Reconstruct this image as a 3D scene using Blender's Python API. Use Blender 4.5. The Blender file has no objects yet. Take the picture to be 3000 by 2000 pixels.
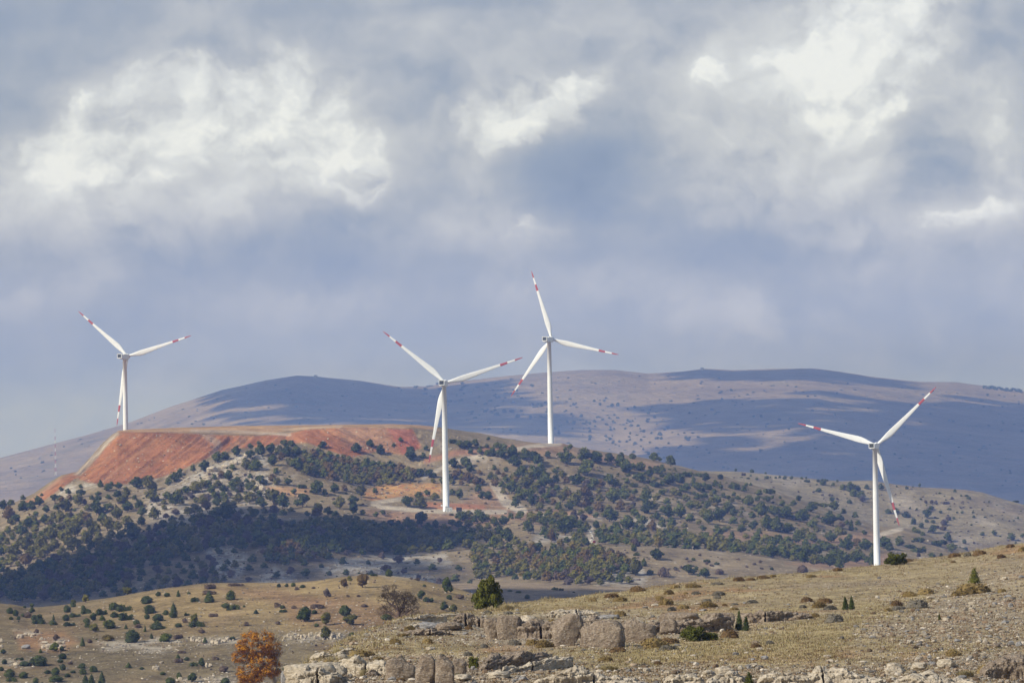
import bpy, bmesh, math, random
import numpy as np
from mathutils import Vector, Matrix, Euler

R = math.radians
scene = bpy.context.scene
COL = scene.collection

# ------------------------------------------------------------------ camera
FOC = 12500.0                      # focal length in pixels of the 3000 px wide photograph
PITCH, ROLL = math.atan(350 / FOC), R(-1.0)
cam_data = bpy.data.cameras.new('camera')
cam_data.lens = 36.0 * FOC / 3000.0
cam_data.sensor_width = 36.0
cam_data.clip_start = 0.5
cam_data.clip_end = 60000.0
cam = bpy.data.objects.new('camera', cam_data)
COL.objects.link(cam)
CAMROT = (Matrix.Rotation(math.pi / 2 + PITCH, 3, 'X') @ Matrix.Rotation(ROLL, 3, 'Z'))
cam.matrix_world = CAMROT.to_4x4()
scene.camera = cam
CR = np.array(CAMROT)

# ------------------------------------------------------------------ colour management, render
scene.view_settings.view_transform = 'Standard'
scene.view_settings.look = 'None'
scene.view_settings.gamma = 1.0
scene.view_settings.exposure = 0.0
scene.view_settings.use_curve_mapping = False
scene.render.engine = 'CYCLES'
scene.cycles.use_denoising = True
scene.cycles.max_bounces = 4
scene.cycles.diffuse_bounces = 2
scene.cycles.glossy_bounces = 1
scene.cycles.transmission_bounces = 2
scene.cycles.volume_bounces = 0
scene.cycles.transparent_max_bounces = 4

# ------------------------------------------------------------------ sun
SUN_AZ, SUN_EL = R(62), R(36)      # azimuth measured from straight behind the camera towards its left
SUNV = np.array([-math.sin(SUN_AZ) * math.cos(SUN_EL), -math.cos(SUN_AZ) * math.cos(SUN_EL), math.sin(SUN_EL)])
sl = bpy.data.lights.new('sun', 'SUN')
sl.energy = 4.5
sl.angle = R(0.5)
sl.color = (1.0, 0.945, 0.865)
sun = bpy.data.objects.new('sun', sl)
COL.objects.link(sun)
sun.rotation_euler = Vector(SUNV.tolist()).to_track_quat('Z', 'Y').to_euler()


def pix_dir(px, py):
    """unit-free world direction of a pixel of the photograph"""
    px = np.asarray(px, float); py = np.asarray(py, float)
    v = np.stack([(px - 1500) / FOC, (1000 - py) / FOC, -np.ones_like(px)], -1)
    return v @ CR.T


def pix_azte(px, py):
    d = pix_dir(px, py)
    h = np.hypot(d[..., 0], d[..., 1])
    return np.arctan2(d[..., 0], d[..., 1]), d[..., 2] / h


def to_pix(P):
    c = P @ CR
    w = -c[..., 2]
    w = np.where(w > 0.01, w, 0.01)
    return 1500 + FOC * c[..., 0] / w, 1000 - FOC * c[..., 1] / w


# ------------------------------------------------------------------ node helper
class NT:
    def __init__(self, tree):
        self.t = tree; self.n = tree.nodes; self.l = tree.links

    def node(self, kind, **kw):
        nd = self.n.new(kind)
        for k, v in kw.items():
            setattr(nd, k, v)
        return nd

    def put(self, sock, v):
        if isinstance(v, bpy.types.NodeSocket):
            self.l.new(v, sock)
        elif isinstance(v, (tuple, list)) and len(v) == 3 and sock.type == 'RGBA':
            sock.default_value = (*v, 1.0)
        else:
            sock.default_value = v

    def math(self, op, a, b=None, c=None, clamp=False):
        nd = self.node('ShaderNodeMath', operation=op, use_clamp=clamp)
        self.put(nd.inputs[0], a)
        if b is not None: self.put(nd.inputs[1], b)
        if c is not None: self.put(nd.inputs[2], c)
        return nd.outputs[0]

    def vec(self, op, a, b=None):
        nd = self.node('ShaderNodeVectorMath', operation=op)
        self.put(nd.inputs[0], a)
        if b is not None: self.put(nd.inputs[1], b)
        return nd.outputs[0]

    def mix(self, f, a, b, mode='MIX'):
        nd = self.node('ShaderNodeMix', data_type='RGBA', blend_type=mode)
        self.put(nd.inputs[0], f); self.put(nd.inputs[6], a); self.put(nd.inputs[7], b)
        return nd.outputs[2]

    def noise(self, v, scale, detail=4, rough=0.55, dist=0.0, dim='3D', out=0):
        nd = self.node('ShaderNodeTexNoise', noise_dimensions=dim)
        if v is not None: self.put(nd.inputs['Vector'], v)
        nd.inputs['Scale'].default_value = scale
        nd.inputs['Detail'].default_value = detail
        nd.inputs['Roughness'].default_value = rough
        nd.inputs['Distortion'].default_value = dist
        return nd.outputs[out]

    def ss(self, v, lo, hi, a=0.0, b=1.0):
        nd = self.node('ShaderNodeMapRange', interpolation_type='SMOOTHSTEP')
        self.put(nd.inputs[0], v); self.put(nd.inputs[1], lo); self.put(nd.inputs[2], hi)
        self.put(nd.inputs[3], a); self.put(nd.inputs[4], b)
        return nd.outputs[0]

    def ramp(self, v, stops):
        nd = self.node('ShaderNodeValToRGB')
        e = nd.color_ramp.elements
        while len(e) < len(stops): e.new(0.5)
        for x, (p, c) in zip(e, stops):
            x.position = p; x.color = (*c, 1.0)
        self.put(nd.inputs[0], v)
        return nd.outputs[0]


# ------------------------------------------------------------------ sky (world)
world = bpy.data.worlds.new('World')
scene.world = world
world.use_nodes = True
world.node_tree.nodes.clear()
W = NT(world.node_tree)
SKY_STRENGTH = 0.1
tc = W.node('ShaderNodeTexCoord')
sep = W.node('ShaderNodeSeparateXYZ'); W.l.new(tc.outputs['Generated'], sep.inputs[0])
sx, sy, sz = sep.outputs
az_n = W.math('MULTIPLY', W.math('ARCTAN2', sx, sy), 12.5)
hh = W.math('SQRT', W.math('ADD', W.math('MULTIPLY', sx, sx), W.math('MULTIPLY', sy, sy)))
el_n = W.math('MULTIPLY', W.math('ARCTAN2', sz, hh), 12.5)
cx = W.node('ShaderNodeCombineXYZ'); W.l.new(az_n, cx.inputs[0]); W.l.new(el_n, cx.inputs[1])
P0 = cx.outputs[0]
w1 = W.vec('SUBTRACT', W.noise(P0, 2.0, 5, 0.5, out=1), (0.5, 0.5, 0.5))
w2 = W.vec('SUBTRACT', W.noise(P0, 9.5, 7, 0.64, out=1), (0.5, 0.5, 0.5))
P1 = W.vec('ADD', W.vec('ADD', P0, W.vec('MULTIPLY', w1, (0.30, 0.24, 0))), W.vec('MULTIPLY', w2, (0.14, 0.14, 0)))
# the same field looked up a little towards the sun gives the light and dark sides of the billows
P2 = W.vec('ADD', P1, (-0.030, 0.045, 0.0))


def blobs(lst, P):
    acc = None
    for (x, y, rx, ry, rot, w) in lst:
        a, te = pix_azte(x, y)
        mp = W.node('ShaderNodeMapping', vector_type='TEXTURE')
        W.l.new(P, mp.inputs['Vector'])
        mp.inputs['Location'].default_value = (float(a) * 12.5, math.atan(float(te)) * 12.5, 0)
        mp.inputs['Rotation'].default_value = (0, 0, R(rot))
        mp.inputs['Scale'].default_value = (rx * 1.5 / 1000, ry * 1.5 / 1000, 1)
        g = W.node('ShaderNodeTexGradient', gradient_type='SPHERICAL')
        W.l.new(mp.outputs[0], g.inputs[0])
        acc = W.math('MULTIPLY', g.outputs['Fac'], w) if acc is None else W.math('MULTIPLY_ADD', g.outputs['Fac'], w, acc)
    return acc


BRIGHT = [  # x, y, rx, ry, rotation, weight  (centres are directions taken from the photograph)
    (400, 290, 190, 110, 20, 0.95), (680, 235, 300, 70, 0, 0.75), (900, 220, 160, 110, 0, 0.55), (560, 420, 420, 160, 0, 0.75),
    (930, 420, 190, 120, -25, 0.6), (1050, 510, 110, 110, 0, 0.55), (230, 500, 260, 160, 0, 0.5), (60, 500, 130, 150, 0, 0.35),
    (500, 590, 480, 110, 0, 0.25), (830, 135, 100, 35, -15, 0.45), (960, 190, 60, 80, 0, 0.35),
    (1450, 345, 110, 70, 10, 0.8), (1530, 330, 200, 90, 15, 0.55), (450, 300, 200, 120, 0, 0.35), (1580, 290, 170, 60, 25, 0.75), (1750, 205, 130, 50, 25, 0.65), (1560, 400, 110, 50, 25, 0.55), (1710, 385, 70, 40, 0, 0.5),
    (2090, 195, 80, 55, -10, 0.6), (2125, 160, 35, 60, 0, 0.6),
    (2470, 110, 240, 190, 20, 0.95), (2560, 260, 200, 180, 0, 0.6), (2620, 40, 250, 120, 0, 0.5), (2250, 330, 260, 230, 0, 0.42),
    (2790, 130, 180, 190, 0, 0.4), (2380, 440, 300, 150, 20, 0.35), (2150, 480, 180, 90, 0, 0.25),
    (2740, 655, 150, 65, 0, 0.45), (2640, 700, 150, 80, 0, 0.3), (2880, 630, 110, 35, 15, 0.45), (2930, 420, 110, 160, 0, 0.5), (2960, 520, 110, 90, 0, 0.4),
    (1470, 650, 190, 110, 0, 0.5), (1300, 640, 150, 90, 0, 0.25), (1700, 670, 300, 55, 0, 0.35), (1370, 500, 130, 90, 0, 0.3),
]
SKIRT = [
    (480, 430, 560, 360, 0, 0.95), (820, 420, 400, 320, -10, 0.5), (2480, 300, 460, 400, 15, 0.95), (1600, 320, 360, 190, 15, 0.45), (1450, 640, 340, 200, 0, 0.35), (2800, 620, 360, 200, 0, 0.4),
    (2300, 500, 420, 300, 0, 0.65), (1200, 200, 420, 260, 0, 0.35), (2620, 180, 380, 300, 0, 0.5), (350, 640, 520, 200, 0, 0.35), (2940, 430, 200, 320, 0, 0.5), (1900, 120, 400, 200, 0, 0.3), (2050, 330, 260, 260, 0, 0.3),
]
MILKY = [
    (90, 860, 150, 70, 0, 0.5), (850, 880, 260, 70, 0, 0.45), (1980, 870, 240, 75, -8, 0.6), (2300, 930, 160, 60, -15, 0.6), (1640, 850, 240, 60, 0, 0.35),
    (1300, 70, 420, 60, 0, 0.45), (1850, 60, 280, 90, 0, 0.5), (150, 270, 120, 40, -10, 0.3), (600, 30, 200, 60, 0, 0.25), (1150, 250, 160, 120, 0, 0.25),
    (300, 640, 420, 90, 0, 0.35), (1100, 900, 200, 60, 0, 0.2), (1500, 200, 200, 80, 0, 0.3), (2250, 100, 200, 100, 0, 0.15), (2100, 620, 220, 60, 0, 0.3),
]
DARK = [
    (480, 130, 420, 80, 0, 0.6), (740, 185, 200, 32, 0, 0.75), (100, 300, 180, 150, 0, 0.5), (300, 760, 520, 90, 0, 0.5), (800, 730, 360, 120, 0, 0.75),
    (1760, 460, 240, 170, 0, 1.0), (1640, 520, 150, 90, 0, 0.6), (1950, 640, 420, 90, 0, 0.5), (2420, 560, 420, 110, 5, 0.75), (2740, 380, 110, 170, 10, 1.15),
    (2790, 540, 130, 90, -20, 0.7), (2870, 250, 60, 200, 0, 0.35), (2180, 760, 420, 60, 0, 0.4), (30, 20, 160, 60, 0, 0.4), (1390, 385, 90, 60, 0, 0.6),
    (1290, 300, 80, 90, 0, 0.4), (2450, 740, 180, 45, 0, 0.5), (1030, 640, 130, 90, 0, 0.5), (1280, 15, 500, 25, 0, 0.4), (2080, 40, 90, 60, 20, 0.5),
    (850, 470, 110, 50, 20, 0.3), (80, 1000, 300, 120, 0, 0.2), (560, 1000, 300, 120, 0, 0.2), (2800, 900, 300, 150, 0, 0.15), (2880, 60, 40, 200, 0, 0.4),
]
fb = W.noise(W.vec('MULTIPLY', P1, (1.0, 1.2, 1.0)), 3.4, 8, 0.52)
fb2 = W.noise(W.vec('MULTIPLY', P2, (1.0, 1.2, 1.0)), 3.4, 8, 0.52)
bsoft = blobs(BRIGHT + SKIRT, W.vec('ADD', P0, W.vec('MULTIPLY', w1, (0.25, 0.18, 0))))
bs1 = blobs([b for b in BRIGHT if b[5] >= 0.45], P1)
mk = blobs(MILKY, P0)
dk = blobs(DARK, W.vec('ADD', P0, W.vec('MULTIPLY', w1, (0.22, 0.16, 0))))
fbc = W.math('SUBTRACT', fb, 0.5)
fine = W.math('SUBTRACT', W.noise(P1, 12.0, 7, 0.68), 0.5)
dens = W.math('ADD', W.math('ADD', bs1, W.math('MULTIPLY', fbc, 1.2)), W.math('MULTIPLY', fine, 0.75))
cum = W.ss(dens, 0.34, 0.66)
skirt = W.ss(W.math('ADD', bsoft, W.math('MULTIPLY', fbc, 0.7)), -0.1, 1.9)
vor = W.node('ShaderNodeTexVoronoi', feature='SMOOTH_F1'); W.l.new(W.vec('MULTIPLY', P1, (1.0, 1.35, 1.0)), vor.inputs['Vector'])
vor.inputs['Scale'].default_value = 7.5; vor.inputs['Smoothness'].default_value = 0.6
billow = W.math('SUBTRACT', 0.42, vor.outputs['Distance'])
relief = W.math('MULTIPLY', W.math('SUBTRACT', fb, fb2), 2.0)
soft = W.noise(W.vec('MULTIPLY', P0, (1.0, 1.8, 1.0)), 1.6, 4, 0.5)
L = W.math('ADD', 0.40, W.math('MULTIPLY', cum, 0.21))
L = W.math('ADD', L, W.math('MULTIPLY', skirt, 0.50))
L = W.math('ADD', L, W.math('MULTIPLY', W.math('MULTIPLY', mk, W.ss(fb, 0.33, 0.62, 0.35, 1.35)), 0.30))
L = W.math('SUBTRACT', L, W.math('MULTIPLY', dk, 0.25))
L = W.math('ADD', L, W.math('MULTIPLY', W.math('SUBTRACT', soft, 0.5), 0.42))
L = W.math('ADD', L, W.math('MULTIPLY', fbc, W.math('ADD', 0.30, W.math('MULTIPLY', skirt, 0.75))))
L = W.math('ADD', L, W.math('MULTIPLY', billow, W.math('ADD', 0.03, W.math('MULTIPLY', cum, 0.38))))
L = W.math('ADD', L, W.math('MULTIPLY', relief, W.math('ADD', 0.10, W.math('ADD', W.math('MULTIPLY', cum, 0.8), W.math('MULTIPLY', skirt, 0.35)))))
# general broken cloud for the rest of the sky
gen = W.noise(tc.outputs['Generated'], 3.2, 7, 0.58, 0.6)
Lgen = W.ss(gen, 0.38, 0.66, 0.0, 0.46)
far = W.math('MAXIMUM', W.ss(el_n, 1.7, 3.2), W.ss(W.math('ABSOLUTE', az_n), 1.9, 3.4))
Lm = W.math('ADD', W.math('MULTIPLY', L, W.math('SUBTRACT', 1.0, far)), W.math('MULTIPLY', Lgen, far))
cloud_col = W.ramp(W.math('MULTIPLY', Lm, 0.74), [(0.0, (0.215, 0.28, 0.42)), (0.154, (0.275, 0.34, 0.475)), (0.294, (0.365, 0.415, 0.515)), (0.43, (0.475, 0.51, 0.585)), (0.60, (0.595, 0.625, 0.68)), (0.80, (0.725, 0.76, 0.81)), (1.0, (0.87, 0.90, 0.93))])
lowm = W.ss(el_n, 0.15, 1.0, 1.0, 0.0)
cloud_col = W.vec('MULTIPLY', cloud_col, W.mix(lowm, (1.0, 1.0, 1.0), (0.93, 0.95, 1.28)))
nish = W.node('ShaderNodeTexSky', sky_type='NISHITA', sun_disc=False)
nish.sun_elevation = SUN_EL
nish.sun_rotation = math.atan2(SUNV[0], SUNV[1])
nish.air_density = 1.0; nish.dust_density = 0.6; nish.ozone_density = 1.2
cover = W.math('ADD', W.math('MULTIPLY', W.ss(gen, 0.47, 0.62), far), W.math('MULTIPLY', 0.97, W.math('SUBTRACT', 1.0, far)), clamp=True)
scaled = W.vec('MULTIPLY', cloud_col, (1 / SKY_STRENGTH,) * 3)
final = W.mix(cover, nish.outputs[0], scaled)
bg = W.node('ShaderNodeBackground'); W.l.new(final, bg.inputs[0]); bg.inputs[1].default_value = SKY_STRENGTH
wo = W.node('ShaderNodeOutputWorld'); W.l.new(bg.outputs[0], wo.inputs[0])
world.cycles.sampling_method = 'MANUAL'
world.cycles.sample_map_resolution = 256

# ------------------------------------------------------------------ numpy noise
def _hash(ix, iy, seed):
    h = (ix.astype(np.int64) * 374761393 + iy.astype(np.int64) * 668265263 + seed * 1442695041) & 0xffffffff
    h = ((h ^ (h >> 13)) * 1274126177) & 0xffffffff
    return ((h ^ (h >> 16)) & 0xffff).astype(np.float32) / 65535.0


def vnoise(x, y, seed=0):
    ix = np.floor(x); iy = np.floor(y)
    fx = x - ix; fy = y - iy
    fx = fx * fx * (3 - 2 * fx); fy = fy * fy * (3 - 2 * fy)
    ix = ix.astype(np.int64); iy = iy.astype(np.int64)
    a = _hash(ix, iy, seed); b = _hash(ix + 1, iy, seed); c = _hash(ix, iy + 1, seed); d = _hash(ix + 1, iy + 1, seed)
    return (a + (b - a) * fx) * (1 - fy) + (c + (d - c) * fx) * fy


def fbm(x, y, octv=4, seed=0, rough=0.5):
    s = 0.0; amp = 1.0; tot = 0.0
    for k in range(octv):
        s = s + amp * vnoise(x, y, seed + k * 17)
        tot += amp; amp *= rough
        x, y = (x * 1.6 - y * 1.2) + 3.1, (x * 1.2 + y * 1.6) + 7.7
    return s / tot * 2 - 1


def sstep(v, lo, hi):
    t = np.clip((v - lo) / (hi - lo), 0, 1)
    return t * t * (3 - 2 * t)


# ------------------------------------------------------------------ the land, as curves running across the view, near to far
# each: (points in pixels of the photograph, distance in metres: number or (pixel, metres) points)
FMC = [(-3000, 1400), (-1500, 1420), (0, 1340), (100, 1315), (250, 1275), (385, 1235), (500, 1190), (650, 1141), (780, 1113), (870, 1100), (930, 1102), (1050, 1114),
       (1170, 1131), (1250, 1131), (1350, 1117), (1500, 1098), (1600, 1089), (1700, 1083), (1800, 1082), (1900, 1092), (2000, 1086), (2060, 1079), (2150, 1084), (2250, 1080), (2380, 1078),
       (2450, 1086), (2550, 1101), (2700, 1118), (2800, 1120), (2900, 1132), (3000, 1146), (4500, 1230), (6000, 1300)]
SKYL = [(-1500, 1515), (0, 1490), (60, 1468), (100, 1450), (140, 1420), (180, 1393), (225, 1385), (250, 1357), (300, 1300), (345, 1262), (370, 1259), (500, 1253), (700, 1247), (1000, 1244),
        (1150, 1242), (1230, 1245), (1300, 1252), (1400, 1266), (1480, 1282), (1550, 1294), (1600, 1296), (1650, 1296), (1685, 1309), (1750, 1320), (1830, 1332), (1900, 1345), (2000, 1366),
        (2100, 1391), (2200, 1419), (2300, 1449), (2400, 1482), (2500, 1517), (2570, 1541), (2640, 1545), (2690, 1552), (2750, 1580), (2820, 1606), (2900, 1640), (3000, 1670), (4500, 1720)]
CREST = [(-1500, 2280), (0, 2150), (500, 2075), (740, 2035), (820, 2008), (850, 1975), (880, 1948), (940, 1915), (1000, 1880), (1060, 1858), (1100, 1840), (1160, 1819), (1230, 1808), (1330, 1796), (1440, 1782),
         (1500, 1766), (1560, 1757), (1700, 1744), (1850, 1728), (2000, 1709), (2100, 1695), (2200, 1687), (2300, 1679), (2400, 1669), (2565, 1657), (2650, 1646), (2760, 1633), (2850, 1621),
         (2930, 1604), (3000, 1594), (3300, 1550), (4500, 1480)]
MLC = [(-1500, 1770), (0, 1766), (40, 1768), (80, 1777), (200, 1767), (300, 1751), (400, 1734), (500, 1717), (600, 1707), (750, 1704), (850, 1703), (920, 1697), (1000, 1687), (1060, 1681), (1120, 1682),
       (1200, 1691), (1260, 1704), (1320, 1719), (1400, 1743), (1480, 1766), (1560, 1792), (2000, 1850), (3000, 1880), (4500, 1900)]
CURVES = [
    ('z', -1.8, 0.6, 0),
    ('z', -2.6, 30, 2),
    ([(-1500, 2500), (3000, 2260), (4500, 2200)], 110, 4),
    ([(-1500, 2400), (0, 2260), (700, 2110), (850, 2040), (1000, 2030), (3000, 2030), (4500, 2010)], 200, 8),
    ([(-1500, 2330), (0, 2200), (700, 2070), (850, 2000), (950, 1965), (1200, 1925), (1600, 1905), (2200, 1880), (2600, 1850), (3000, 1830), (4500, 1750)],
     [(-1500, 215), (850, 222), (1200, 245), (3000, 262)], 95),
    (CREST, [(-1500, 230), (850, 240), (1160, 290), (1560, 345), (2100, 385), (2565, 405), (3000, 430)], 75),
    ([(x, y + 7) for x, y in CREST], [(-1500, 242), (850, 252), (1160, 304), (1560, 360), (2100, 401), (2565, 422), (3000, 448)], 6),
    ([(x, y + 60) for x, y in CREST], [(-1500, 300), (850, 330), (1160, 400), (1560, 430), (3000, 520)], 10),
    ([(-1500, 2220), (0, 2170), (600, 2095), (790, 2056), (900, 2035), (1200, 1990), (3000, 1900), (4500, 1900)], 580, 12),
    ([(-1500, 2080), (0, 2070), (850, 2045), (1200, 1990), (1600, 1940), (3000, 1930), (4500, 1900)], 880, 14),
    ([(-1500, 1900), (0, 1900), (450, 1885), (850, 1868), (1000, 1860), (1200, 1850), (1600, 1890), (3000, 1900), (4500, 1900)], 990, 62),
    (MLC, [(-1500, 1130), (0, 1130), (1100, 1110), (3000, 1110)], 60),
    ([(x, y + 30) for x, y in MLC], 1210, 6),
    ([(-1500, 1850), (0, 1850), (1000, 1800), (1300, 1782), (1800, 1796), (3000, 1820)], 1450, 6),
    ([(-1500, 1800), (0, 1800), (900, 1760), (1150, 1730), (1240, 1720), (1330, 1709), (1450, 1704), (1600, 1707), (1750, 1715), (1900, 1722), (2100, 1735), (3000, 1760), (4500, 1770)], 1640, 26),
    ([(-1500, 1830), (0, 1830), (900, 1790), (1240, 1742), (1450, 1726), (1700, 1733), (2100, 1748), (3000, 1770)], 1720, 6),
    ([(-1500, 1820), (0, 1800), (1000, 1745), (1300, 1738), (1500, 1722), (1750, 1726), (2000, 1735), (3000, 1760)], 1980, 6),
    ([(-1500, 1800), (0, 1785), (500, 1740), (1000, 1712), (1300, 1706), (1500, 1690), (1650, 1652), (1740, 1602), (1850, 1599), (1950, 1604), (2050, 1613), (2150, 1622), (2250, 1634),
      (2350, 1647), (2450, 1662), (2600, 1695), (3000, 1740), (4500, 1760)], 2180, 44),
    ([(-1500, 1790), (0, 1768), (500, 1724), (1000, 1700), (1300, 1690), (1500, 1672), (1650, 1642), (1740, 1607), (1850, 1607), (2050, 1622), (2250, 1643), (2450, 1671), (2600, 1692), (3000, 1735)], 2230, 8),
    ([(-1500, 1700), (0, 1655), (200, 1615), (500, 1560), (800, 1532), (1000, 1524), (1180, 1516), (1300, 1516), (1480, 1520), (1560, 1560), (1740, 1568), (2000, 1575), (2200, 1595), (2400, 1622),
      (2600, 1650), (2800, 1690), (3000, 1720), (4500, 1740)], [(-1500, 2480), (900, 2480), (1150, 2585), (1480, 2585), (1560, 2480), (3000, 2480)], 60),
    ([(-1500, 1650), (0, 1592), (200, 1542), (500, 1490), (800, 1480), (1000, 1490), (1100, 1491), (1180, 1495), (1300, 1499), (1480, 1499), (1560, 1506), (1700, 1512), (1850, 1532), (2000, 1543),
      (2200, 1570), (2400, 1600), (2600, 1626), (2800, 1655), (3000, 1685), (4500, 1720)], 2612, 24),
    ([(-1500, 1645), (0, 1575), (200, 1525), (500, 1472), (800, 1468), (1000, 1480), (1080, 1488), (1180, 1492), (1300, 1496.5), (1470, 1497), (1560, 1494), (1700, 1498), (1850, 1515), (2000, 1528),
      (2200, 1556), (2400, 1588), (2600, 1614), (2800, 1646), (3000, 1680)], 2650, 10),
    ([(-1500, 1620), (0, 1560), (200, 1505), (500, 1450), (800, 1440), (1000, 1455), (1060, 1462), (1120, 1470), (1180, 1470), (1250, 1478), (1300, 1478), (1400, 1483), (1470, 1484), (1560, 1482), (1700, 1486),
      (1850, 1500), (2000, 1515), (2200, 1545), (2400, 1578), (2600, 1600), (2800, 1636), (3000, 1676)], 2672, 12),
    ([(-1500, 1560), (0, 1530), (100, 1480), (200, 1442), (300, 1415), (480, 1392), (600, 1342), (700, 1316), (850, 1320), (1000, 1352), (1100, 1385), (1300, 1390), (1500, 1385), (1700, 1410),
      (1900, 1440), (2100, 1480), (2300, 1520), (2500, 1565), (2600, 1585), (2700, 1612), (3000, 1668), (4500, 1715)], 2790, 60),
    ([(-1500, 1535), (0, 1500), (60, 1474), (100, 1456), (140, 1425), (180, 1400), (225, 1392), (250, 1366), (300, 1310), (345, 1268), (500, 1266), (600, 1270), (760, 1275), (850, 1268), (900, 1256), (1000, 1249),
      (1200, 1250), (1300, 1266), (1400, 1290), (1500, 1303), (1600, 1313), (1680, 1326), (1760, 1340), (1900, 1368), (2100, 1416), (2300, 1472), (2500, 1534), (2570, 1550), (2640, 1556), (2700, 1572),
      (2760, 1592), (2830, 1617), (2900, 1645), (3000, 1672)], 2870, 62),
    (SKYL, 2985, 16),
    ([(-1500, 1560), (0, 1530), (100, 1500), (250, 1420), (370, 1363), (700, 1330), (1000, 1300), (1300, 1300), (1620, 1316), (1900, 1390), (2100, 1440), (2300, 1500), (2500, 1560), (2700, 1610), (3000, 1690)], 3125, 8),
    ([(-1500, 1570), (0, 1545), (370, 1420), (1000, 1400), (1600, 1400), (2000, 1440), (2200, 1480), (2400, 1560), (2600, 1620), (3000, 1690), (4500, 1720)], 3260, 6),
    ([(-1500, 1575), (0, 1550), (370, 1440), (1000, 1430), (1600, 1420), (2000, 1410), (2200, 1440), (2400, 1490), (2600, 1530), (2800, 1540), (3000, 1560), (4500, 1640)], 3440, 34),
    ([(-1500, 1560), (0, 1540), (500, 1450), (1500, 1420), (1900, 1392), (2050, 1379), (2150, 1381), (2300, 1393), (2400, 1405), (2460, 1411), (2550, 1410), (2620, 1420), (2700, 1428), (2770, 1430),
      (2830, 1434), (2880, 1441), (2950, 1463), (3000, 1476), (3300, 1540), (4500, 1600)], 3620, 36),
    ([(-1500, 1640), (0, 1620), (1500, 1500), (2050, 1450), (2550, 1480), (3000, 1540), (4500, 1640)], 3850, 6),
    ([(-1500, 1540), (0, 1510), (1500, 1480), (3000, 1500), (4500, 1520)], 8200, 10),
    ([(-1500, 1470), (0, 1415), (400, 1340), (700, 1270), (900, 1250), (1200, 1250), (1500, 1240), (1800, 1260), (2100, 1240), (2400, 1230), (2700, 1270), (3000, 1300), (4500, 1380)], 10700, 56),
    (FMC, [(-1500, 12800), (0, 12800), (900, 12600), (1250, 13400), (1700, 13000), (3000, 13300)], 62),
    ([(x, y + 90) for x, y in FMC], 14800, 6),
    ('z', -60, 19000, 4),
]
# azimuth columns: dense in view, coarse all round
AZL = 0.1265
az_in = np.linspace(-AZL, AZL, 690)
az_mid = np.linspace(AZL, 0.32, 46)[1:]
az_out = np.linspace(0.32, math.pi, 40)[1:]
AZ = np.concatenate([-az_out[::-1], -az_mid[::-1], az_in, az_mid, az_out])
NC = len(AZ)


def curve_arrays(pts, dist):
    p = np.array(pts, float)
    a, te = pix_azte(p[:, 0], p[:, 1])
    aa = np.clip(AZ, -0.30, 0.30)
    te_c = np.interp(aa, a, te)
    # behind the camera the land evens out
    if isinstance(dist, (int, float)):
        d = np.full(NC, float(dist))
    else:
        q = np.array(dist, float)
        a2, _ = pix_azte(q[:, 0], np.full(len(q), 1700.0))
        d = np.interp(aa, a2, q[:, 1])
    t = sstep(np.abs(AZ), 1.0, 3.14)
    z = te_c * d
    zz = 0.5 * (z[0] + z[-1])
    return d, z * (1 - t) + zz * t


cd, cz, ns = [], [], []
for c in CURVES:
    if c[0] == 'z':
        cd.append(np.full(NC, float(c[2]))); cz.append(np.full(NC, float(c[1]))); ns.append(c[3])
    else:
        d, z = curve_arrays(c[0], c[1]); cd.append(d); cz.append(z); ns.append(c[2])
cd = np.array(cd); cz = np.array(cz)
K = len(cd)
h = np.diff(cd, axis=0); dl = np.diff(cz, axis=0) / h
m = np.zeros_like(cz)
for k in range(1, K - 1):
    same = dl[k - 1] * dl[k] > 0
    w1_ = 2 * h[k] + h[k - 1]; w2_ = h[k] + 2 * h[k - 1]
    with np.errstate(divide='ignore', invalid='ignore'):
        mm = (w1_ + w2_) / (w1_ / dl[k - 1] + w2_ / dl[k])
    m[k] = np.where(same, mm, 0.0)
m[0] = dl[0]; m[-1] = dl[-1]
rowsD, rowsZ, rowK = [cd[0]], [cz[0]], [0]
seg_start = [0]
for k in range(K - 1):
    n = max(ns[k + 1], 1)
    for i in range(1, n + 1):
        t = i / n
        h00 = 2 * t**3 - 3 * t**2 + 1; h10 = t**3 - 2 * t**2 + t; h01 = -2 * t**3 + 3 * t**2; h11 = t**3 - t**2
        rowsD.append(cd[k] + t * h[k])
        rowsZ.append(h00 * cz[k] + h10 * h[k] * m[k] + h01 * cz[k + 1] + h11 * h[k] * m[k + 1])
        rowK.append(k + i / n)
    seg_start.append(len(rowsD) - 1)
D = np.array(rowsD); Z = np.array(rowsZ); RK = np.array(rowK)
NR = len(D)
X = D * np.sin(AZ)[None]; Y = D * np.cos(AZ)[None]
PX, PY = to_pix(np.stack([X, Y, Z], -1))
# relief: bumps and gullies, growing with distance
inner = 1 - sstep(np.abs(AZ), 0.2, 0.5)[None] * 0.3
fade0 = sstep(D, 60, 180)
rel = np.zeros_like(Z)
fg = (D < 560)
rel += np.where(fg, 1, 0) * fade0 * (fbm(X / 22, Y / 22, 3, 5) * 0.30 + fbm(X / 3.5, Y / 7, 3, 9) * 0.10)
ml = sstep(D, 600, 850) * (1 - sstep(D, 1700, 2000))
rel += ml * (fbm(X / 60, Y / 60, 3, 21) * 0.8 + fbm(X / 9, Y / 14, 3, 22) * 0.25)
mh = sstep(D, 2000, 2250) * (1 - sstep(D, 3050, 3200))
plate = 1 - sstep(PX, 330, 345) * (1 - sstep(PX, 1250, 1330)) * sstep(D, 2840, 2870)
padm = 1 - sstep(PX, 1060, 1100) * (1 - sstep(PX, 1480, 1520)) * sstep(D, 2580, 2600) * (1 - sstep(D, 2650, 2660))
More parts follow.
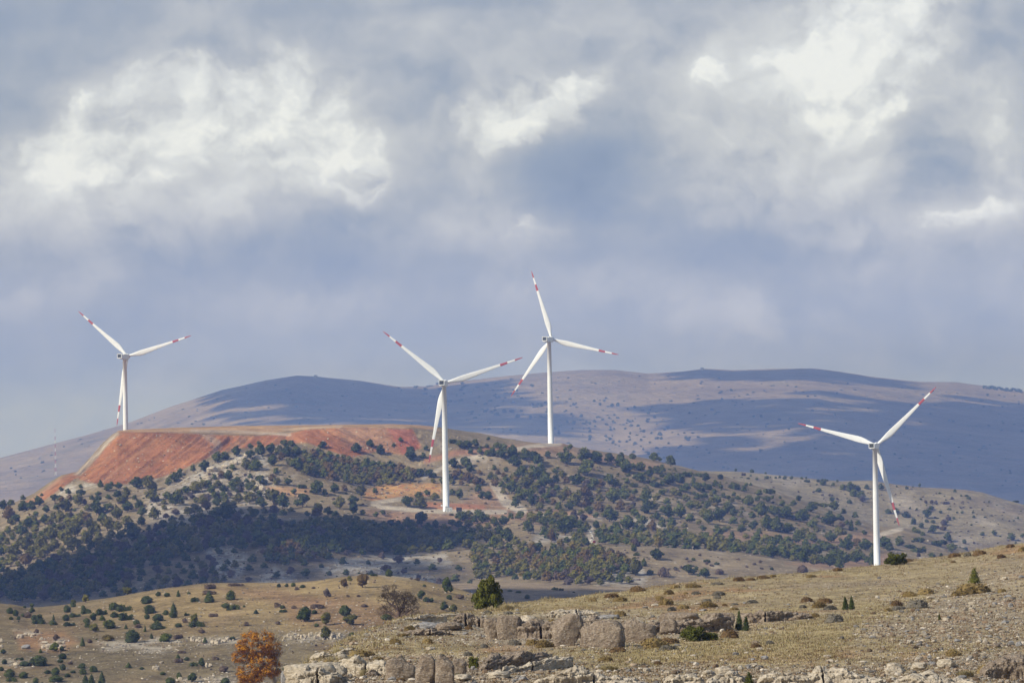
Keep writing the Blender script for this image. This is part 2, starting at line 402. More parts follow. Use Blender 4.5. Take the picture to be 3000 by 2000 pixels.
rel += mh * plate * padm * (fbm(X / 90, Y / 90, 3, 31) * 1.6 + fbm(X / 16, Y / 22, 4, 32, 0.6) * 0.8)
rm = sstep(D, 3200, 3350) * (1 - sstep(D, 3700, 3900))
rel += rm * (fbm(X / 100, Y / 120, 4, 41) * 1.8)
fm = sstep(D, 7600, 9000)
rel += fm * (fbm(X / 1300, Y / 1600, 4, 51) * 26 + fbm(X / 230, Y / 330, 4, 52, 0.55) * 7) * (1 - 0.75 * sstep(RK, 32.6, 32.98))[:, None]
frg = np.where(PX < 860, (PX - 345) * 0.50 + (PY - 1262) * 0.62, -(PX - 1210) * 0.30 + (PY - 1262) * 0.62)
scg = ((D > 2700) & (D < 2868) & (PX > 250) & (PX < 1230) & (PY < 1420)) * sstep(D, 2700, 2760) * (1 - sstep(D, 2855, 2868))
rel += scg * (fbm(frg / 8.0, (PY + 0.8 * PX) / 170.0, 3, 91, 0.6) * 1.5 - np.abs(fbm(frg / 20.0, (PY + 0.8 * PX) / 260.0, 2, 96)) * 2.2)
Z = Z + rel * inner
# outcrop steps in the near slope: ledges that stand proud
PX, PY = to_pix(np.stack([X, Y, Z], -1))


def in_poly(px, py, poly):
    poly = np.array(poly, float)
    ins = np.zeros(px.shape, bool)
    n = len(poly)
    for i in range(n):
        x1, y1 = poly[i]; x2, y2 = poly[(i + 1) % n]
        if y1 == y2: continue
        c = ((y1 > py) != (y2 > py)) & (px < (x2 - x1) * (py - y1) / (y2 - y1) + x1)
        ins ^= c
    return ins


def poly_mask(px, py, poly, soft=8.0):
    poly = np.array(poly, float)
    out = np.zeros(px.shape, np.float32)
    bb = (px > poly[:, 0].min() - soft) & (px < poly[:, 0].max() + soft) & (py > poly[:, 1].min() - soft) & (py < poly[:, 1].max() + soft)
    if not bb.any(): return out
    x = px[bb]; y = py[bb]
    dmin = np.full(x.shape, 1e9)
    n = len(poly)
    for i in range(n):
        a = poly[i]; b = poly[(i + 1) % n]
        v = b - a; L2 = max((v * v).sum(), 1e-9)
        t = np.clip(((x - a[0]) * v[0] + (y - a[1]) * v[1]) / L2, 0, 1)
        dmin = np.minimum(dmin, np.hypot(x - a[0] - t * v[0], y - a[1] - t * v[1]))
    sd = np.where(in_poly(x, y, poly), dmin, -dmin)
    out[bb] = sstep(sd, -soft, soft)
    return out


def line_mask(px, py, pts, width, soft=4.0):
    pts = np.array(pts, float)
    out = np.zeros(px.shape, np.float32)
    pad = width + soft
    bb = (px > pts[:, 0].min() - pad) & (px < pts[:, 0].max() + pad) & (py > pts[:, 1].min() - pad) & (py < pts[:, 1].max() + pad)
    x = px[bb]; y = py[bb]
    dmin = np.full(x.shape, 1e9)
    for a, b in zip(pts[:-1], pts[1:]):
        v = b - a; L2 = max((v * v).sum(), 1e-9)
        t = np.clip(((x - a[0]) * v[0] + (y - a[1]) * v[1]) / L2, 0, 1)
        dmin = np.minimum(dmin, np.hypot(x - a[0] - t * v[0], (y - a[1] - t * v[1])))
    out[bb] = 1 - sstep(dmin, width - soft, width + soft)
    return out


TE = Z / D


def ground(px, py, dmin=0.0, dmax=1e9):
    """the point of the land that a pixel of the photograph shows, between two distances"""
    a, te = pix_azte(px, py)
    a = float(a); te = float(te)
    j = int(np.clip(np.searchsorted(AZ, a), 1, NC - 1))
    f = (a - AZ[j - 1]) / (AZ[j] - AZ[j - 1])
    dcol = D[:, j - 1] * (1 - f) + D[:, j] * f
    zcol = Z[:, j - 1] * (1 - f) + Z[:, j] * f
    ok = np.where((dcol >= dmin) & (dcol <= dmax))[0]
    t = zcol / dcol
    hit = None
    for i in ok:
        if t[i] >= te:
            hit = i; break
    if hit is None:
        hit = ok[np.argmax(t[ok])]; dd = dcol[hit]; zz = zcol[hit]
    elif hit == ok[0]:
        dd = dcol[hit]; zz = zcol[hit]
    else:
        t0, t1 = t[hit - 1], t[hit]
        g = (te - t0) / (t1 - t0 + 1e-12)
        dd = dcol[hit - 1] + g * (dcol[hit] - dcol[hit - 1]); zz = zcol[hit - 1] + g * (zcol[hit] - zcol[hit - 1])
    return np.array([dd * math.sin(a), dd * math.cos(a), zz])


def land_z(x, y):
    a = math.atan2(x, y); d = math.hypot(x, y)
    j = int(np.clip(np.searchsorted(AZ, a), 1, NC - 1))
    f = (a - AZ[j - 1]) / (AZ[j] - AZ[j - 1])
    dcol = D[:, j - 1] * (1 - f) + D[:, j] * f
    zcol = Z[:, j - 1] * (1 - f) + Z[:, j] * f
    return float(np.interp(d, dcol, zcol))


# ------------------------------------------------------------------ soil, rock and grass colours of the land (albedo only)
jit = 9.0
wx = fbm(X / 30, Y / 60, 3, 71) ; wy = fbm(X / 30 + 50, Y / 60, 3, 72)
nearf = np.clip(600 / D, 0.25, 2.0)
JX = PX + wx * jit; JY = PY + wy * 4.0
C = np.zeros((*Z.shape, 3), np.float32)


def paint(mask, col):
    global C
    C = C + (np.array(col, np.float32) - C) * mask[..., None]


n1 = fbm(X / 14, Y / 22, 4, 81, 0.6); n2 = fbm(X / 60, Y / 90, 3, 82); n3 = fbm(X / 4, Y / 6, 3, 83, 0.6)
one = np.ones_like(Z)
paint(one, (0.30, 0.22, 0.12))
# near slope
F = (D < 560).astype(np.float32)
paint(F, (0.345, 0.272, 0.158))
paint(F * sstep(n1, -0.1, 0.6) * 0.8, (0.30, 0.24, 0.17))
paint(F * sstep(fbm(X / 6, Y / 16, 3, 84), 0.05, 0.5) * 0.7, (0.405, 0.32, 0.165))
paint(F * sstep(fbm(X / 7, Y / 18, 3, 85), 0.25, 0.6) * 0.6, (0.33, 0.17, 0.085))
rocky = [[(880, 1945), (1000, 1890), (1130, 1815), (1300, 1800), (1500, 1800), (1700, 1790), (1900, 1800), (2100, 1810), (2330, 1800), (2300, 1850), (2050, 1880), (1800, 1900), (1500, 1900), (1200, 1870), (1000, 1930), (860, 1990)],
         [(840, 2020), (860, 1960), (1000, 1920), (1300, 1915), (1500, 1940), (1700, 1940), (1500, 2020)],
         [(1650, 1960), (2000, 1950), (2400, 1955), (2700, 1930), (3000, 1900), (3000, 2050), (1500, 2050)],
         [(2600, 1740), (2800, 1700), (3000, 1650), (3000, 1900), (2700, 1900), (2500, 1860)]]
for k, p in enumerate(rocky):
    paint(F * poly_mask(JX, JY, p, 14) * (0.75 if k < 3 else 0.45) * sstep(n3, -0.7, 0.3), (0.40, 0.33, 0.24))
gold = [[(930, 1930), (1040, 1880), (1150, 1850), (1180, 1870), (1050, 1920), (960, 1950)], [(1380, 1790), (1600, 1760), (1800, 1745), (2000, 1715), (2000, 1730), (1780, 1775), (1560, 1800)],
        [(1800, 1910), (2000, 1870), (2200, 1840), (2450, 1800), (2700, 1730), (2740, 1760), (2500, 1850), (2450, 1930), (2100, 1930), (1750, 1960)]]
for p in gold:
    paint(F * poly_mask(JX, JY, p, 14) * 0.6, (0.42, 0.33, 0.175))
# golden valley hill
G = ((D >= 560) & (D < 1500)).astype(np.float32)
paint(G, (0.200, 0.152, 0.082))
paint(G * poly_mask(JX, JY, [(250, 1800), (420, 1720), (900, 1680), (1120, 1665), (1500, 1740), (1500, 1800), (1200, 1790), (900, 1860), (500, 1860)], 30) * (0.5 + 0.5 * sstep(n2, -0.5, 0.4)), (0.315, 0.228, 0.108))
paint(G * poly_mask(JX, JY, [(820, 1760), (1000, 1740), (1150, 1780), (1400, 1800), (1300, 1840), (1000, 1840), (850, 1820)], 20) * 0.75, (0.25, 0.155, 0.08))
paint(G * poly_mask(JX, JY, [(620, 1725), (800, 1725), (1000, 1770), (900, 1780), (700, 1745)], 14) * 0.6, (0.30, 0.18, 0.10))
paint(G * poly_mask(JX, JY, [(-50, 1840), (300, 1870), (500, 1865), (850, 1860), (1050, 1855), (1000, 1950), (800, 2050), (-50, 2050)], 16) * 0.7, (0.185, 0.148, 0.085))
paint(G * sstep(n1, 0.05, 0.55) * 0.5, (0.24, 0.165, 0.09))
paint(G * poly_mask(JX, JY, [(40, 1850), (180, 1850), (230, 1880), (180, 1910), (60, 1900)], 14) * 0.6, (0.36, 0.19, 0.09))
for p in ([(40, 1845), (110, 1850), (100, 1870), (50, 1866)], [(110, 1868), (195, 1870), (190, 1900), (120, 1895)], [(280, 1880), (560, 1870), (560, 1885), (450, 1925), (300, 1910)],
          [(0, 1930), (90, 1935), (90, 1955), (0, 1950)], [(440, 1868), (700, 1868), (700, 1888), (440, 1892)], [(820, 1856), (1010, 1852), (1000, 1875), (840, 1890)], [(1130, 1690), (1100, 1670), (1180, 1680), (1290, 1700)],
          [(520, 1985), (700, 1975), (800, 2000), (560, 2010)]):
    paint(G * poly_mask(JX, JY, p, 10) * sstep(n3, -0.35, 0.3) * 0.8, (0.40, 0.35, 0.27))
# shaded field behind it
Q = ((D >= 1500) & (D < 1900)).astype(np.float32)
paint(Q, (0.28, 0.215, 0.145))
# brown hill and wooded hill
H = ((D >= 1900) & (D < 3200)).astype(np.float32)
paint(H, (0.235, 0.183, 0.106))
paint(H * sstep(n1, 0.0, 0.6) * 0.6, (0.20, 0.15, 0.085))
paint(H * (D < 2230) * (PX > 1600) * 0.7, (0.25, 0.195, 0.122))
paint(H * sstep(fbm(X / 10, Y / 30, 3, 86, 0.6), 0.25, 0.6) * 0.55, (0.40, 0.34, 0.27))
redsoil = [[(1340, 1480), (1430, 1420), (1450, 1420), (1510, 1480), (1560, 1500), (1600, 1540), (1500, 1520)], [(1150, 1500), (1480, 1502), (1490, 1530), (1300, 1560), (1120, 1540)],
           [(1060, 1490), (1180, 1500), (1180, 1530), (1080, 1520)], [(2050, 1555), (2250, 1560), (2400, 1575), (2560, 1555), (2600, 1570), (2500, 1600), (2050, 1575)], [(2300, 1650), (2600, 1620), (2640, 1660), (2400, 1665)],
           [(1700, 1300), (1760, 1330), (1950, 1360), (1930, 1375), (1720, 1350)], [(1480, 1300), (1660, 1298), (1700, 1325), (1600, 1335), (1480, 1322)]]
for p in redsoil:
    paint(H * poly_mask(JX, JY, p, 12) * 0.6, (0.35, 0.205, 0.125))
for p in ([(1850, 1520), (1880, 1512), (1960, 1550), (1900, 1545)],):
    paint(H * poly_mask(JX, JY, p, 6) * 0.8, (0.55, 0.5, 0.42))
# pale crags
for p in ([(500, 1420), (560, 1390), (600, 1360), (650, 1345), (700, 1330), (730, 1330), (720, 1350), (660, 1380), (620, 1400), (540, 1430)], [(740, 1330), (790, 1345), (790, 1420), (740, 1410), (760, 1370)],
          [(730, 1430), (790, 1425), (780, 1450), (740, 1445)], [(440, 1470), (500, 1460), (560, 1500), (520, 1530), (430, 1510)], [(600, 1600), (680, 1600), (720, 1630), (700, 1700), (640, 1690)], [(760, 1690), (800, 1660), (860, 1690), (860, 1710), (750, 1710)],
          [(960, 1640), (1100, 1640), (1200, 1680), (1290, 1700), (1280, 1720), (1100, 1690), (950, 1670)], [(1850, 1650), (1900, 1680), (1880, 1715), (1740, 1715), (1760, 1690)], [(1570, 1560), (1690, 1560), (1700, 1580), (1560, 1590)],
          [(930, 1660), (1060, 1630), (1300, 1620), (1330, 1660), (1100, 1660), (980, 1690)], [(150, 1430), (280, 1405), (290, 1420), (180, 1450)]):
    paint(H * poly_mask(JX, JY, p, 12) * sstep(n3, -0.5, 0.25) * 0.85, (0.46, 0.42, 0.36))
# stony scree left
paint(H * poly_mask(JX, JY, [(420, 1440), (700, 1380), (820, 1400), (800, 1480), (560, 1540), (440, 1530)], 20) * 0.7 * sstep(n3, -0.35, 0.3), (0.42, 0.37, 0.31))
# the red scar with streaks running down the fall line
fall = (PX - 345) * 0.50 + (PY - 1262) * 0.62          # constant along the diagonal fall line
left_scar = [(345, 1262), (225, 1400), (260, 1412), (300, 1418), (380, 1416), (480, 1395), (560, 1362), (650, 1325), (700, 1312), (860, 1300), (900, 1296), (1000, 1330), (1020, 1342), (1100, 1322), (1180, 1332), (1235, 1312), (1210, 1256), (1000, 1250), (900, 1256), (850, 1268), (760, 1276), (600, 1271), (500, 1266)]
sc = H * poly_mask(PX + wx * 3, PY + wy * 2, left_scar, 4)
edge_low = H * poly_mask(PX, PY, [(55, 1478), (95, 1460), (175, 1400), (215, 1384), (260, 1378), (230, 1395), (180, 1430), (120, 1470)], 5)
scar = np.maximum(sc, edge_low)
paint(scar, (0.31, 0.135, 0.058))
fr = np.where(PX < 860, fall, -(PX - 1210) * 0.30 + (PY - 1262) * 0.62)
st = fbm(fr / 5.5, (PY + 0.8 * PX) / 160.0, 4, 91, 0.6); st2 = fbm(fr / 26.0, (PY + 0.8 * PX) / 300.0, 3, 92)
paint(scar * sstep(st, 0.1, 0.6) * 0.6, (0.38, 0.22, 0.12))
paint(scar * sstep(-st, 0.02, 0.4) * 0.8, (0.27, 0.105, 0.042))
paint(scar * sstep(st2, 0.15, 0.5) * 0.4, (0.36, 0.25, 0.16))
paint(scar * poly_mask(JX, JY, [(1000, 1255), (1130, 1255), (1170, 1330), (1010, 1300)], 12) * 0.5, (0.34, 0.20, 0.115))
paint(scar * poly_mask(JX, JY, [(1130, 1250), (1210, 1256), (1235, 1312), (1180, 1332)], 8) * 0.6, (0.32, 0.09, 0.055))
paint(scar * line_mask(PX, PY, [(600, 1272), (640, 1300), (620, 1345)], 10, 6) * 0.6, (0.33, 0.26, 0.20))
cliff = H * poly_mask(PX, PY, [(345, 1255), (350, 1272), (325, 1292), (268, 1360), (236, 1392), (215, 1390), (240, 1360), (300, 1290)], 5)
paint(cliff, (0.27, 0.215, 0.155)); paint(cliff * sstep(n3, 0.0, 0.4), (0.36, 0.30, 0.23)); paint(cliff * sstep(-n1, 0.1, 0.5), (0.17, 0.12, 0.08))
top = H * poly_mask(PX, PY, [(340, 1240), (1240, 1230), (1290, 1262), (1200, 1252), (1000, 1251), (880, 1258), (760, 1272), (600, 1267), (345, 1264)], 3)
paint(top, (0.40, 0.255, 0.14))
paint(H * line_mask(PX, PY, [(560, 1262), (700, 1264), (800, 1270), (850, 1274)], 3.5, 3) * 0.8, (0.42, 0.34, 0.27))
paint(H * line_mask(PX, PY, [(830, 1258), (900, 1253), (1000, 1249)], 3, 3) * 0.8, (0.52, 0.38, 0.25))
# cuttings, tracks and the turbine pads
oc = H * poly_mask(JX, JY, [(1080, 1432), (1130, 1418), (1200, 1414), (1290, 1418), (1295, 1448), (1180, 1458), (1100, 1468), (1070, 1460)], 5)
paint(oc, (0.47, 0.27, 0.10)); paint(oc * sstep(n3, 0.1, 0.5), (0.42, 0.17, 0.08)); paint(oc * sstep(-n3, 0.25, 0.6) * 0.7, (0.22, 0.12, 0.08))
oc2 = H * poly_mask(JX, JY, [(780, 1424), (910, 1428), (905, 1448), (850, 1450), (780, 1440)], 5)
paint(oc2 * 0.8, (0.48, 0.28, 0.14))
oc3 = H * poly_mask(JX, JY, [(1250, 1468), (1420, 1478), (1420, 1492), (1250, 1494)], 4)
paint(oc3 * 0.8, (0.42, 0.18, 0.09))
for pts, w_ in (([(1190, 1458), (1130, 1468), (1090, 1474), (1120, 1485), (1200, 1492), (1300, 1498), (1480, 1499)], 5), ([(1560, 1512), (1640, 1506), (1720, 1512), (1760, 1520)], 3),
                ([(1240, 1400), (1330, 1352), (1430, 1330), (1500, 1318), (1560, 1306), (1640, 1300)], 4), ([(1450, 1420), (1480, 1470), (1530, 1495)], 12), ([(2570, 1568), (2600, 1560), (2640, 1548)], 5),
                ([(1740, 1595), (1725, 1575), (1735, 1555), (1725, 1545)], 7)):
    paint(H * line_mask(PX, PY, pts, w_ + 1.5, 3) * 0.95, (0.47, 0.40, 0.31))
paint(H * line_mask(JX, JY, [(1250, 1352), (1330, 1325), (1500, 1312)], 8, 6) * 0.6, (0.40, 0.17, 0.09))
paint(H * line_mask(JX, JY, [(1600, 1496), (1740, 1512)], 5, 4) * 0.7, (0.37, 0.19, 0.12))
# right-hand pale hill
M_ = ((D >= 3200) & (D < 4000)).astype(np.float32)
paint(M_, (0.24, 0.20, 0.128))
paint(M_ * sstep(n2, 0.0, 0.5) * 0.5, (0.235, 0.175, 0.13))
paint(M_ * sstep(fbm(X / 25, Y / 80, 4, 87, 0.6), 0.2, 0.55) * 0.6, (0.36, 0.31, 0.25))
# far mountains
V = (D >= 4000).astype(np.float32)
paint(V, (0.235, 0.185, 0.13))
paint(V * sstep(fbm(X / 620, Y / 1000, 4, 88), 0.0, 0.5) * 0.7, (0.24, 0.185, 0.13))
paint(V * sstep(fbm(X / 390, Y / 620, 4, 89, 0.6), 0.25, 0.6) * 0.6, (0.34, 0.27, 0.195))
paint(V * sstep(fbm(X / 135, Y / 240, 4, 90, 0.65), 0.2, 0.5) * 0.45, (0.13, 0.125, 0.08))
C *= (1 + 0.10 * fbm(X / 5, Y / 8, 3, 95, 0.6)[..., None] * (D < 4000)[..., None])
C = np.clip(C, 0.01, 0.9)


def tag(o, label=None, cat=None, group=None, kind=None):
    if label: o['label'] = label
    if cat: o['category'] = cat
    if group: o['group'] = group
    if kind: o['kind'] = kind
    return o


def principled(name, rough=0.9, spec=0.15):
    mt = bpy.data.materials.new(name); mt.use_nodes = True
    nt = NT(mt.node_tree)
    b = mt.node_tree.nodes['Principled BSDF']
    b.inputs['Roughness'].default_value = rough
    b.inputs['Specular IOR Level'].default_value = spec
    return mt, nt, b


def land_material(name, s1, s2, s3, amt, bump_d, pebble=0.0, bscale=None):
    mt, n, b = principled(name, 0.95, 0.05)
    at = n.node('ShaderNodeAttribute', attribute_name='Col')
    tcn = n.node('ShaderNodeTexCoord'); o = tcn.outputs['Object']
    a = n.noise(o, s1, 6, 0.65); b2 = n.noise(o, s2, 5, 0.7); c = n.noise(o, s3, 3, 0.6)
    v = n.math('ADD', n.math('MULTIPLY', a, 0.9), n.math('ADD', n.math('MULTIPLY', b2, 0.8), n.math('MULTIPLY', c, 0.5)))
    f = n.math('ADD', 1.0 - amt, n.math('MULTIPLY', n.math('MULTIPLY', v, 0.909), amt))
    sc_ = n.ss(v, 0.75, 1.45, 1 - amt, 1 + amt)
    colr = n.vec('MULTIPLY', at.outputs['Color'], n.node('ShaderNodeCombineXYZ').outputs[0])
    cmb = colr.node.inputs[1].links[0].from_node
    for i in range(3): n.l.new(sc_, cmb.inputs[i])
    if pebble > 0:
        vo = n.node('ShaderNodeTexVoronoi', feature='F1'); n.l.new(o, vo.inputs['Vector']); vo.inputs['Scale'].default_value = bscale
        pm = n.ss(vo.outputs['Distance'], 0.22, 0.34, 1.0, 0.0)
        sel = n.math('GREATER_THAN', n.node('ShaderNodeSeparateColor').outputs[0], 1 - pebble)
        n.l.new(vo.outputs['Color'], sel.node.inputs[0].links[0].from_node.inputs[0])
        pc = n.mix(n.node('ShaderNodeSeparateColor').outputs[1], (0.26, 0.24, 0.21), (0.62, 0.56, 0.47))
        n.l.new(vo.outputs['Color'], pc.node.inputs[0].links[0].from_node.inputs[0])
        colr = n.mix(n.math('MULTIPLY', n.math('MULTIPLY', pm, sel), 0.85), colr, pc)
    n.l.new(colr, b.inputs['Base Color'])
    bp = n.node('ShaderNodeBump'); bp.inputs['Strength'].default_value = 1.0; bp.inputs['Distance'].default_value = bump_d
    n.l.new(v, bp.inputs['Height']); n.l.new(bp.outputs[0], b.inputs['Normal'])
    return mt


MAT_NEAR = land_material('dry_stony_soil', 0.30, 1.3, 5.0, 0.50, 0.20, 0.22, 3.2)
MAT_VALLEY = land_material('dry_grass_soil', 0.05, 0.35, 1.6, 0.5, 0.7, 0.10, 0.9)
MAT_WOODED = land_material('stony_hill_soil', 0.03, 0.16, 0.6, 0.42, 1.3, 0.10, 0.42)
MAT_FAR = land_material('far_slope_soil', 0.0015, 0.008, 0.033, 0.38, 20.0)


def grid_object(name, r0, r1, mat):
    nr = r1 - r0 + 1
    V_ = np.stack([X[r0:r1 + 1], Y[r0:r1 + 1], Z[r0:r1 + 1]], -1).reshape(-1, 3).astype(np.float32)
    i = np.arange(nr - 1)[:, None] * NC + np.arange(NC - 1)[None]
    q = np.stack([i, i + 1, i + 1 + NC, i + NC], -1).reshape(-1, 4)
    me = bpy.data.meshes.new(name)
    me.vertices.add(len(V_)); me.vertices.foreach_set('co', V_.ravel())
    me.loops.add(q.size); me.loops.foreach_set('vertex_index', q.ravel().astype(np.int32))
    me.polygons.add(len(q)); me.polygons.foreach_set('loop_start', np.arange(0, q.size, 4, dtype=np.int32))
    me.polygons.foreach_set('use_smooth', np.ones(len(q), bool))
    ca = me.color_attributes.new('Col', 'FLOAT_COLOR', 'POINT')
    cc = np.concatenate([C[r0:r1 + 1].reshape(-1, 3), np.ones((len(V_), 1), np.float32)], 1)
    ca.data.foreach_set('color', cc.ravel().astype(np.float32))
    me.materials.append(mat)
    me.update(); me.validate()
    ob = bpy.data.objects.new(name, me); COL.objects.link(ob)
    tag(ob, kind='structure')
    return ob


kr = seg_start                       # row index of each curve
grid_object('near_hillside', 0, kr[8], MAT_NEAR)
grid_object('golden_hill_ground', kr[8], kr[13], MAT_VALLEY)
grid_object('shaded_field', kr[13], kr[16], MAT_VALLEY)
grid_object('wooded_hill_ground', kr[16], kr[27], MAT_WOODED)
grid_object('pale_hill_ground', kr[27], kr[30], MAT_WOODED)
grid_object('far_mountains', kr[30], NR - 1, MAT_FAR)

# ------------------------------------------------------------------ haze
HZ_TOP = max(float(Z.max()) + 4.0, 260.0); HZ_BOT = float(Z.min()) - 2.0


def box_mesh(name, x0, x1, y0, y1, z0, z1):
    me = bpy.data.meshes.new(name)
    me.from_pydata([(x0, y0, z0), (x1, y0, z0), (x1, y1, z0), (x0, y1, z0), (x0, y0, z1), (x1, y0, z1), (x1, y1, z1), (x0, y1, z1)], [],
                   [(0, 3, 2, 1), (4, 5, 6, 7), (0, 1, 5, 4), (1, 2, 6, 5), (2, 3, 7, 6), (3, 0, 4, 7)])
    return me


hz = bpy.data.objects.new('haze', box_mesh('haze', -19200, 19200, -19200, 19200, HZ_BOT, HZ_TOP))
COL.objects.link(hz); tag(hz, kind='stuff')
hm = bpy.data.materials.new('thin_blue_haze'); hm.use_nodes = True
hm.node_tree.nodes.clear()
hv = hm.node_tree.nodes.new('ShaderNodeVolumePrincipled'); ho = hm.node_tree.nodes.new('ShaderNodeOutputMaterial')
hm.node_tree.links.new(hv.outputs[0], ho.inputs['Volume'])
HAZE_DENS = 0.000095
hv.inputs['Color'].default_value = (0.27, 0.415, 1.0, 1)
hv.inputs['Density'].default_value = HAZE_DENS
hv.inputs['Anisotropy'].default_value = 0.0
hv.inputs['Absorption Color'].default_value = (1, 1, 1, 1)
hz.data.materials.append(hm)

# ------------------------------------------------------------------ clouds overhead, outside the frame: their shadows lie on the land
mc, ncl, bcl = principled('cloud_white', 1.0, 0.0)
bcl.inputs['Base Color'].default_value = (0.9, 0.9, 0.92, 1)
bm = bmesh.new(); bmesh.ops.create_icosphere(bm, subdivisions=2, radius=1.0)
ICO2 = (np.array([v.co[:] for v in bm.verts]), np.array([[v.index for v in f.verts] for f in bm.faces])); bm.free()
bm = bmesh.new(); bmesh.ops.create_icosphere(bm, subdivisions=1, radius=1.0)
ICO1 = (np.array([v.co[:] for v in bm.verts]), np.array([[v.index for v in f.verts] for f in bm.faces])); bm.free()
bm = bmesh.new(); bmesh.ops.create_icosphere(bm, subdivisions=3, radius=1.0)
ICO3 = (np.array([v.co[:] for v in bm.verts]), np.array([[v.index for v in f.verts] for f in bm.faces])); bm.free()
bm = bmesh.new(); bmesh.ops.create_icosphere(bm, subdivisions=4, radius=1.0)
ICO4 = (np.array([v.co[:] for v in bm.verts]), np.array([[v.index for v in f.verts] for f in bm.faces])); bm.free()


def tri_mesh(name, V_, F_, mats=(), mat_idx=None, smooth=False, tint=None):
    F_ = np.asarray(F_, np.int32); V_ = np.asarray(V_, np.float32)
    k = F_.shape[1]
    me = bpy.data.meshes.new(name)
    me.vertices.add(len(V_)); me.vertices.foreach_set('co', V_.ravel())
    me.loops.add(F_.size); me.loops.foreach_set('vertex_index', F_.ravel())
    me.polygons.add(len(F_)); me.polygons.foreach_set('loop_start', np.arange(0, F_.size, k, dtype=np.int32))
    sm = np.full(len(F_), smooth, bool) if not isinstance(smooth, np.ndarray) else smooth
    me.polygons.foreach_set('use_smooth', sm)
    if mat_idx is not None: me.polygons.foreach_set('material_index', np.asarray(mat_idx, np.int32))
    if tint is not None:
        at = me.attributes.new('tint', 'FLOAT', 'POINT'); at.data.foreach_set('value', np.asarray(tint, np.float32))
    for mt in mats: me.materials.append(mt)
    me.update(calc_edges=True)
    return me


def link(name, me, loc=(0, 0, 0), parent=None):
    ob = bpy.data.objects.new(name, me); COL.objects.link(ob); ob.location = tuple(float(v) for v in loc)
    if parent is not None: ob.parent = parent
    return ob


def make_cloud(label, poly, dmin, dmax, alt, puff, n, seed, soft=20.0):
    rng = np.random.default_rng(seed)
    gp = [ground(x, y, dmin, dmax) for x, y in poly]
    foot = np.array([g + SUNV * (alt - g[2]) / SUNV[2] for g in gp])
    c0 = foot.mean(0)
    lo = foot.min(0); hi = foot.max(0)
    Vs, Fs = [], []; off = 0; cnt = 0; tries = 0
    while cnt < n and tries < n * 60:
        tries += 1
        p = lo + rng.random(3) * (hi - lo)
        sx0 = float(poly_mask(np.array([p[0]]), np.array([p[1]]), foot[:, :2], soft)[0])
        if rng.random() > sx0 * (0.35 + 0.65 * sx0): continue
        r = puff * rng.uniform(0.55, 1.25)
        v = ICO2[0] * (1 + 0.16 * np.sin(ICO2[0][:, [1, 2, 0]] * 5 + rng.random(3) * 6).sum(1, keepdims=True) / 1.5)
        v = v * r * np.array([1, 1, 0.45]) + np.array([p[0], p[1], alt + rng.uniform(0, 0.5) * puff]) - c0 * [1, 1, 0] - [0, 0, alt]
        Vs.append(v); Fs.append(ICO2[1] + off); off += len(v); cnt += 1
    me = tri_mesh('cloud', np.concatenate(Vs), np.concatenate(Fs), [mc], smooth=True)
    ob = link('cloud', me, (c0[0], c0[1], alt))
    tag(ob, label, 'cloud', 'clouds above the valley')


make_cloud('white cloud above the wooded hill that shades its lower left woods',
           [(-90, 1722), (40, 1690), (140, 1655), (230, 1622), (330, 1591), (420, 1567), (500, 1533), (560, 1524), (620, 1500), (690, 1488), (770, 1494), (870, 1508), (960, 1524), (960, 1575), (830, 1606),
            (700, 1622), (680, 1650), (660, 1700), (600, 1745), (400, 1790), (0, 1810), (-90, 1810)], 1950, 2800, 1150, 12, 1250, 1, 20)
make_cloud('small white cloud above the middle turbine that shades the grove below it',
           [(980, 1532), (1100, 1522), (1320, 1526), (1390, 1562), (1300, 1610), (1180, 1632), (1000, 1616)], 2100, 2640, 1150, 10, 290, 2, 16)
make_cloud('thin broken cloud above the scree behind the golden hill',
           [(640, 1640), (820, 1625), (1000, 1630), (1200, 1640), (1330, 1660), (1350, 1700), (1200, 1710), (900, 1740), (640, 1760)], 1950, 2500, 1150, 7, 330, 8, 10)
make_cloud('flat white cloud above the small field between the hills', [(1270, 1740), (1400, 1728), (1900, 1736), (2050, 1790), (1300, 1800)], 1400, 1680, 1150, 12, 160, 3)
make_cloud('long white cloud over the highest far ridge', [(1920, 1094), (2150, 1088), (2380, 1082), (2480, 1094), (2620, 1116), (2560, 1122), (2450, 1114), (2250, 1118), (2050, 1104)], 10400, 14000, 2900, 50, 300, 4, 120)
make_cloud('broad white cloud over the left half of the far mountain', [(600, 1165), (760, 1116), (900, 1104), (1100, 1125), (1300, 1132), (1420, 1128), (1520, 1165), (1560, 1200), (1420, 1225), (1300, 1270), (1100, 1240), (850, 1200), (650, 1190)], 8400, 14000, 2900, 60, 650, 5, 520)
make_cloud('wide white cloud over the far mountain on the fourth turbine side', [(2050, 1345), (2200, 1325), (2400, 1315), (2600, 1285), (2740, 1225), (2860, 1200), (3200, 1185), (3400, 1500), (2000, 1440), (1880, 1385)], 8300, 13000, 2900, 72, 1050, 6, 560)
make_cloud('ragged white cloud over the middle of the far mountain', [(1900, 1190), (2050, 1176), (2250, 1185), (2420, 1215), (2380, 1240), (2150, 1262), (1950, 1250), (1880, 1215)], 8400, 13000, 2900, 48, 170, 7, 300)

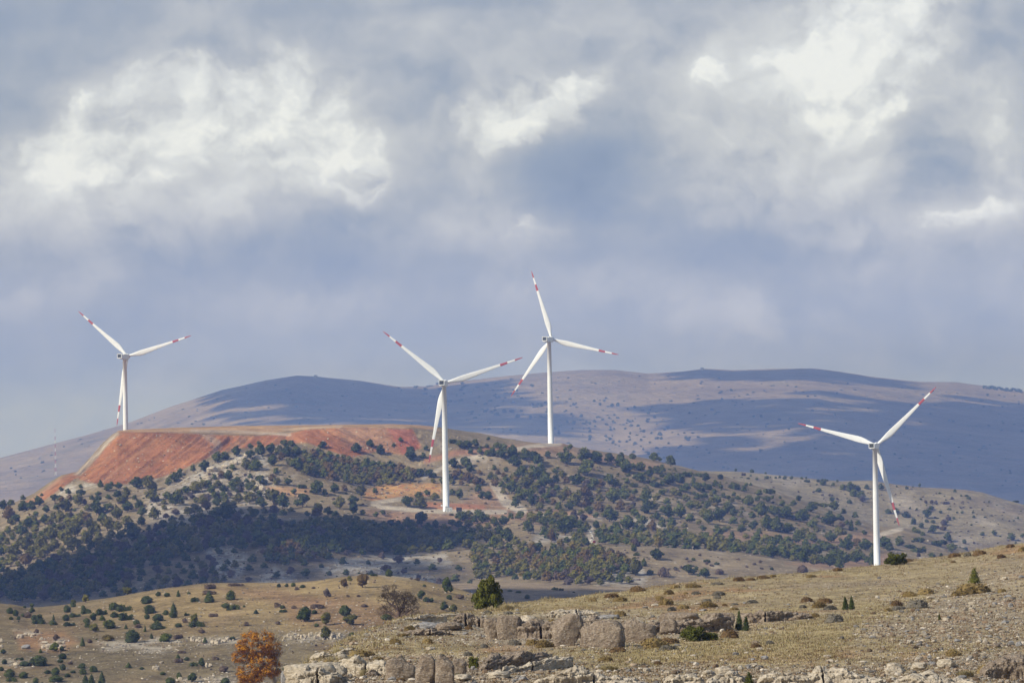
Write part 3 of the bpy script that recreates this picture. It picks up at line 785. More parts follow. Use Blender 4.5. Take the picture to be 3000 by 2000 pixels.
# ------------------------------------------------------------------ wind turbines
m_white, _, b_ = principled('turbine_white_paint', 0.45, 0.3)
_n = NT(m_white.node_tree); _o = _n.node('ShaderNodeTexCoord').outputs['Object']
_n.l.new(_n.mix(_n.ss(_n.noise(_o, 0.35, 4, 0.6), 0.35, 0.7), (0.82, 0.84, 0.86), (0.77, 0.79, 0.82)), b_.inputs['Base Color'])
m_red, _, b_ = principled('turbine_red_paint', 0.5, 0.3); b_.inputs['Base Color'].default_value = (0.40, 0.085, 0.09, 1)
m_grille, _, b_ = principled('dark_grille', 0.7, 0.2); b_.inputs['Base Color'].default_value = (0.09, 0.10, 0.09, 1)
m_grey, _, b_ = principled('grey_metal', 0.6, 0.3); b_.inputs['Base Color'].default_value = (0.42, 0.43, 0.43, 1)
m_conc, _, b_ = principled('pale_concrete', 0.9, 0.1); b_.inputs['Base Color'].default_value = (0.50, 0.47, 0.42, 1)


def rings_mesh(name, rings, mats, midx=None, smooth=True, caps=True):
    n = len(rings[0]); V_ = np.concatenate(rings); F_ = []; mi = []
    for r in range(len(rings) - 1):
        for i in range(n):
            F_.append((r * n + i, r * n + (i + 1) % n, (r + 1) * n + (i + 1) % n, (r + 1) * n + i))
            mi.append(0 if midx is None else midx[r])
    me = bpy.data.meshes.new(name)
    if caps:
        F_.append(tuple(range(n - 1, -1, -1))); mi.append(mi[0])
        F_.append(tuple(range((len(rings) - 1) * n, len(rings) * n))); mi.append(mi[-2] if midx else 0)
    me.from_pydata(V_.tolist(), [], F_)
    me.polygons.foreach_set('material_index', mi[:len(F_)])
    me.polygons.foreach_set('use_smooth', [smooth] * (len(F_) - (2 if caps else 0)) + ([False, False] if caps else []))
    for mt in mats: me.materials.append(mt)
    me.update()
    return me


def circle(r, z, n=24, cx_=0, cy_=0):
    a = np.arange(n) / n * 2 * math.pi
    return np.stack([cx_ + r * np.cos(a), cy_ + r * np.sin(a), np.full(n, z)], 1)


def tower_mesh(Hh):
    rings = []
    zs = [0, 0.25, 0.25, Hh * 0.33, Hh * 0.66, Hh - 0.6, Hh - 0.6, Hh]
    rs = [2.35, 2.35, 2.02, 1.87, 1.66, 1.38, 1.5, 1.5]
    for z, r in zip(zs, rs): rings.append(circle(r, z, 32))
    return rings_mesh('tower', rings, [m_white])


BL = 49.5


def blade_mesh():
    """along +Z, chord along X, thickness along Y"""
    st = [0, 0.02, 0.045, 0.09, 0.14, 0.19, 0.24, 0.32, 0.42, 0.54, 0.64, 0.70, 0.705, 0.795, 0.80, 0.895, 0.90, 0.95, 0.985, 1.0]
    ch = [1.9, 1.9, 1.95, 2.5, 3.3, 3.75, 3.7, 3.3, 2.75, 2.2, 1.8, 1.62, 1.60, 1.30, 1.28, 0.98, 0.96, 0.75, 0.45, 0.12]
    th = [1.9, 1.9, 1.75, 1.45, 1.15, 0.95, 0.85, 0.7, 0.55, 0.42, 0.34, 0.3, 0.3, 0.24, 0.24, 0.18, 0.18, 0.14, 0.09, 0.04]
    tw = [18, 18, 18, 17, 15, 13, 11, 8, 6, 4, 3, 2, 2, 1, 1, 0, 0, 0, 0, 0]
    rings = []
    for s, c, t, w in zip(st, ch, th, tw):
        a = np.arange(16) / 16 * 2 * math.pi
        round_ = max(0.0, 1 - s / 0.12)
        x = c / 2 * np.cos(a); y = t / 2 * np.sin(a) * (1 - (1 - round_) * 0.45 * (np.cos(a) * 0.5 + 0.5))
        x = x + (1 - round_) * c * 0.18 * -1
        wr = R(w); xr = x * math.cos(wr) - y * math.sin(wr); yr = x * math.sin(wr) + y * math.cos(wr)
        yr = yr - 1.6 * s * s * 0.6
        rings.append(np.stack([xr, yr, np.full(16, 1.1 + s * BL)], 1))
    mid = [0] * (len(st) - 1)
    mid[12] = 1; mid[11] = 1
    for k in (16, 17, 18): mid[k] = 1
    mid[15] = 1
    return rings_mesh('blade', rings, [m_white, m_red], mid)


def box_bm(bm, x0, x1, y0, y1, z0, z1, bev=0.0, mi=0):
    vs = [bm.verts.new(p) for p in ((x0, y0, z0), (x1, y0, z0), (x1, y1, z0), (x0, y1, z0), (x0, y0, z1), (x1, y0, z1), (x1, y1, z1), (x0, y1, z1))]
    fs = [bm.faces.new([vs[i] for i in f]) for f in ((0, 3, 2, 1), (4, 5, 6, 7), (0, 1, 5, 4), (1, 2, 6, 5), (2, 3, 7, 6), (3, 0, 4, 7))]
    for f in fs: f.material_index = mi
    if bev > 0:
        es = list({e for f in fs for e in f.edges})
        bmesh.ops.bevel(bm, geom=es, offset=bev, segments=2, affect='EDGES', profile=0.6)
    return fs


def bm_mesh(name, fn, mats):
    bm = bmesh.new(); fn(bm)
    me = bpy.data.meshes.new(name); bm.to_mesh(me); bm.free()
    for mt in mats: me.materials.append(mt)
    return me


def nacelle_mesh():
    def f(bm):
        # -Y is the rear end (towards the camera), +Y the rotor
        box_bm(bm, -1.75, 1.75, -4.6, 4.2, -1.9, 1.75, 0.35)
        box_bm(bm, -1.6, 1.6, -8.1, -4.4, -1.75, 1.35, 0.22)
        box_bm(bm, -1.5, 1.5, -9.6, -8.0, -0.75, 1.6, 0.10)
    return bm_mesh('nacelle', f, [m_white])


def frame_mesh():
    def f(bm):
        for (x0, x1, z0, z1) in ((-1.75, 1.75, 1.45, 1.85), (-1.75, 1.75, -1.35, -0.95), (-1.75, -1.40, -0.95, 1.45), (1.40, 1.75, -0.95, 1.45)):
            box_bm(bm, x0, x1, -9.98, -9.55, z0, z1)
    return bm_mesh('cooler_frame', f, [m_white])


def grille_mesh():
    def f(bm):
        box_bm(bm, -1.38, 1.38, -9.80, -9.62, -0.93, 1.43)
        for k in range(7):
            z = -0.8 + k * 0.33
            box_bm(bm, -1.36, 1.36, -9.90, -9.81, z, z + 0.12)
    return bm_mesh('cooler_grille', f, [m_grille])


def hub_mesh():
    rings = []
    for y, r in ((4.25, 1.45), (4.6, 1.75), (5.6, 1.85), (6.7, 1.75), (7.4, 1.35), (7.9, 0.75), (8.1, 0.15)):
        c = circle(r, 0, 24); rings.append(np.stack([-c[:, 0], np.full(24, y), c[:, 1]], 1))
    return rings_mesh('hub', rings, [m_white])


TM = dict(nacelle=nacelle_mesh(), frame=frame_mesh(), grille=grille_mesh(), hub=hub_mesh(), blade=blade_mesh())
HUB_Y = 5.7


def turbine(hubpix, dist, sc, yaw, tips, label):
    """hubpix: where the rotor centre stands; tips: the three blade tips"""
    v = pix_dir(*hubpix); v = v / math.hypot(v[0], v[1]) * dist
    yawr = R(yaw)
    ax = np.array([math.sin(yawr), math.cos(yawr), 0])      # from rear to rotor
    tx, ty = v[0] - ax[0] * HUB_Y * sc, v[1] - ax[1] * HUB_Y * sc
    gz = land_z(tx, ty)
    Hh = (v[2] - gz + 0.3) / sc - 2.3
    root = bpy.data.objects.new('wind_turbine', None); COL.objects.link(root)
    root.location = (tx, ty, gz - 0.3); root.scale = (sc, sc, sc); root.empty_display_size = 5
    tag(root, label, 'wind turbine', 'wind turbines on the hills')
    tw = link('tower', tower_mesh(Hh), (0, 0, 0), root)

    def door(bm):
        box_bm(bm, -0.5, 0.5, -2.12, -1.9, 1.2, 3.4)
        box_bm(bm, -0.8, 0.8, -3.4, -2.05, 1.0, 1.12)
        for k in range(5): box_bm(bm, -0.8, 0.8, -3.4 - 0.28 * (k + 1), -3.4 - 0.28 * k, 0.0, 1.0 - 0.19 * (k + 1))
    link('door', bm_mesh('door', door, [m_grey]), (0, 0, 0.25), tw)
    nz = Hh + 1.9
    nac = link('nacelle', TM['nacelle'], (0, 0, nz), root); nac.rotation_euler = (0, 0, -yawr)
    link('cooler_frame', TM['frame'], (0, 0, 0), nac); link('cooler_grille', TM['grille'], (0, 0, 0), nac)
    hb = link('hub', TM['hub'], (0, 0, nz + 0.4), root); hb.rotation_euler = (0, 0, -yawr)
    right = np.array([math.cos(yawr), -math.sin(yawr), 0])
    for (x, y) in tips:
        dx = (x - hubpix[0]) / math.cos(yawr - math.atan((hubpix[0] - 1500) / FOC)); dy = -(y - hubpix[1])
        th = math.atan2(dy, dx) + ROLL
        # blade along radial direction; chord and sense as on the photograph
        rad = Vector((right * math.cos(th) + np.array([0, 0, 1]) * math.sin(th)).tolist())
        axv = Vector(ax.tolist())
        tang = axv.cross(rad)                  # chord direction
        M = Matrix((tang, -axv, rad)).transposed()
        if M.determinant() < 0: M = Matrix((-tang, -axv, rad)).transposed()
        o = bpy.data.objects.new('blade', TM['blade']); COL.objects.link(o); o.parent = root
        MM = M.to_4x4(); MM.translation = Vector((ax[0] * HUB_Y, ax[1] * HUB_Y, nz + 0.4))
        o.matrix_local = MM
    return root


turbine((374, 1043), 3150, 1.025, 17, [(222, 905), (563, 982), (341, 1250)], 'white wind turbine at the edge of the red plateau, farthest from the others')
tB = turbine((1305, 1121), 2635, 1.0, 8, [(1115, 965), (1530, 1047), (1257, 1352)], 'white wind turbine standing on the dirt pad halfway up the wooded hill')
turbine((1616, 993), 3110, 1.035, 19, [(1555, 792), (1819, 1042), (1499, 1155)], 'tallest standing white wind turbine, on the ridge behind the trees with one blade pointing up')
turbine((2568, 1304), 2270, 0.876, 16, [(2741, 1133), (2328, 1237), (2633, 1538)], 'white wind turbine whose foot is hidden by the stony slope beside a round bush')

# equipment beside the middle turbine, then a dark box for bank shade
gp = ground(1317, 1498.5, 2600, 2660)


def trafo(bm):
    box_bm(bm, -1.7, 1.7, -1.2, 1.2, 0, 2.7, 0.05)
tf = bpy.data.objects.new('transformer_cabin', None); COL.objects.link(tf); tf.location = (gp[0], gp[1] - 3, gp[2] - 0.1)
tag(tf, 'small white transformer cabin at the foot of the middle wind turbine', 'cabin')
link('wall', bm_mesh('wall', trafo, [m_white]), (0, 0, 0), tf)
link('roof', bm_mesh('roof', lambda bm: box_bm(bm, -1.85, 1.85, -1.35, 1.35, 2.7, 2.85), [m_grey]), (0, 0, 0), tf)
for dx_ in (-0.82, 0.82):
    link('door', bm_mesh('door', lambda bm: box_bm(bm, dx_ - 0.7, dx_ + 0.7, -1.26, -1.203, 0.15, 2.3), [m_grey]), (0, 0, 0), tf)
g2 = ground(1294, 1488, 2600, 2668)
cb = bpy.data.objects.new('lamp_box', None); COL.objects.link(cb); cb.location = (g2[0], g2[1], g2[2])
tag(cb, 'small white box on a short post left of the middle turbine tower', 'control box')
link('post', bm_mesh('post', lambda bm: box_bm(bm, -0.12, 0.12, -0.12, 0.12, 0, 1.2), [m_grey]), (0, 0, 0), cb)
link('box', bm_mesh('box', lambda bm: box_bm(bm, -0.55, 0.55, -0.4, 0.4, 1.2, 2.2, 0.04), [m_white]), (0, 0, 0), cb)
g3 = ground(1345, 1498, 2600, 2668)  # near-black box added in place of the shadow under the bank
ct = bpy.data.objects.new('bank_shade_box', None); COL.objects.link(ct); ct.location = (g3[0], g3[1] + 1, g3[2] - 0.05)
tag(ct, 'dark box added for the bank shadow on the pad right of the middle turbine', 'shade stand-in')
m_dk, _, b_ = principled('bank_shade_dark', 0.7, 0.2); b_.inputs['Base Color'].default_value = (0.055, 0.05, 0.055, 1)


def shade_box(bm):
    box_bm(bm, -1.7, 1.7, -1.2, 1.2, 0, 2.6)
    for k in range(12): box_bm(bm, -1.6 + k * 0.28, -1.47 + k * 0.28, -1.26, -1.203, 0.1, 2.5)
link('body', bm_mesh('body', shade_box, [m_dk]), (0, 0, 0), ct)
link('roof', bm_mesh('roof', lambda bm: box_bm(bm, -1.74, 1.74, -1.26, 1.26, 2.603, 2.68), [m_dk]), (0, 0, 0), ct)

# radio mast far behind the red scar
gm = ground(163, 1392, 8100, 13500)
dm = math.hypot(gm[0], gm[1]); MH_ = 137 / FOC * dm
mast = bpy.data.objects.new('radio_mast', None); COL.objects.link(mast); mast.location = tuple(gm)
tag(mast, 'thin red and white lattice mast, faint on the far slope behind the red scar', 'radio mast')


def mast_seg(z0, z1, w0, w1):
    def f(bm):
        cs0 = [(-w0, -w0), (w0, -w0), (w0, w0), (-w0, w0)]; cs1 = [(-w1, -w1), (w1, -w1), (w1, w1), (-w1, w1)]
        def bar(p, q, r):
            p = Vector(p); q = Vector(q); d = q - p
            ret = bmesh.ops.create_cone(bm, cap_ends=False, segments=4, radius1=r, radius2=r, depth=d.length)
            rot = d.to_track_quat('Z', 'Y').to_matrix().to_4x4(); rot.translation = (p + q) / 2
            bmesh.ops.transform(bm, matrix=rot, verts=ret['verts'])
        for i in range(4):
            bar((*cs0[i], z0), (*cs1[i], z1), 0.2)
            j = (i + 1) % 4
            bar((*cs0[i], z0), (*cs1[j], z1), 0.13); bar((*cs0[j], z0), (*cs1[i], z1), 0.13)
            bar((*cs1[i], z1), (*cs1[j], z1), 0.13)
    return f
NS = 12
for k in range(NS):
    w0 = 1.5 * (1 - k / NS) + 0.35; w1 = 1.5 * (1 - (k + 1) / NS) + 0.35
    link('mast_section', bm_mesh('mast_section', mast_seg(MH_ * k / NS, MH_ * (k + 1) / NS, w0, w1), [m_red if k % 2 else m_white]), (0, 0, 0), mast)

# two small huts on the far ridge
for (x, y, lb) in ((925, 1103, 'tiny hut on the rounded top of the far mountain behind the red plateau'), (2057, 1081, 'tiny lookout hut on the far ridge behind the tallest turbine')):
    g = ground(x, y + 3, 11000, 14000)
    hu = bpy.data.objects.new('ridge_hut', None); COL.objects.link(hu); hu.location = tuple(g); hu.scale = (1.5, 1.5, 1.5)
    tag(hu, lb, 'hut', 'huts on the far ridge')
    link('wall', bm_mesh('wall', lambda bm: box_bm(bm, -3.2, 3.2, -2.4, 2.4, -1.5, 3.4), [m_conc]), (0, 0, 0), hu)

    def hroof(bm):
        vs = [bm.verts.new(p) for p in ((-3.6, -2.9, 3.4), (3.6, -2.9, 3.4), (3.6, 2.9, 3.4), (-3.6, 2.9, 3.4), (-3.6, 0, 5.2), (3.6, 0, 5.2))]
        for f in ((0, 1, 5, 4), (2, 3, 4, 5), (0, 4, 3), (1, 2, 5), (0, 3, 2, 1)): bm.faces.new([vs[i] for i in f])
    link('roof', bm_mesh('roof', hroof, [m_grey]), (0, 0, 0), hu)

# ------------------------------------------------------------------ plants
def leaf_material(name, c1, c2, c3, scale=2.0, rough=0.8):
    mt, n, b = principled(name, rough, 0.12)
    at = n.node('ShaderNodeAttribute', attribute_name='tint')
    oi = n.node('ShaderNodeObjectInfo')
    tcn = n.node('ShaderNodeTexCoord')
    v = n.noise(tcn.outputs['Object'], scale, 3, 0.6)
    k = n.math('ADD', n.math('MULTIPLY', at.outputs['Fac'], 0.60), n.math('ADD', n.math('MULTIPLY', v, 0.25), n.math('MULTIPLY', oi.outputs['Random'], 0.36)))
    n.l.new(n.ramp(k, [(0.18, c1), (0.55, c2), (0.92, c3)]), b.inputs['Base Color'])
    return mt


MAT_DARK = leaf_material('dark_oak_leaves', (0.020, 0.030, 0.007), (0.055, 0.074, 0.014), (0.155, 0.165, 0.032))
MAT_OLIVE = leaf_material('olive_oak_leaves', (0.044, 0.047, 0.010), (0.105, 0.102, 0.020), (0.21, 0.185, 0.040))
MAT_BROWN = leaf_material('browning_leaves', (0.065, 0.045, 0.018), (0.125, 0.082, 0.028), (0.190, 0.130, 0.045))
MAT_GREY = leaf_material('bare_grey_twigs', (0.060, 0.045, 0.038), (0.100, 0.078, 0.066), (0.150, 0.120, 0.100))
MAT_PURP = leaf_material('purple_brown_twigs', (0.10, 0.070, 0.050), (0.15, 0.108, 0.078), (0.20, 0.150, 0.11))
MAT_JUN = leaf_material('juniper_green', (0.030, 0.042, 0.014), (0.062, 0.080, 0.026), (0.12, 0.14, 0.042))
MAT_JUNB = leaf_material('juniper_yellow_green', (0.035, 0.042, 0.008), (0.080, 0.088, 0.016), (0.19, 0.18, 0.035), 6)
MAT_YEL = leaf_material('yellow_leaves', (0.10, 0.075, 0.02), (0.17, 0.13, 0.03), (0.24, 0.19, 0.05))
MAT_ORANGE = leaf_material('orange_leaves', (0.20, 0.075, 0.010), (0.48, 0.21, 0.020), (0.66, 0.36, 0.045), 1.0)
MAT_RED = leaf_material('red_leaves', (0.15, 0.02, 0.015), (0.25, 0.03, 0.03), (0.3, 0.06, 0.04))
MAT_GOLD = leaf_material('golden_cushion', (0.10, 0.068, 0.026), (0.185, 0.130, 0.050), (0.31, 0.225, 0.095), 5)
MAT_RUST = leaf_material('rusty_cushion', (0.075, 0.044, 0.021), (0.135, 0.084, 0.038), (0.215, 0.14, 0.065), 5)
MAT_SPINE = leaf_material('grey_spiny_cushion', (0.075, 0.066, 0.050), (0.135, 0.120, 0.092), (0.21, 0.185, 0.145), 5)
MAT_STRAW = leaf_material('straw_grass', (0.19, 0.155, 0.072), (0.33, 0.268, 0.135), (0.47, 0.39, 0.22), 3)
m_bark, nb, b_ = principled('bark', 0.95, 0.05)
nb.l.new(nb.mix(nb.noise(nb.node('ShaderNodeTexCoord').outputs['Object'], 6, 5, 0.7), (0.06, 0.042, 0.03), (0.17, 0.125, 0.13)), b_.inputs['Base Color'])
m_barkp, nb, b_ = principled('pale_bark', 0.95, 0.05)
nb.l.new(nb.mix(nb.noise(nb.node('ShaderNodeTexCoord').outputs['Object'], 6, 5, 0.7), (0.20, 0.16, 0.12), (0.42, 0.37, 0.30)), b_.inputs['Base Color'])


def lumpy(lobes, ico, nleaf, lsize, rng, core=0.86, up=0.0):
    """lobes: (cx,cy,cz,rx,ry,rz); returns verts, faces(tri), tint"""
    Vs, Fs, Ts = [], [], []; off = 0
    lobes = np.array(lobes)
    for L_ in lobes:
        ph = rng.random(3) * 6
        d = 1 + 0.18 * np.sin(ico[0][:, [1, 2, 0]] * 4.1 + ph).sum(1) / 1.6 + rng.normal(0, 0.05, len(ico[0]))
        v = ico[0] * d[:, None] * L_[3:6] * core + L_[:3]
        Vs.append(v); Fs.append(ico[1] + off); off += len(v)
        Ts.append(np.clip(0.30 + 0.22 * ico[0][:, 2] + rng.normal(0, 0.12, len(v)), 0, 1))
    if nleaf:
        w = (lobes[:, 3] * lobes[:, 5]); w = w / w.sum()
        li = rng.choice(len(lobes), nleaf, p=w)
        n = rng.normal(0, 1, (nleaf, 3)); n /= np.linalg.norm(n, axis=1, keepdims=True)
        n[:, 2] = np.where(n[:, 2] < -0.5, -n[:, 2], n[:, 2])
        pos = lobes[li, :3] + n * lobes[li, 3:6] * rng.uniform(0.82, 1.12, (nleaf, 1))
        t1 = rng.normal(0, 1, (nleaf, 3)); t1 /= np.linalg.norm(t1, axis=1, keepdims=True)
        t2 = np.cross(t1, n) ; t2 /= np.linalg.norm(t2, axis=1, keepdims=True) + 1e-6
        s = lsize * rng.uniform(0.6, 1.4, (nleaf, 1))
        upv = np.array([0, 0, 1.0]) * up
        a = pos - t1 * s * 0.5; b = pos + t1 * s * 0.5; c = pos + (t2 + upv) * s * 0.9 + n * s * 0.35
        Vs.append(np.stack([a, b, c], 1).reshape(-1, 3))
        Fs.append(np.arange(nleaf * 3).reshape(-1, 3) + off)
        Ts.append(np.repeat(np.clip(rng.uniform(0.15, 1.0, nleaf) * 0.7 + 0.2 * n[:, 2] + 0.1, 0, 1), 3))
    return np.concatenate(Vs), np.concatenate(Fs), np.concatenate(Ts)


def stick(p0, p1, r0, r1, n=5):
    p0 = np.array(p0, float); p1 = np.array(p1, float); d = p1 - p0; L_ = np.linalg.norm(d) + 1e-9; d /= L_
    u = np.cross(d, [0.3, 0.9, 0.2]); u /= np.linalg.norm(u); w = np.cross(d, u)
    a = np.arange(n) / n * 2 * math.pi
    c0 = p0 + r0 * (np.cos(a)[:, None] * u + np.sin(a)[:, None] * w); c1 = p1 + r1 * (np.cos(a)[:, None] * u + np.sin(a)[:, None] * w)
    V_ = np.concatenate([c0, c1]); F_ = []
    for i in range(n):
        j = (i + 1) % n
        F_ += [(i, j, n + j), (i, n + j, n + i)]
    return V_, np.array(F_)


def sticks(lst, n=5):
    Vs, Fs = [], []; off = 0
    for s in lst:
        v, f = stick(*s, n=n); Vs.append(v); Fs.append(f + off); off += len(v)
    return np.concatenate(Vs), np.concatenate(Fs)


def oak_lobes(rng, wide=1.0):
    lb = [(0, 0, 0.52, 0.33, 0.33, 0.30)]
    n = rng.integers(5, 8)
    for k in range(n):
        a = 2 * math.pi * (k + rng.random() * 0.7) / n; r = rng.uniform(0.16, 0.38) * wide
        s = rng.uniform(0.12, 0.26)
        lb.append((r * math.cos(a), r * math.sin(a), rng.uniform(0.20, 0.66), s, s, s * 0.9))
    lb.append((rng.uniform(-.12, .12), rng.uniform(-.1, .1), rng.uniform(0.66, 0.78), 0.2, 0.2, 0.18))
    lb.append((rng.uniform(-.15, .15), rng.uniform(-.1, .1), 0.25, 0.28, 0.28, 0.2))
    return lb


def cone_lobes(rng, h=1.3):
    lb = []
    for k in range(9):
        t = k / 8
        r = 0.42 * (1 - t) ** 0.8 + 0.07
        lb.append((rng.uniform(-.06, .06) * (1 - t), rng.uniform(-.06, .06), 0.14 + t * (h - 0.2), r, r, 0.17 + 0.05 * (1 - t)))
    return lb


def dome_lobes(rng, h=0.7):
    lb = [(0, 0, h * 0.35, 0.40, 0.40, h * 0.55)]
    for k in range(6):
        a = 2 * math.pi * k / 6 + rng.random() * 1.3; s = rng.uniform(0.10, 0.24); r = rng.uniform(0.16, 0.38)
        lb.append((r * math.cos(a), r * math.sin(a), rng.uniform(0.05, h * 0.65), s, s, s * rng.uniform(0.6, 1.1)))
    lb.append((rng.uniform(-.1, .1), 0, h * 0.72, 0.2, 0.2, h * 0.26))
    return lb


def flat_lobes(rng):
    lb = []
    for k in range(6):
        s = rng.uniform(0.15, 0.24)
        lb.append((-0.28 + 0.56 * k / 5, rng.uniform(-.24, .24), s * rng.uniform(0.3, 0.7), s, s, s * rng.uniform(0.7, 1.3)))
    return lb


def plant_mesh(name, kind, seed, mat, ico=ICO1, nleaf=260, ls=0.10, trunk=True):
    rng = np.random.default_rng(seed)
    lobes = {'oak': oak_lobes, 'cone': cone_lobes, 'dome': dome_lobes, 'flat': flat_lobes}[kind](rng)
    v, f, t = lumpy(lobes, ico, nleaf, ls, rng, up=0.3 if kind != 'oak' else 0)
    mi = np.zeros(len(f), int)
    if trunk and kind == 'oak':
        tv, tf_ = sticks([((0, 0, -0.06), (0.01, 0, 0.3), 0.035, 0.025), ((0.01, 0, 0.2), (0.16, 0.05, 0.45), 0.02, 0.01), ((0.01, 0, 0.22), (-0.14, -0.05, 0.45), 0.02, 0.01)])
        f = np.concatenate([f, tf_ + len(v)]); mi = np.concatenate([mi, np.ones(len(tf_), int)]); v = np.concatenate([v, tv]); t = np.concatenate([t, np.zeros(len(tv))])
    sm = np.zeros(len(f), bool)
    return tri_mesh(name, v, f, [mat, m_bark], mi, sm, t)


CMAT = dict(dark=MAT_DARK, olive=MAT_OLIVE, brown=MAT_BROWN, grey=MAT_GREY, purple=MAT_PURP, juniper=MAT_JUN, yellow=MAT_YEL, red=MAT_RED)
PM = {}


def get_mesh(kind, colour, k):
    key = (kind, colour, k)
    if key not in PM: PM[key] = plant_mesh(kind + '_crown', kind, 100 + k * 7 + len(kind), CMAT[colour], ICO1, 360, 0.125)
    return PM[key]


PLANTS = []      # dict(px,py,w,h,kind,colour,place,cat,name,...)
rgl = random.Random(11)


def tile(x0, y0, sc, entries, dmin, dmax, where):
    """entries: (tile x, tile y of the crown centre, width in tile units, colour letter, shape letter[, height ratio])"""
    for e in entries:
        tx, ty, w, c, s = e[:5]
        hr = e[5] if len(e) > 5 else {'o': 0.92, 'c': 1.3, 'd': 0.72, 'f': 0.38}[s]
        w3 = w / sc; cxp = x0 + tx / sc; cyp = y0 + ty / sc
        PLANTS.append(dict(px=cxp, py=cyp + 0.45 * hr * w3, w=w3, hr=hr, c=c, s=s, dmin=dmin, dmax=dmax, where=where))


W0, W1 = 2190, 3000
tile(0, 1400, 4.704, [(315, 272, 80, 'd', 'o'), (840, 155, 75, 'd', 'o'), (935, 185, 90, 'd', 'o'), (575, 230, 50, 'd', 'o'), (1110, 115, 70, 'd', 'o'), (1115, 215, 125, 'd', 'o'), (1385, 75, 80, 'd', 'c'), (1490, 130, 120, 'd', 'o'),
    (1540, 85, 80, 'd', 'o'), (1640, 105, 100, 'd', 'o'), (750, 275, 105, 'd', 'o'), (520, 285, 90, 'd', 'o'), (150, 340, 110, 'd', 'o'), (40, 390, 130, 'd', 'o'), (330, 395, 160, 'd', 'o'), (430, 380, 150, 'd', 'o'), (540, 330, 130, 'd', 'o'),
    (850, 290, 90, 'b', 'o'), (960, 270, 90, 'b', 'o'), (1080, 320, 160, 'o', 'o'), (900, 380, 200, 'o', 'o'), (640, 430, 110, 'd', 'o'), (500, 500, 90, 'd', 'o'), (120, 500, 180, 'b', 'o'), (220, 560, 120, 'd', 'o'), (150, 600, 130, 'o', 'o'),
    (1350, 220, 80, 'd', 'o'), (1350, 300, 120, 'd', 'o'), (1330, 430, 190, 'd', 'o'), (1470, 410, 130, 'd', 'o'), (1630, 220, 140, 'd', 'o'), (1740, 220, 150, 'o', 'o'), (1900, 70, 200, 'd', 'o'), (2050, 100, 220, 'o', 'o'), (2320, 60, 110, 'd', 'o'),
    (1700, 310, 180, 'o', 'o'), (1900, 350, 100, 'd', 'c'), (1760, 400, 160, 'd', 'o'), (2100, 240, 210, 'o', 'o'), (2300, 240, 120, 'd', 'o'), (1960, 460, 140, 'd', 'o'), (2120, 500, 170, 'o', 'o'), (1620, 500, 170, 'o', 'o'),
    (1420, 560, 140, 'd', 'o'), (1190, 560, 140, 'b', 'o'), (1080, 600, 200, 'o', 'o'), (830, 560, 160, 'o', 'o'), (620, 590, 120, 'd', 'o'), (400, 640, 130, 'd', 'o'), (280, 640, 90, 'd', 'o'), (290, 730, 160, 'd', 'o'), (110, 740, 80, 'd', 'o'),
    (170, 830, 80, 'd', 'o'), (840, 670, 140, 'o', 'o'), (1240, 650, 130, 'o', 'o'), (1480, 650, 180, 'o', 'o'), (1750, 600, 170, 'o', 'o'), (1950, 610, 130, 'd', 'o'), (2250, 640, 140, 'd', 'o'), (1620, 680, 130, 'o', 'o'), (1800, 700, 200, 'd', 'o'),
    (2050, 710, 100, 'd', 'o'), (1040, 720, 200, 'o', 'o'), (1260, 740, 140, 'o', 'o'), (900, 820, 210, 'o', 'o'), (700, 800, 180, 'o', 'o'), (560, 770, 90, 'd', 'o'), (380, 830, 100, 'o', 'o'), (480, 810, 80, 'd', 'o'), (1200, 850, 180, 'o', 'o'),
    (1650, 810, 120, 'd', 'o'), (1830, 780, 220, 'd', 'o'), (340, 920, 220, 'o', 'o'), (560, 900, 210, 'o', 'o'), (1000, 930, 220, 'o', 'o'), (1250, 930, 150, 'd', 'o'), (750, 930, 180, 'o', 'o'), (200, 1000, 210, 'o', 'o'), (450, 1020, 220, 'o', 'o'),
    (650, 990, 180, 'o', 'o'), (20, 1020, 120, 'd', 'o'), (150, 1130, 210, 'o', 'o'), (350, 1130, 180, 'b', 'o'), (560, 1060, 160, 'o', 'o')], W0, W1, 'mh')
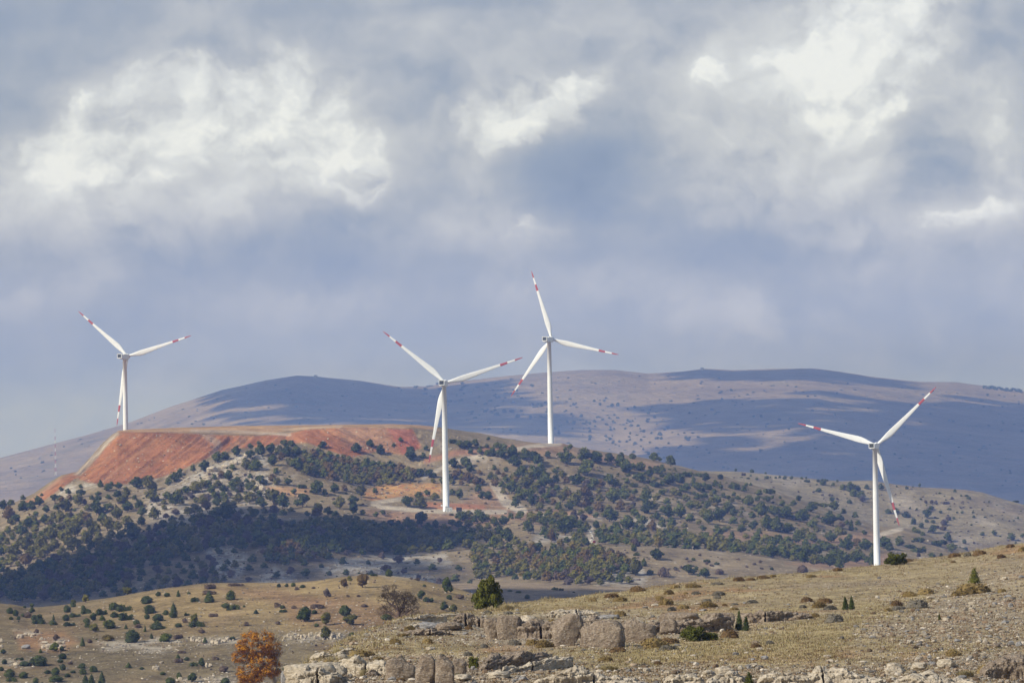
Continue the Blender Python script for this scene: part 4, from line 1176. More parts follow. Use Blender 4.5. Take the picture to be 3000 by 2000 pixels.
tile(500, 1280, 4.704, [(1215, 85, 70, 'd', 'o'), (1100, 130, 90, 'd', 'o'), (1570, 90, 120, 'd', 'o'), (1660, 90, 110, 'd', 'o'), (2100, 110, 110, 'd', 'o'), (900, 210, 140, 'd', 'o'), (640, 290, 160, 'd', 'o'), (740, 260, 140, 'd', 'o'), (470, 410, 160, 'd', 'o'),
    (130, 470, 90, 'd', 'o'), (310, 430, 100, 'd', 'o'), (70, 560, 160, 'd', 'o'), (860, 420, 100, 'd', 'o'), (1170, 390, 180, 'd', 'o'), (1040, 380, 160, 'o', 'o'), (600, 550, 90, 'd', 'o'), (1240, 600, 150, 'd', 'o'), (1455, 470, 100, 'd', 'o'),
    (1400, 340, 140, 'd', 'o'), (730, 710, 110, 'd', 'o'), (870, 710, 70, 'd', 'o'), (595, 800, 110, 'd', 'o'), (640, 910, 120, 'd', 'o'), (1080, 680, 120, 'd', 'd'), (1100, 540, 80, 'd', 'o'), (1050, 600, 70, 'd', 'o'), (340, 690, 180, 'o', 'o'),
    (450, 650, 140, 'o', 'o'), (60, 860, 200, 'd', 'o'), (930, 860, 120, 'o', 'o'), (1090, 840, 190, 'o', 'o'), (1420, 830, 230, 'o', 'o'), (1250, 900, 160, 'd', 'o'), (1700, 750, 90, 'd', 'o'), (1620, 620, 110, 'd', 'o'), (1800, 680, 120, 'd', 'f'),
    (1820, 880, 200, 'd', 'o'), (2020, 720, 180, 'd', 'o'), (2300, 930, 110, 'd', 'o'), (1540, 900, 200, 'd', 'o'), (770, 1060, 220, 'd', 'o'), (1160, 1060, 150, 'd', 'o'), (2030, 1000, 150, 'o', 'o'), (2170, 1030, 120, 'd', 'o'), (2270, 1060, 100, 'd', 'o'),
    (1880, 1060, 90, 'd', 'o'), (440, 870, 130, 'o', 'o'), (330, 1000, 150, 'o', 'o'), (490, 960, 130, 'b', 'o'), (1740, 380, 200, 'd', 'o'), (1880, 450, 170, 'o', 'o'), (700, 520, 120, 'b', 'o'), (800, 540, 140, 'd', 'o'), (1400, 560, 110, 'b', 'o'),
    (1460, 620, 110, 'o', 'd'), (940, 640, 160, 'o', 'f'), (1100, 240, 130, 'd', 'o'), (1240, 190, 150, 'd', 'o'), (1380, 170, 150, 'd', 'o'), (1500, 200, 150, 'o', 'o'), (1600, 210, 150, 'd', 'o'), (1740, 220, 160, 'd', 'o'), (1530, 270, 110, 'b', 'o')], W0, W1, 'mh')
tile(900, 1280, 4.704, [(215, 110, 100, 'd', 'o'), (680, 150, 150, 'd', 'o'), (870, 90, 120, 'd', 'o'), (1190, 110, 60, 'd', 'o'), (1290, 35, 70, 'd', 'o'), (1010, 190, 130, 'd', 'o'), (1430, 250, 200, 'd', 'o'), (1600, 255, 90, 'd', 'o'), (1640, 150, 80, 'd', 'o'),
    (2100, 100, 120, 'd', 'o'), (2010, 370, 140, 'd', 'o'), (2190, 350, 140, 'd', 'o'), (1550, 480, 150, 'd', 'o'), (1690, 500, 140, 'd', 'o'), (120, 730, 140, 'd', 'o'), (380, 710, 140, 'd', 'o'), (240, 760, 100, 'd', 'o'), (510, 700, 100, 'b', 'o'),
    (740, 760, 160, 'o', 'o'), (935, 740, 90, 'd', 'o'), (640, 1000, 160, 'd', 'o'), (450, 930, 160, 'o', 'o'), (640, 880, 140, 'd', 'o'), (765, 1035, 90, 'd', 'o'), (1380, 900, 150, 'd', 'o'), (1570, 900, 190, 'o', 'o'), (1540, 800, 120, 'd', 'o'), (1650, 770, 100, 'd', 'o'),
    (1760, 820, 120, 'o', 'o'), (2100, 800, 130, 'd', 'o'), (2000, 760, 100, 'd', 'o'), (1570, 1150, 180, 'd', 'o'), (1770, 1220, 120, 'd', 'o'), (1160, 1190, 130, 'd', 'o'), (1380, 1200, 150, 'd', 'o'), (950, 1070, 90, 'd', 'o'), (1040, 1040, 80, 'd', 'o'),
    (140, 1040, 160, 'b', 'o'), (2210, 560, 160, 'b', 'o'), (2050, 520, 140, 'b', 'o'), (2240, 450, 120, 'd', 'o'), (2330, 620, 130, 'b', 'o'), (2150, 1100, 130, 'd', 'o'), (2000, 1180, 120, 'd', 'o'), (2230, 1200, 130, 'o', 'o'), (1400, 150, 60, 'd', 'f'), (2000, 60, 120, 'd', 'f')], W0, W1, 'mh')
tile(1350, 1280, 4.704, [(440, 220, 120, 'd', 'o'), (560, 230, 150, 'd', 'o'), (720, 220, 180, 'd', 'o'), (880, 250, 160, 'd', 'o'), (1000, 270, 180, 'd', 'o'), (1060, 330, 160, 'd', 'o'), (750, 330, 180, 'd', 'o'), (1200, 240, 100, 'd', 'o'), (1440, 160, 70, 'd', 'o'), (1510, 140, 90, 'd', 'o'),
    (1450, 290, 200, 'd', 'o'), (1700, 240, 210, 'd', 'o'), (1860, 280, 190, 'd', 'o'), (1740, 430, 240, 'd', 'o'), (2050, 300, 140, 'd', 'o'), (2200, 330, 150, 'd', 'o'), (2290, 430, 160, 'd', 'o'), (1100, 530, 210, 'd', 'o'), (1160, 620, 190, 'd', 'o'), (2050, 600, 180, 'd', 'o'),
    (1600, 600, 180, 'd', 'o'), (1830, 660, 160, 'd', 'o'), (700, 700, 190, 'd', 'o'), (880, 790, 180, 'd', 'o'), (970, 880, 150, 'd', 'o'), (750, 920, 120, 'd', 'o'), (1200, 890, 90, 'd', 'o'), (240, 720, 110, 'd', 'o'), (300, 800, 120, 'd', 'o'), (380, 810, 130, 'd', 'o'),
    (350, 1370, 200, 'o', 'o'), (450, 1470, 180, 'd', 'o'), (930, 1250, 180, 'd', 'o'), (640, 1370, 190, 'd', 'o'), (1250, 1380, 150, 'b', 'o'), (1370, 1460, 120, 'y', 'o'), (1720, 1450, 130, 'd', 'o'), (300, 1130, 140, 'd', 'o'), (470, 1180, 120, 'd', 'o'), (600, 1160, 140, 'd', 'o'),
    (820, 1080, 130, 'd', 'o'), (690, 1090, 100, 'd', 'o'), (1770, 1020, 130, 'd', 'o'), (850, 500, 160, 'd', 'o'), (60, 350, 130, 'd', 'o'), (460, 420, 80, 'd', 'o'), (400, 550, 80, 'd', 'o'), (1440, 1250, 240, 'd', 'o'), (1500, 1200, 210, 'd', 'o'), (1500, 950, 130, 'd', 'o'),
    (1480, 770, 110, 'b', 'o'), (1720, 770, 160, 'b', 'o'), (1740, 930, 130, 'b', 'o'), (2200, 960, 140, 'b', 'o'), (1560, 860, 200, 'o', 'o'), (1400, 830, 160, 'o', 'o'), (2050, 1080, 200, 'd', 'o'), (2300, 1200, 200, 'd', 'o'), (1870, 1220, 110, 'd', 'o'), (2100, 830, 200, 'd', 'o'),
    (900, 620, 200, 'o', 'o'), (1000, 1130, 160, 'o', 'o'), (1150, 1180, 150, 'd', 'o'), (480, 640, 110, 'b', 'o'), (130, 560, 160, 'b', 'o'), (220, 600, 140, 'd', 'o'), (200, 90, 110, 'd', 'o'), (380, 20, 60, 'd', 'o'), (520, 120, 160, 'd', 'f'), (80, 100, 120, 'd', 'o')], W0, W1, 'mh')
tile(1800, 1320, 4.704, [(250, 80, 100, 'd', 'd'), (545, 95, 125, 'd', 'o'), (625, 120, 70, 'd', 'o'), (775, 155, 150, 'd', 'o'), (90, 130, 150, 'd', 'o'), (165, 230, 170, 'd', 'o'), (485, 320, 110, 'd', 'o'), (590, 260, 150, 'd', 'd'), (350, 220, 150, 'd', 'd'), (770, 400, 170, 'd', 'o'), (900, 390, 150, 'd', 'd'),
    (1260, 370, 120, 'd', 'o'), (1465, 365, 90, 'd', 'd'), (1460, 490, 80, 'd', 'o'), (1150, 500, 130, 'd', 'o'), (900, 580, 70, 'd', 'c'), (1150, 630, 110, 'd', 'o'), (1410, 680, 150, 'd', 'o'), (1050, 750, 140, 'd', 'o'), (1280, 750, 110, 'd', 'o'), (740, 860, 170, 'd', 'o'),
    (910, 850, 180, 'd', 'o'), (580, 900, 120, 'd', 'o'), (1560, 800, 170, 'd', 'o'), (1640, 860, 120, 'd', 'o'), (1650, 600, 75, 'd', 'o'), (1820, 470, 70, 'd', 'o'), (1880, 465, 50, 'd', 'o'), (1980, 660, 100, 'd', 'o'), (2110, 660, 110, 'd', 'o'), (1850, 690, 160, 'd', 'd'),
    (1390, 740, 80, 'y', 'd'), (430, 640, 180, 'd', 'o'), (450, 780, 200, 'd', 'o'), (150, 630, 120, 'd', 'o'), (650, 1010, 120, 'd', 'o'), (200, 1010, 180, 'd', 'o'), (390, 960, 150, 'd', 'o'), (520, 1050, 150, 'b', 'o'), (1000, 330, 150, 'd', 'f'), (1150, 330, 140, 'd', 'f'),
    (1300, 930, 190, 'd', 'o'), (1450, 900, 190, 'd', 'o'), (1520, 1080, 100, 'd', 'd'), (1750, 1070, 130, 'd', 'o'), (1900, 1050, 110, 'd', 'o'), (2020, 830, 200, 'd', 'o'), (2200, 830, 170, 'd', 'o'), (2120, 1010, 200, 'd', 'o'), (2250, 1040, 150, 'd', 'o'), (100, 780, 110, 'b', 'o'),
    (620, 1280, 160, 'y', 'o'), (840, 1340, 110, 'd', 'o'), (270, 1340, 90, 'd', 'd'), (250, 470, 90, 'd', 'd'), (560, 470, 140, 'd', 'f'), (660, 570, 100, 'd', 'd'), (1300, 500, 110, 'd', 'd'), (1560, 640, 100, 'd', 'f'), (1650, 500, 160, 'd', 'f'), (2120, 560, 170, 'd', 'f')], W0, W1, 'mh')
tile(1800, 1320, 4.704, [(570, 1430, 160, 'd', 'o'), (1090, 1495, 60, 'd', 'd'), (300, 1430, 80, 'd', 'f')], 1900, 2260, 'bh')
tile(2250, 1360, 4.704, [(600, 590, 150, 'd', 'o'), (910, 570, 140, 'd', 'o'), (860, 760, 200, 'd', 'o'), (1150, 860, 90, 'd', 'c'), (1240, 810, 90, 'd', 'o'), (600, 820, 140, 'd', 'o'), (280, 870, 170, 'd', 'o'), (90, 850, 180, 'd', 'o'), (240, 680, 170, 'd', 'o'), (480, 720, 190, 'd', 'o'),
    (1040, 580, 90, 'd', 'o'), (1200, 600, 100, 'd', 'o'), (420, 470, 90, 'd', 'd'), (1030, 750, 70, 'd', 'o'), (1020, 840, 110, 'b', 'o'), (420, 1000, 190, 'd', 'o'), (620, 1010, 150, 'd', 'o'), (880, 1010, 150, 'd', 'o'), (820, 1130, 170, 'd', 'o'), (1090, 1110, 180, 'd', 'o'), (1220, 1080, 140, 'b', 'o'),
    (1350, 1120, 170, 'd', 'o'), (1600, 1080, 190, 'd', 'o'), (1670, 1150, 130, 'd', 'o'), (1810, 1060, 120, 'd', 'o'), (540, 1200, 200, 'd', 'o'), (480, 1320, 190, 'd', 'o'), (220, 1230, 190, 'd', 'o'), (60, 1220, 180, 'd', 'o'), (850, 1340, 180, 'd', 'o'), (1050, 1300, 180, 'd', 'o'), (1220, 1290, 160, 'd', 'o'),
    (640, 1370, 120, 'o', 'o'), (700, 1190, 120, 'd', 'o'), (990, 1390, 140, 'd', 'o'), (750, 500, 140, 'd', 'f'), (640, 480, 110, 'd', 'f'), (1500, 600, 60, 'd', 'f')], W0, W1, 'mh')
tile(2500, 1360, 4.704, [(640, 1075, 130, 'd', 'o'), (870, 920, 120, 'd', 'f'), (960, 960, 70, 'd', 'o'), (840, 890, 70, 'd', 'o'), (900, 1040, 150, 'd', 'f'), (1150, 1090, 150, 'd', 'f'), (1230, 1070, 120, 'd', 'f'), (1360, 1160, 130, 'd', 'o'), (970, 1150, 50, 'd', 'd'), (900, 1180, 180, 'd', 'f'), (780, 1130, 150, 'd', 'f'),
    (1080, 1250, 90, 'd', 'd'), (1210, 1250, 60, 'd', 'd'), (900, 1250, 60, 'g', 'd'), (680, 990, 40, 'd', 'f'), (820, 1060, 50, 'd', 'f')], 2300, W1, 'mh')
RMr = (3200, 3680)
tile(2500, 1360, 4.704, [(915, 290, 48, 'd', 'o', 1.3), (1400, 365, 55, 'd', 'o'), (1100, 890, 130, 'd', 'o'), (1300, 1010, 130, 'd', 'o'), (1940, 945, 90, 'd', 'o'), (1780, 955, 70, 'd', 'd'), (1530, 1060, 75, 'd', 'o'), (2180, 1000, 120, 'd', 'o'), (2270, 735, 45, 'd', 'o'), (1020, 690, 130, 'd', 'o'), (1250, 800, 110, 'g', 'd'),
    (1100, 785, 70, 'd', 'd'), (1010, 775, 65, 'd', 'd'), (730, 690, 120, 'd', 'd'), (1590, 465, 70, 'd', 'f'), (1560, 430, 60, 'd', 'f'), (1270, 530, 90, 'g', 'f'), (940, 840, 90, 'd', 'o'), (830, 790, 100, 'd', 'd'), (2330, 980, 70, 'd', 'o'), (1660, 720, 50, 'd', 'o'), (930, 475, 40, 'd', 'd'), (1080, 520, 60, 'g', 'o'), (1140, 530, 60, 'g', 'o'),
    (1205, 655, 55, 'd', 'd'), (735, 320, 55, 'd', 'd'), (595, 300, 35, 'd', 'o'), (820, 310, 28, 'd', 'o'), (1650, 655, 35, 'd', 'd'), (1500, 660, 45, 'd', 'd'), (1430, 660, 35, 'd', 'd'), (2310, 645, 30, 'd', 'f'), (1240, 870, 100, 'b', 'd'), (1160, 860, 60, 'g', 'd'), (1550, 1160, 60, 'd', 'o'), (1500, 1180, 150, 'd', 'f'), (480, 640, 110, 'd', 'd'), (590, 640, 100, 'd', 'o'),
    (1310, 745, 80, 'g', 'd'), (1385, 738, 50, 'd', 'd'), (780, 600, 40, 'd', 'o'), (875, 615, 40, 'd', 'o'), (1070, 600, 80, 'd', 'd'), (1320, 615, 60, 'd', 'f'), (1000, 520, 55, 'g', 'o'), (1360, 465, 50, 'g', 'd'), (2240, 505, 80, 'd', 'f'), (380, 310, 100, 'd', 'o'), (190, 310, 60, 'd', 'o'), (2240, 1075, 40, 'd', 'd'), (1815, 725, 40, 'd', 'f')], *RMr, 'rm')
tile(2250, 1360, 4.704, [(700, 350, 90, 'd', 'd'), (850, 425, 40, 'g', 'o'), (885, 425, 40, 'g', 'o'), (1125, 515, 75, 'd', 'd'), (880, 480, 80, 'd', 'd'), (955, 470, 50, 'g', 'd'), (160, 175, 40, 'd', 'o'), (235, 185, 70, 'd', 'o'), (325, 185, 60, 'd', 'o'), (110, 180, 35, 'd', 'o'), (465, 190, 45, 'd', 'o'), (525, 185, 40, 'd', 'o'), (535, 230, 80, 'd', 'f'),
    (690, 225, 55, 'd', 'd'), (760, 250, 110, 'd', 'd'), (800, 220, 60, 'd', 'f'), (900, 275, 60, 'd', 'o'), (955, 230, 40, 'd', 'd'), (1130, 280, 90, 'd', 'd'), (1030, 310, 120, 'd', 'd'), (1140, 330, 140, 'd', 'd'), (1230, 330, 110, 'd', 'd'), (1180, 390, 150, 'd', 'd'), (1280, 420, 130, 'd', 'o'), (1300, 480, 90, 'g', 'o'), (1360, 310, 80, 'd', 'o'), (750, 420, 40, 'g', 'd')], *RMr, 'rm')
tile(1800, 1320, 4.704, [(1675, 250, 50, 'd', 'o'), (1895, 275, 65, 'd', 'd'), (2085, 300, 45, 'd', 'd'), (1880, 340, 40, 'd', 'o'), (1780, 330, 70, 'g', 'f'), (2280, 360, 40, 'd', 'o'), (2100, 365, 70, 'd', 'd'), (1960, 385, 50, 'd', 'd'), (1840, 380, 50, 'd', 'f'), (2220, 370, 35, 'd', 'o'), (2150, 365, 30, 'd', 'o')], *RMr, 'rm')
MLr = (880, 1160)
tile(0, 1700, 5.227, [(150, 460, 130, 'j', 'd'), (170, 570, 85, 'j', 'd'), (285, 575, 75, 'j', 'd'), (240, 500, 120, 'j', 'd'), (490, 460, 95, 'j', 'o'), (350, 525, 70, 'j', 'd'), (430, 530, 120, 'p', 'd'), (560, 560, 200, 'j', 'f'), (600, 620, 220, 'j', 'f'), (820, 560, 45, 'j', 'c', 2.2), (810, 645, 150, 'j', 'd', 0.5), (490, 370, 80, 'j', 'o'), (380, 400, 55, 'j', 'd'),
    (1010, 570, 130, 'j', 'd'), (1060, 660, 180, 'j', 'f'), (1030, 440, 140, 'j', 'd'), (1120, 370, 110, 'j', 'd'), (1130, 290, 75, 'o', 'd'), (1310, 275, 140, 'o', 'o'), (1320, 475, 180, 'j', 'f'), (1275, 415, 90, 'j', 'd'), (1150, 525, 180, 'j', 'f'), (1430, 560, 120, 'd', 'o'), (1330, 612, 120, 'j', 'd'), (1560, 485, 200, 'j', 'f'), (1565, 570, 100, 'd', 'c', 0.9),
    (1440, 725, 150, 'o', 'o'), (1340, 680, 100, 'd', 'd'), (1680, 660, 220, 'd', 'd'), (1740, 395, 200, 'j', 'd', 0.55), (1920, 415, 240, 'j', 'f', 0.42), (1790, 520, 200, 'j', 'f'), (1950, 555, 260, 'j', 'f'), (1950, 145, 165, 'o', 'o', 0.8), (2020, 850, 250, 'j', 'd', 0.85), (1265, 945, 85, 'j', 'c', 1.5), (1650, 870, 210, 'y', 'd', 0.5), (2222, 740, 40, 'j', 'c', 2.0), (1930, 705, 60, 'j', 'c'),
    (2090, 635, 130, 'j', 'd'), (2110, 690, 130, 'p', 'd', 0.5), (2250, 290, 220, 'j', 'd', 0.6), (2250, 550, 110, 'j', 'd'), (560, 770, 75, 'p', 'd', 0.8), (860, 870, 115, 'p', 'o'), (830, 1020, 150, 'd', 'o'), (950, 1035, 90, 'j', 'd'), (620, 1070, 60, 'd', 'c'), (50, 1085, 95, 'j', 'o'), (600, 1220, 290, 'j', 'd', 0.6), (300, 1195, 130, 'j', 'f'), (70, 1240, 110, 'j', 'd'),
    (380, 1265, 180, 'j', 'd', 0.5), (955, 1160, 150, 'j', 'd', 0.55), (920, 1225, 110, 'j', 'd', 0.55), (20, 1350, 90, 'j', 'd'), (150, 1420, 210, 'j', 'd', 0.6), (360, 1440, 170, 'j', 'd', 0.65), (180, 1510, 180, 'j', 'f'), (960, 1330, 120, 'j', 'd'), (730, 1395, 120, 'j', 'd', 0.5), (850, 1400, 150, 'j', 'd', 0.7), (1260, 1305, 150, 'j', 'd', 0.5), (1430, 1355, 170, 'j', 'd', 0.5),
    (1080, 1260, 90, 'p', 'd', 0.5), (1270, 1395, 160, 'j', 'd', 0.5), (1120, 1390, 100, 'j', 'd', 0.5), (1030, 1450, 110, 'j', 'd', 0.5), (850, 1500, 250, 'j', 'd', 0.42), (550, 1530, 120, 'j', 'd'), (1310, 1510, 110, 'j', 'c', 1.4), (1400, 1520, 120, 'j', 'c', 1.3), (1560, 1490, 115, 'j', 'c', 1.6), (1970, 1290, 110, 'j', 'c', 0.9), (2170, 1340, 75, 'j', 'd', 0.55), (1370, 920, 80, 'p', 'd', 0.9)], *MLr, 'ml')
tile(400, 1700, 5.227, [(335, 205, 110, 'j', 'd', 0.6), (470, 215, 120, 'j', 'd', 0.5), (640, 205, 70, 'j', 'c', 1.3), (890, 295, 150, 'j', 'f'), (1110, 275, 190, 'j', 'c', 0.7), (1450, 230, 185, 'd', 'd', 0.75), (570, 465, 160, 'j', 'c', 1.4), (200, 445, 240, 'j', 'd', 0.5), (450, 485, 120, 'j', 'd'), (770, 515, 100, 'j', 'f'), (890, 570, 120, 'o', 'o', 1.7), (920, 670, 290, 'j', 'f', 0.25),
    (640, 675, 130, 'j', 'd', 0.6), (740, 610, 90, 'p', 'd'), (310, 680, 250, 'j', 'c', 0.55), (330, 570, 200, 'j', 'd', 0.5), (1370, 380, 160, 'j', 'd', 0.5), (1500, 410, 170, 'j', 'f'), (1645, 390, 50, 'j', 'd'), (1410, 440, 80, 'j', 'f'), (1830, 478, 85, 'j', 'c', 0.7), (2235, 405, 95, 'j', 'd', 0.5), (2240, 465, 150, 'j', 'f', 0.25), (130, 745, 45, 'j', 'c', 1.8), (440, 865, 190, 'd', 'd', 0.75),
    (230, 850, 65, 'j', 'c', 1.2), (1050, 910, 80, 'j', 'c', 1.2), (1000, 775, 115, 'p', 'd', 0.5), (1180, 530, 130, 'p', 'f'), (640, 860, 150, 'p', 'f'), (635, 1170, 95, 'j', 'c', 0.9), (770, 1195, 110, 'j', 'd', 0.5), (650, 1230, 140, 'p', 'f'), (1000, 1250, 115, 'j', 'o', 1.2), (870, 1280, 150, 'j', 'f'), (860, 1475, 170, 'j', 'o', 0.95), (650, 1460, 110, 'j', 'd'), (400, 1420, 100, 'j', 'd', 0.45),
    (80, 1340, 85, 'j', 'd', 0.5), (520, 1525, 160, 'j', 'd'), (1330, 1355, 200, 'p', 'd', 0.45), (1360, 1545, 200, 'j', 'd', 0.6), (1470, 880, 110, 'j', 'd', 0.5), (2300, 1340, 160, 'j', 'd', 0.6), (2160, 1370, 130, 'j', 'd', 0.5), (1130, 100, 200, 'p', 'f', 0.3), (1130, 180, 220, 'p', 'f', 0.25), (1530, 60, 250, 'p', 'f', 0.15), (800, 190, 70, 'j', 'd', 0.5), (700, 1090, 150, 'p', 'f', 0.3), (1210, 1190, 130, 'p', 'f')], *MLr, 'ml')
tile(500, 1560, 4.704, [(1840, 1115, 210, 'd', 'o', 1.15), (2140, 1190, 160, 'o', 'o', 1.1), (2140, 1385, 165, 'o', 'o', 1.05), (2150, 835, 105, 'g', 'o', 1.1), (1690, 715, 80, 'j', 'd'), (1600, 725, 60, 'j', 'd'), (1820, 738, 90, 'j', 'd', 0.5), (1490, 730, 70, 'j', 'd', 0.6), (1740, 765, 80, 'p', 'd', 0.6), (1980, 1090, 110, 'j', 'd', 0.5), (1700, 1020, 90, 'p', 'd', 0.45), (2030, 1010, 220, 'p', 'f', 0.3),
    (1480, 1000, 120, 'p', 'f', 0.4), (2010, 1270, 80, 'j', 'd', 0.6), (1970, 755, 60, 'p', 'd', 0.5), (1480, 1240, 80, 'p', 'd', 0.6), (1045, 1255, 100, 'p', 'd', 0.5)], *MLr, 'ml')
tile(950, 1540, 4.704, [(530, 755, 160, 'b', 'o', 1.3), (275, 790, 110, 'b', 'o', 1.2), (350, 725, 80, 'o', 'o', 1.1), (680, 672, 100, 'j', 'f'), (893, 640, 110, 'j', 'd', 1.1), (1690, 830, 160, 'd', 'o', 1.25), (1725, 980, 100, 'j', 'd'), (1650, 1110, 130, 'j', 'o', 0.9), (1780, 1130, 130, 'o', 'd'), (1340, 950, 110, 'j', 'o', 1.3), (1430, 1015, 180, 'j', 'f', 0.3), (290, 1180, 200, 'j', 'o', 0.95),
    (360, 1290, 180, 'o', 'o', 0.9), (860, 1250, 180, 'j', 'd', 0.45), (920, 1400, 100, 'j', 'd'), (590, 1510, 140, 'o', 'd', 0.8), (450, 1540, 150, 'o', 'd'), (390, 1490, 90, 'j', 'd', 0.6), (1380, 820, 55, 'j', 'd'), (1200, 722, 55, 'p', 'd', 0.5), (470, 960, 60, 'p', 'd', 0.5), (330, 965, 60, 'p', 'f'), (550, 1095, 100, 'p', 'd', 0.45), (1860, 970, 160, 'p', 'd', 0.4), (1280, 735, 80, 'p', 'f')], *MLr, 'ml')
tile(1400, 1480, 4.704, [(1060, 1150, 90, 'd', 'f'), (1150, 1160, 70, 'd', 'f'), (440, 1175, 60, 'd', 'f'), (560, 1190, 90, 'd', 'f'), (680, 1260, 100, 'd', 'd', 0.5), (1320, 1195, 40, 'd', 'f')], 1500, 1690, 'sf')
tile(1400, 1480, 4.704, [(2150, 600, 90, 'd', 'd'), (2190, 675, 80, 'd', 'f'), (2290, 790, 80, 'd', 'd'), (2170, 900, 150, 'o', 'o')], 1900, 2260, 'bh')
tile(1700, 1600, 2.94, [(660, 75, 110, 'd', 'o', 0.85), (935, 195, 110, 'd', 'o'), (1000, 190, 50, 'd', 'o'), (1075, 230, 110, 'd', 'o', 0.8), (1200, 215, 90, 'p', 'd', 0.6), (1910, 200, 110, 'p', 'd', 0.6), (1650, 190, 35, 'd', 'd'), (1095, 125, 70, 'd', 'f'), (975, 110, 40, 'd', 'd'), (1175, 148, 50, 'd', 'f'), (820, 185, 40, 'd', 'd', .6), (300, 130, 0.1, 'd', 'd'), (720, 225, 100, 'p', 'd', 0.8), (480, 190, 130, 'o', 'o'), (550, 140, 50, 'd', 'c'), (600, 220, 70, 'd', 'd')], 1850, 2260, 'bh')
PLANTS = [p for p in PLANTS if p['w'] > 3]

# groves between the single trees, filled by density
GROVES = [  # polygon, spacing px, width px, colours
    ([(-40, 1745), (-40, 1705), (80, 1668), (180, 1628), (300, 1594), (400, 1562), (470, 1545), (560, 1528), (640, 1492), (700, 1498), (780, 1522), (860, 1534), (930, 1562), (950, 1590), (830, 1592), (740, 1600), (640, 1602), (560, 1612), (470, 1642), (420, 1662), (350, 1692), (250, 1742), (150, 1760)], 19, (22, 44), 'dddoog'),
    ([(890, 1545), (960, 1505), (1100, 1540), (1240, 1536), (1300, 1550), (1380, 1572), (1330, 1600), (1260, 1615), (1180, 1622), (1100, 1610), (1000, 1605), (900, 1592)], 17, (24, 42), 'ddoo'),
    ([(740, 1326), (850, 1318), (960, 1332), (1050, 1350), (1120, 1362), (1180, 1370), (1220, 1376), (1230, 1396), (1190, 1408), (1150, 1416), (1070, 1420), (980, 1402), (900, 1394), (840, 1352), (760, 1334)], 15, (20, 34), 'dooob'),
    ([(0, 1560), (130, 1510), (260, 1510), (330, 1540), (430, 1530), (400, 1570), (280, 1605), (150, 1645), (50, 1685), (-30, 1705), (-30, 1560)], 19, (20, 34), 'ooood'),
    ([(570, 1430), (700, 1400), (800, 1445), (870, 1505), (800, 1505), (700, 1505), (560, 1522), (480, 1525), (480, 1460)], 26, (18, 30), 'ooddg'),
    ([(1560, 1355), (1700, 1405), (1850, 1440), (1860, 1505), (1700, 1520), (1600, 1500), (1520, 1465), (1480, 1420)], 25, (18, 34), 'dooobg'),
    ([(1550, 1515), (1650, 1505), (1720, 1545), (1700, 1600), (1600, 1570)], 18, (24, 34), 'do'),
    ([(1745, 1545), (1850, 1538), (2000, 1555), (2200, 1600), (2400, 1635), (2520, 1650), (2350, 1642), (2200, 1618), (2000, 1600), (1900, 1592), (1760, 1585)], 17, (20, 38), 'ddooo'),
    ([(1780, 1400), (1900, 1390), (2050, 1430), (2200, 1470), (2330, 1505), (2500, 1560), (2500, 1640), (2300, 1600), (2100, 1560), (1950, 1540), (1850, 1530), (1790, 1470)], 30, (14, 34), 'ddoo'),
    ([(1380, 1630), (1430, 1580), (1500, 1580), (1600, 1610), (1700, 1600), (1830, 1630), (1840, 1650), (1700, 1670), (1640, 1690), (1560, 1700), (1490, 1690), (1400, 1690)], 19, (20, 38), 'doooby'),
    ([(1340, 1510), (1440, 1510), (1490, 1570), (1450, 1630), (1380, 1620), (1340, 1580)], 25, (24, 36), 'ddo'),
    ([(600, 1620), (800, 1600), (1000, 1610), (1300, 1630), (1400, 1700), (1300, 1730), (1100, 1690), (960, 1680), (800, 1700), (620, 1700)], 44, (16, 32), 'ddogp'),
    ([(800, 1570), (900, 1600), (1000, 1612), (900, 1640), (780, 1640)], 20, (26, 36), 'oddb'),
    ([(60, 1500), (200, 1450), (400, 1440), (420, 1500), (300, 1520), (100, 1540)], 30, (12, 24), 'ddogp'),
    ([(520, 1440), (640, 1400), (740, 1420), (700, 1470), (560, 1480)], 26, (12, 24), 'dog'),
    ([(1440, 1380), (1560, 1370), (1650, 1440), (1560, 1470), (1440, 1430)], 22, (14, 28), 'ddob'),
    ([(1240, 1400), (1340, 1360), (1440, 1390), (1430, 1420), (1300, 1420)], 26, (14, 26), 'ddob'),
    ([(1350, 1300), (1420, 1300), (1540, 1325), (1500, 1335), (1380, 1330)], 20, (10, 22), 'dd'),
    ([(1850, 1350), (2000, 1385), (2200, 1430), (2450, 1510), (2550, 1570), (2400, 1560), (2200, 1480), (2000, 1440), (1850, 1400)], 30, (10, 24), 'dd'),
    ([(1740, 1600), (1860, 1640), (1880, 1700), (1700, 1715), (1620, 1700)], 26, (22, 36), 'dogp'),
    ([(250, 1745), (400, 1680), (560, 1625), (690, 1640), (650, 1710), (420, 1765)], 30, (20, 38), 'ddgo'),
    ([(1560, 1640), (1640, 1615), (1740, 1606), (1840, 1640), (1780, 1690), (1600, 1700)], 22, (22, 38), 'ddoob'),
    ([(2200, 1580), (2400, 1590), (2560, 1600), (2560, 1650), (2440, 1650), (2200, 1610)], 19, (22, 38), 'ddo'),
]
used = [(p['px'], p['py'], p['w']) for p in PLANTS if p['where'] == 'mh']
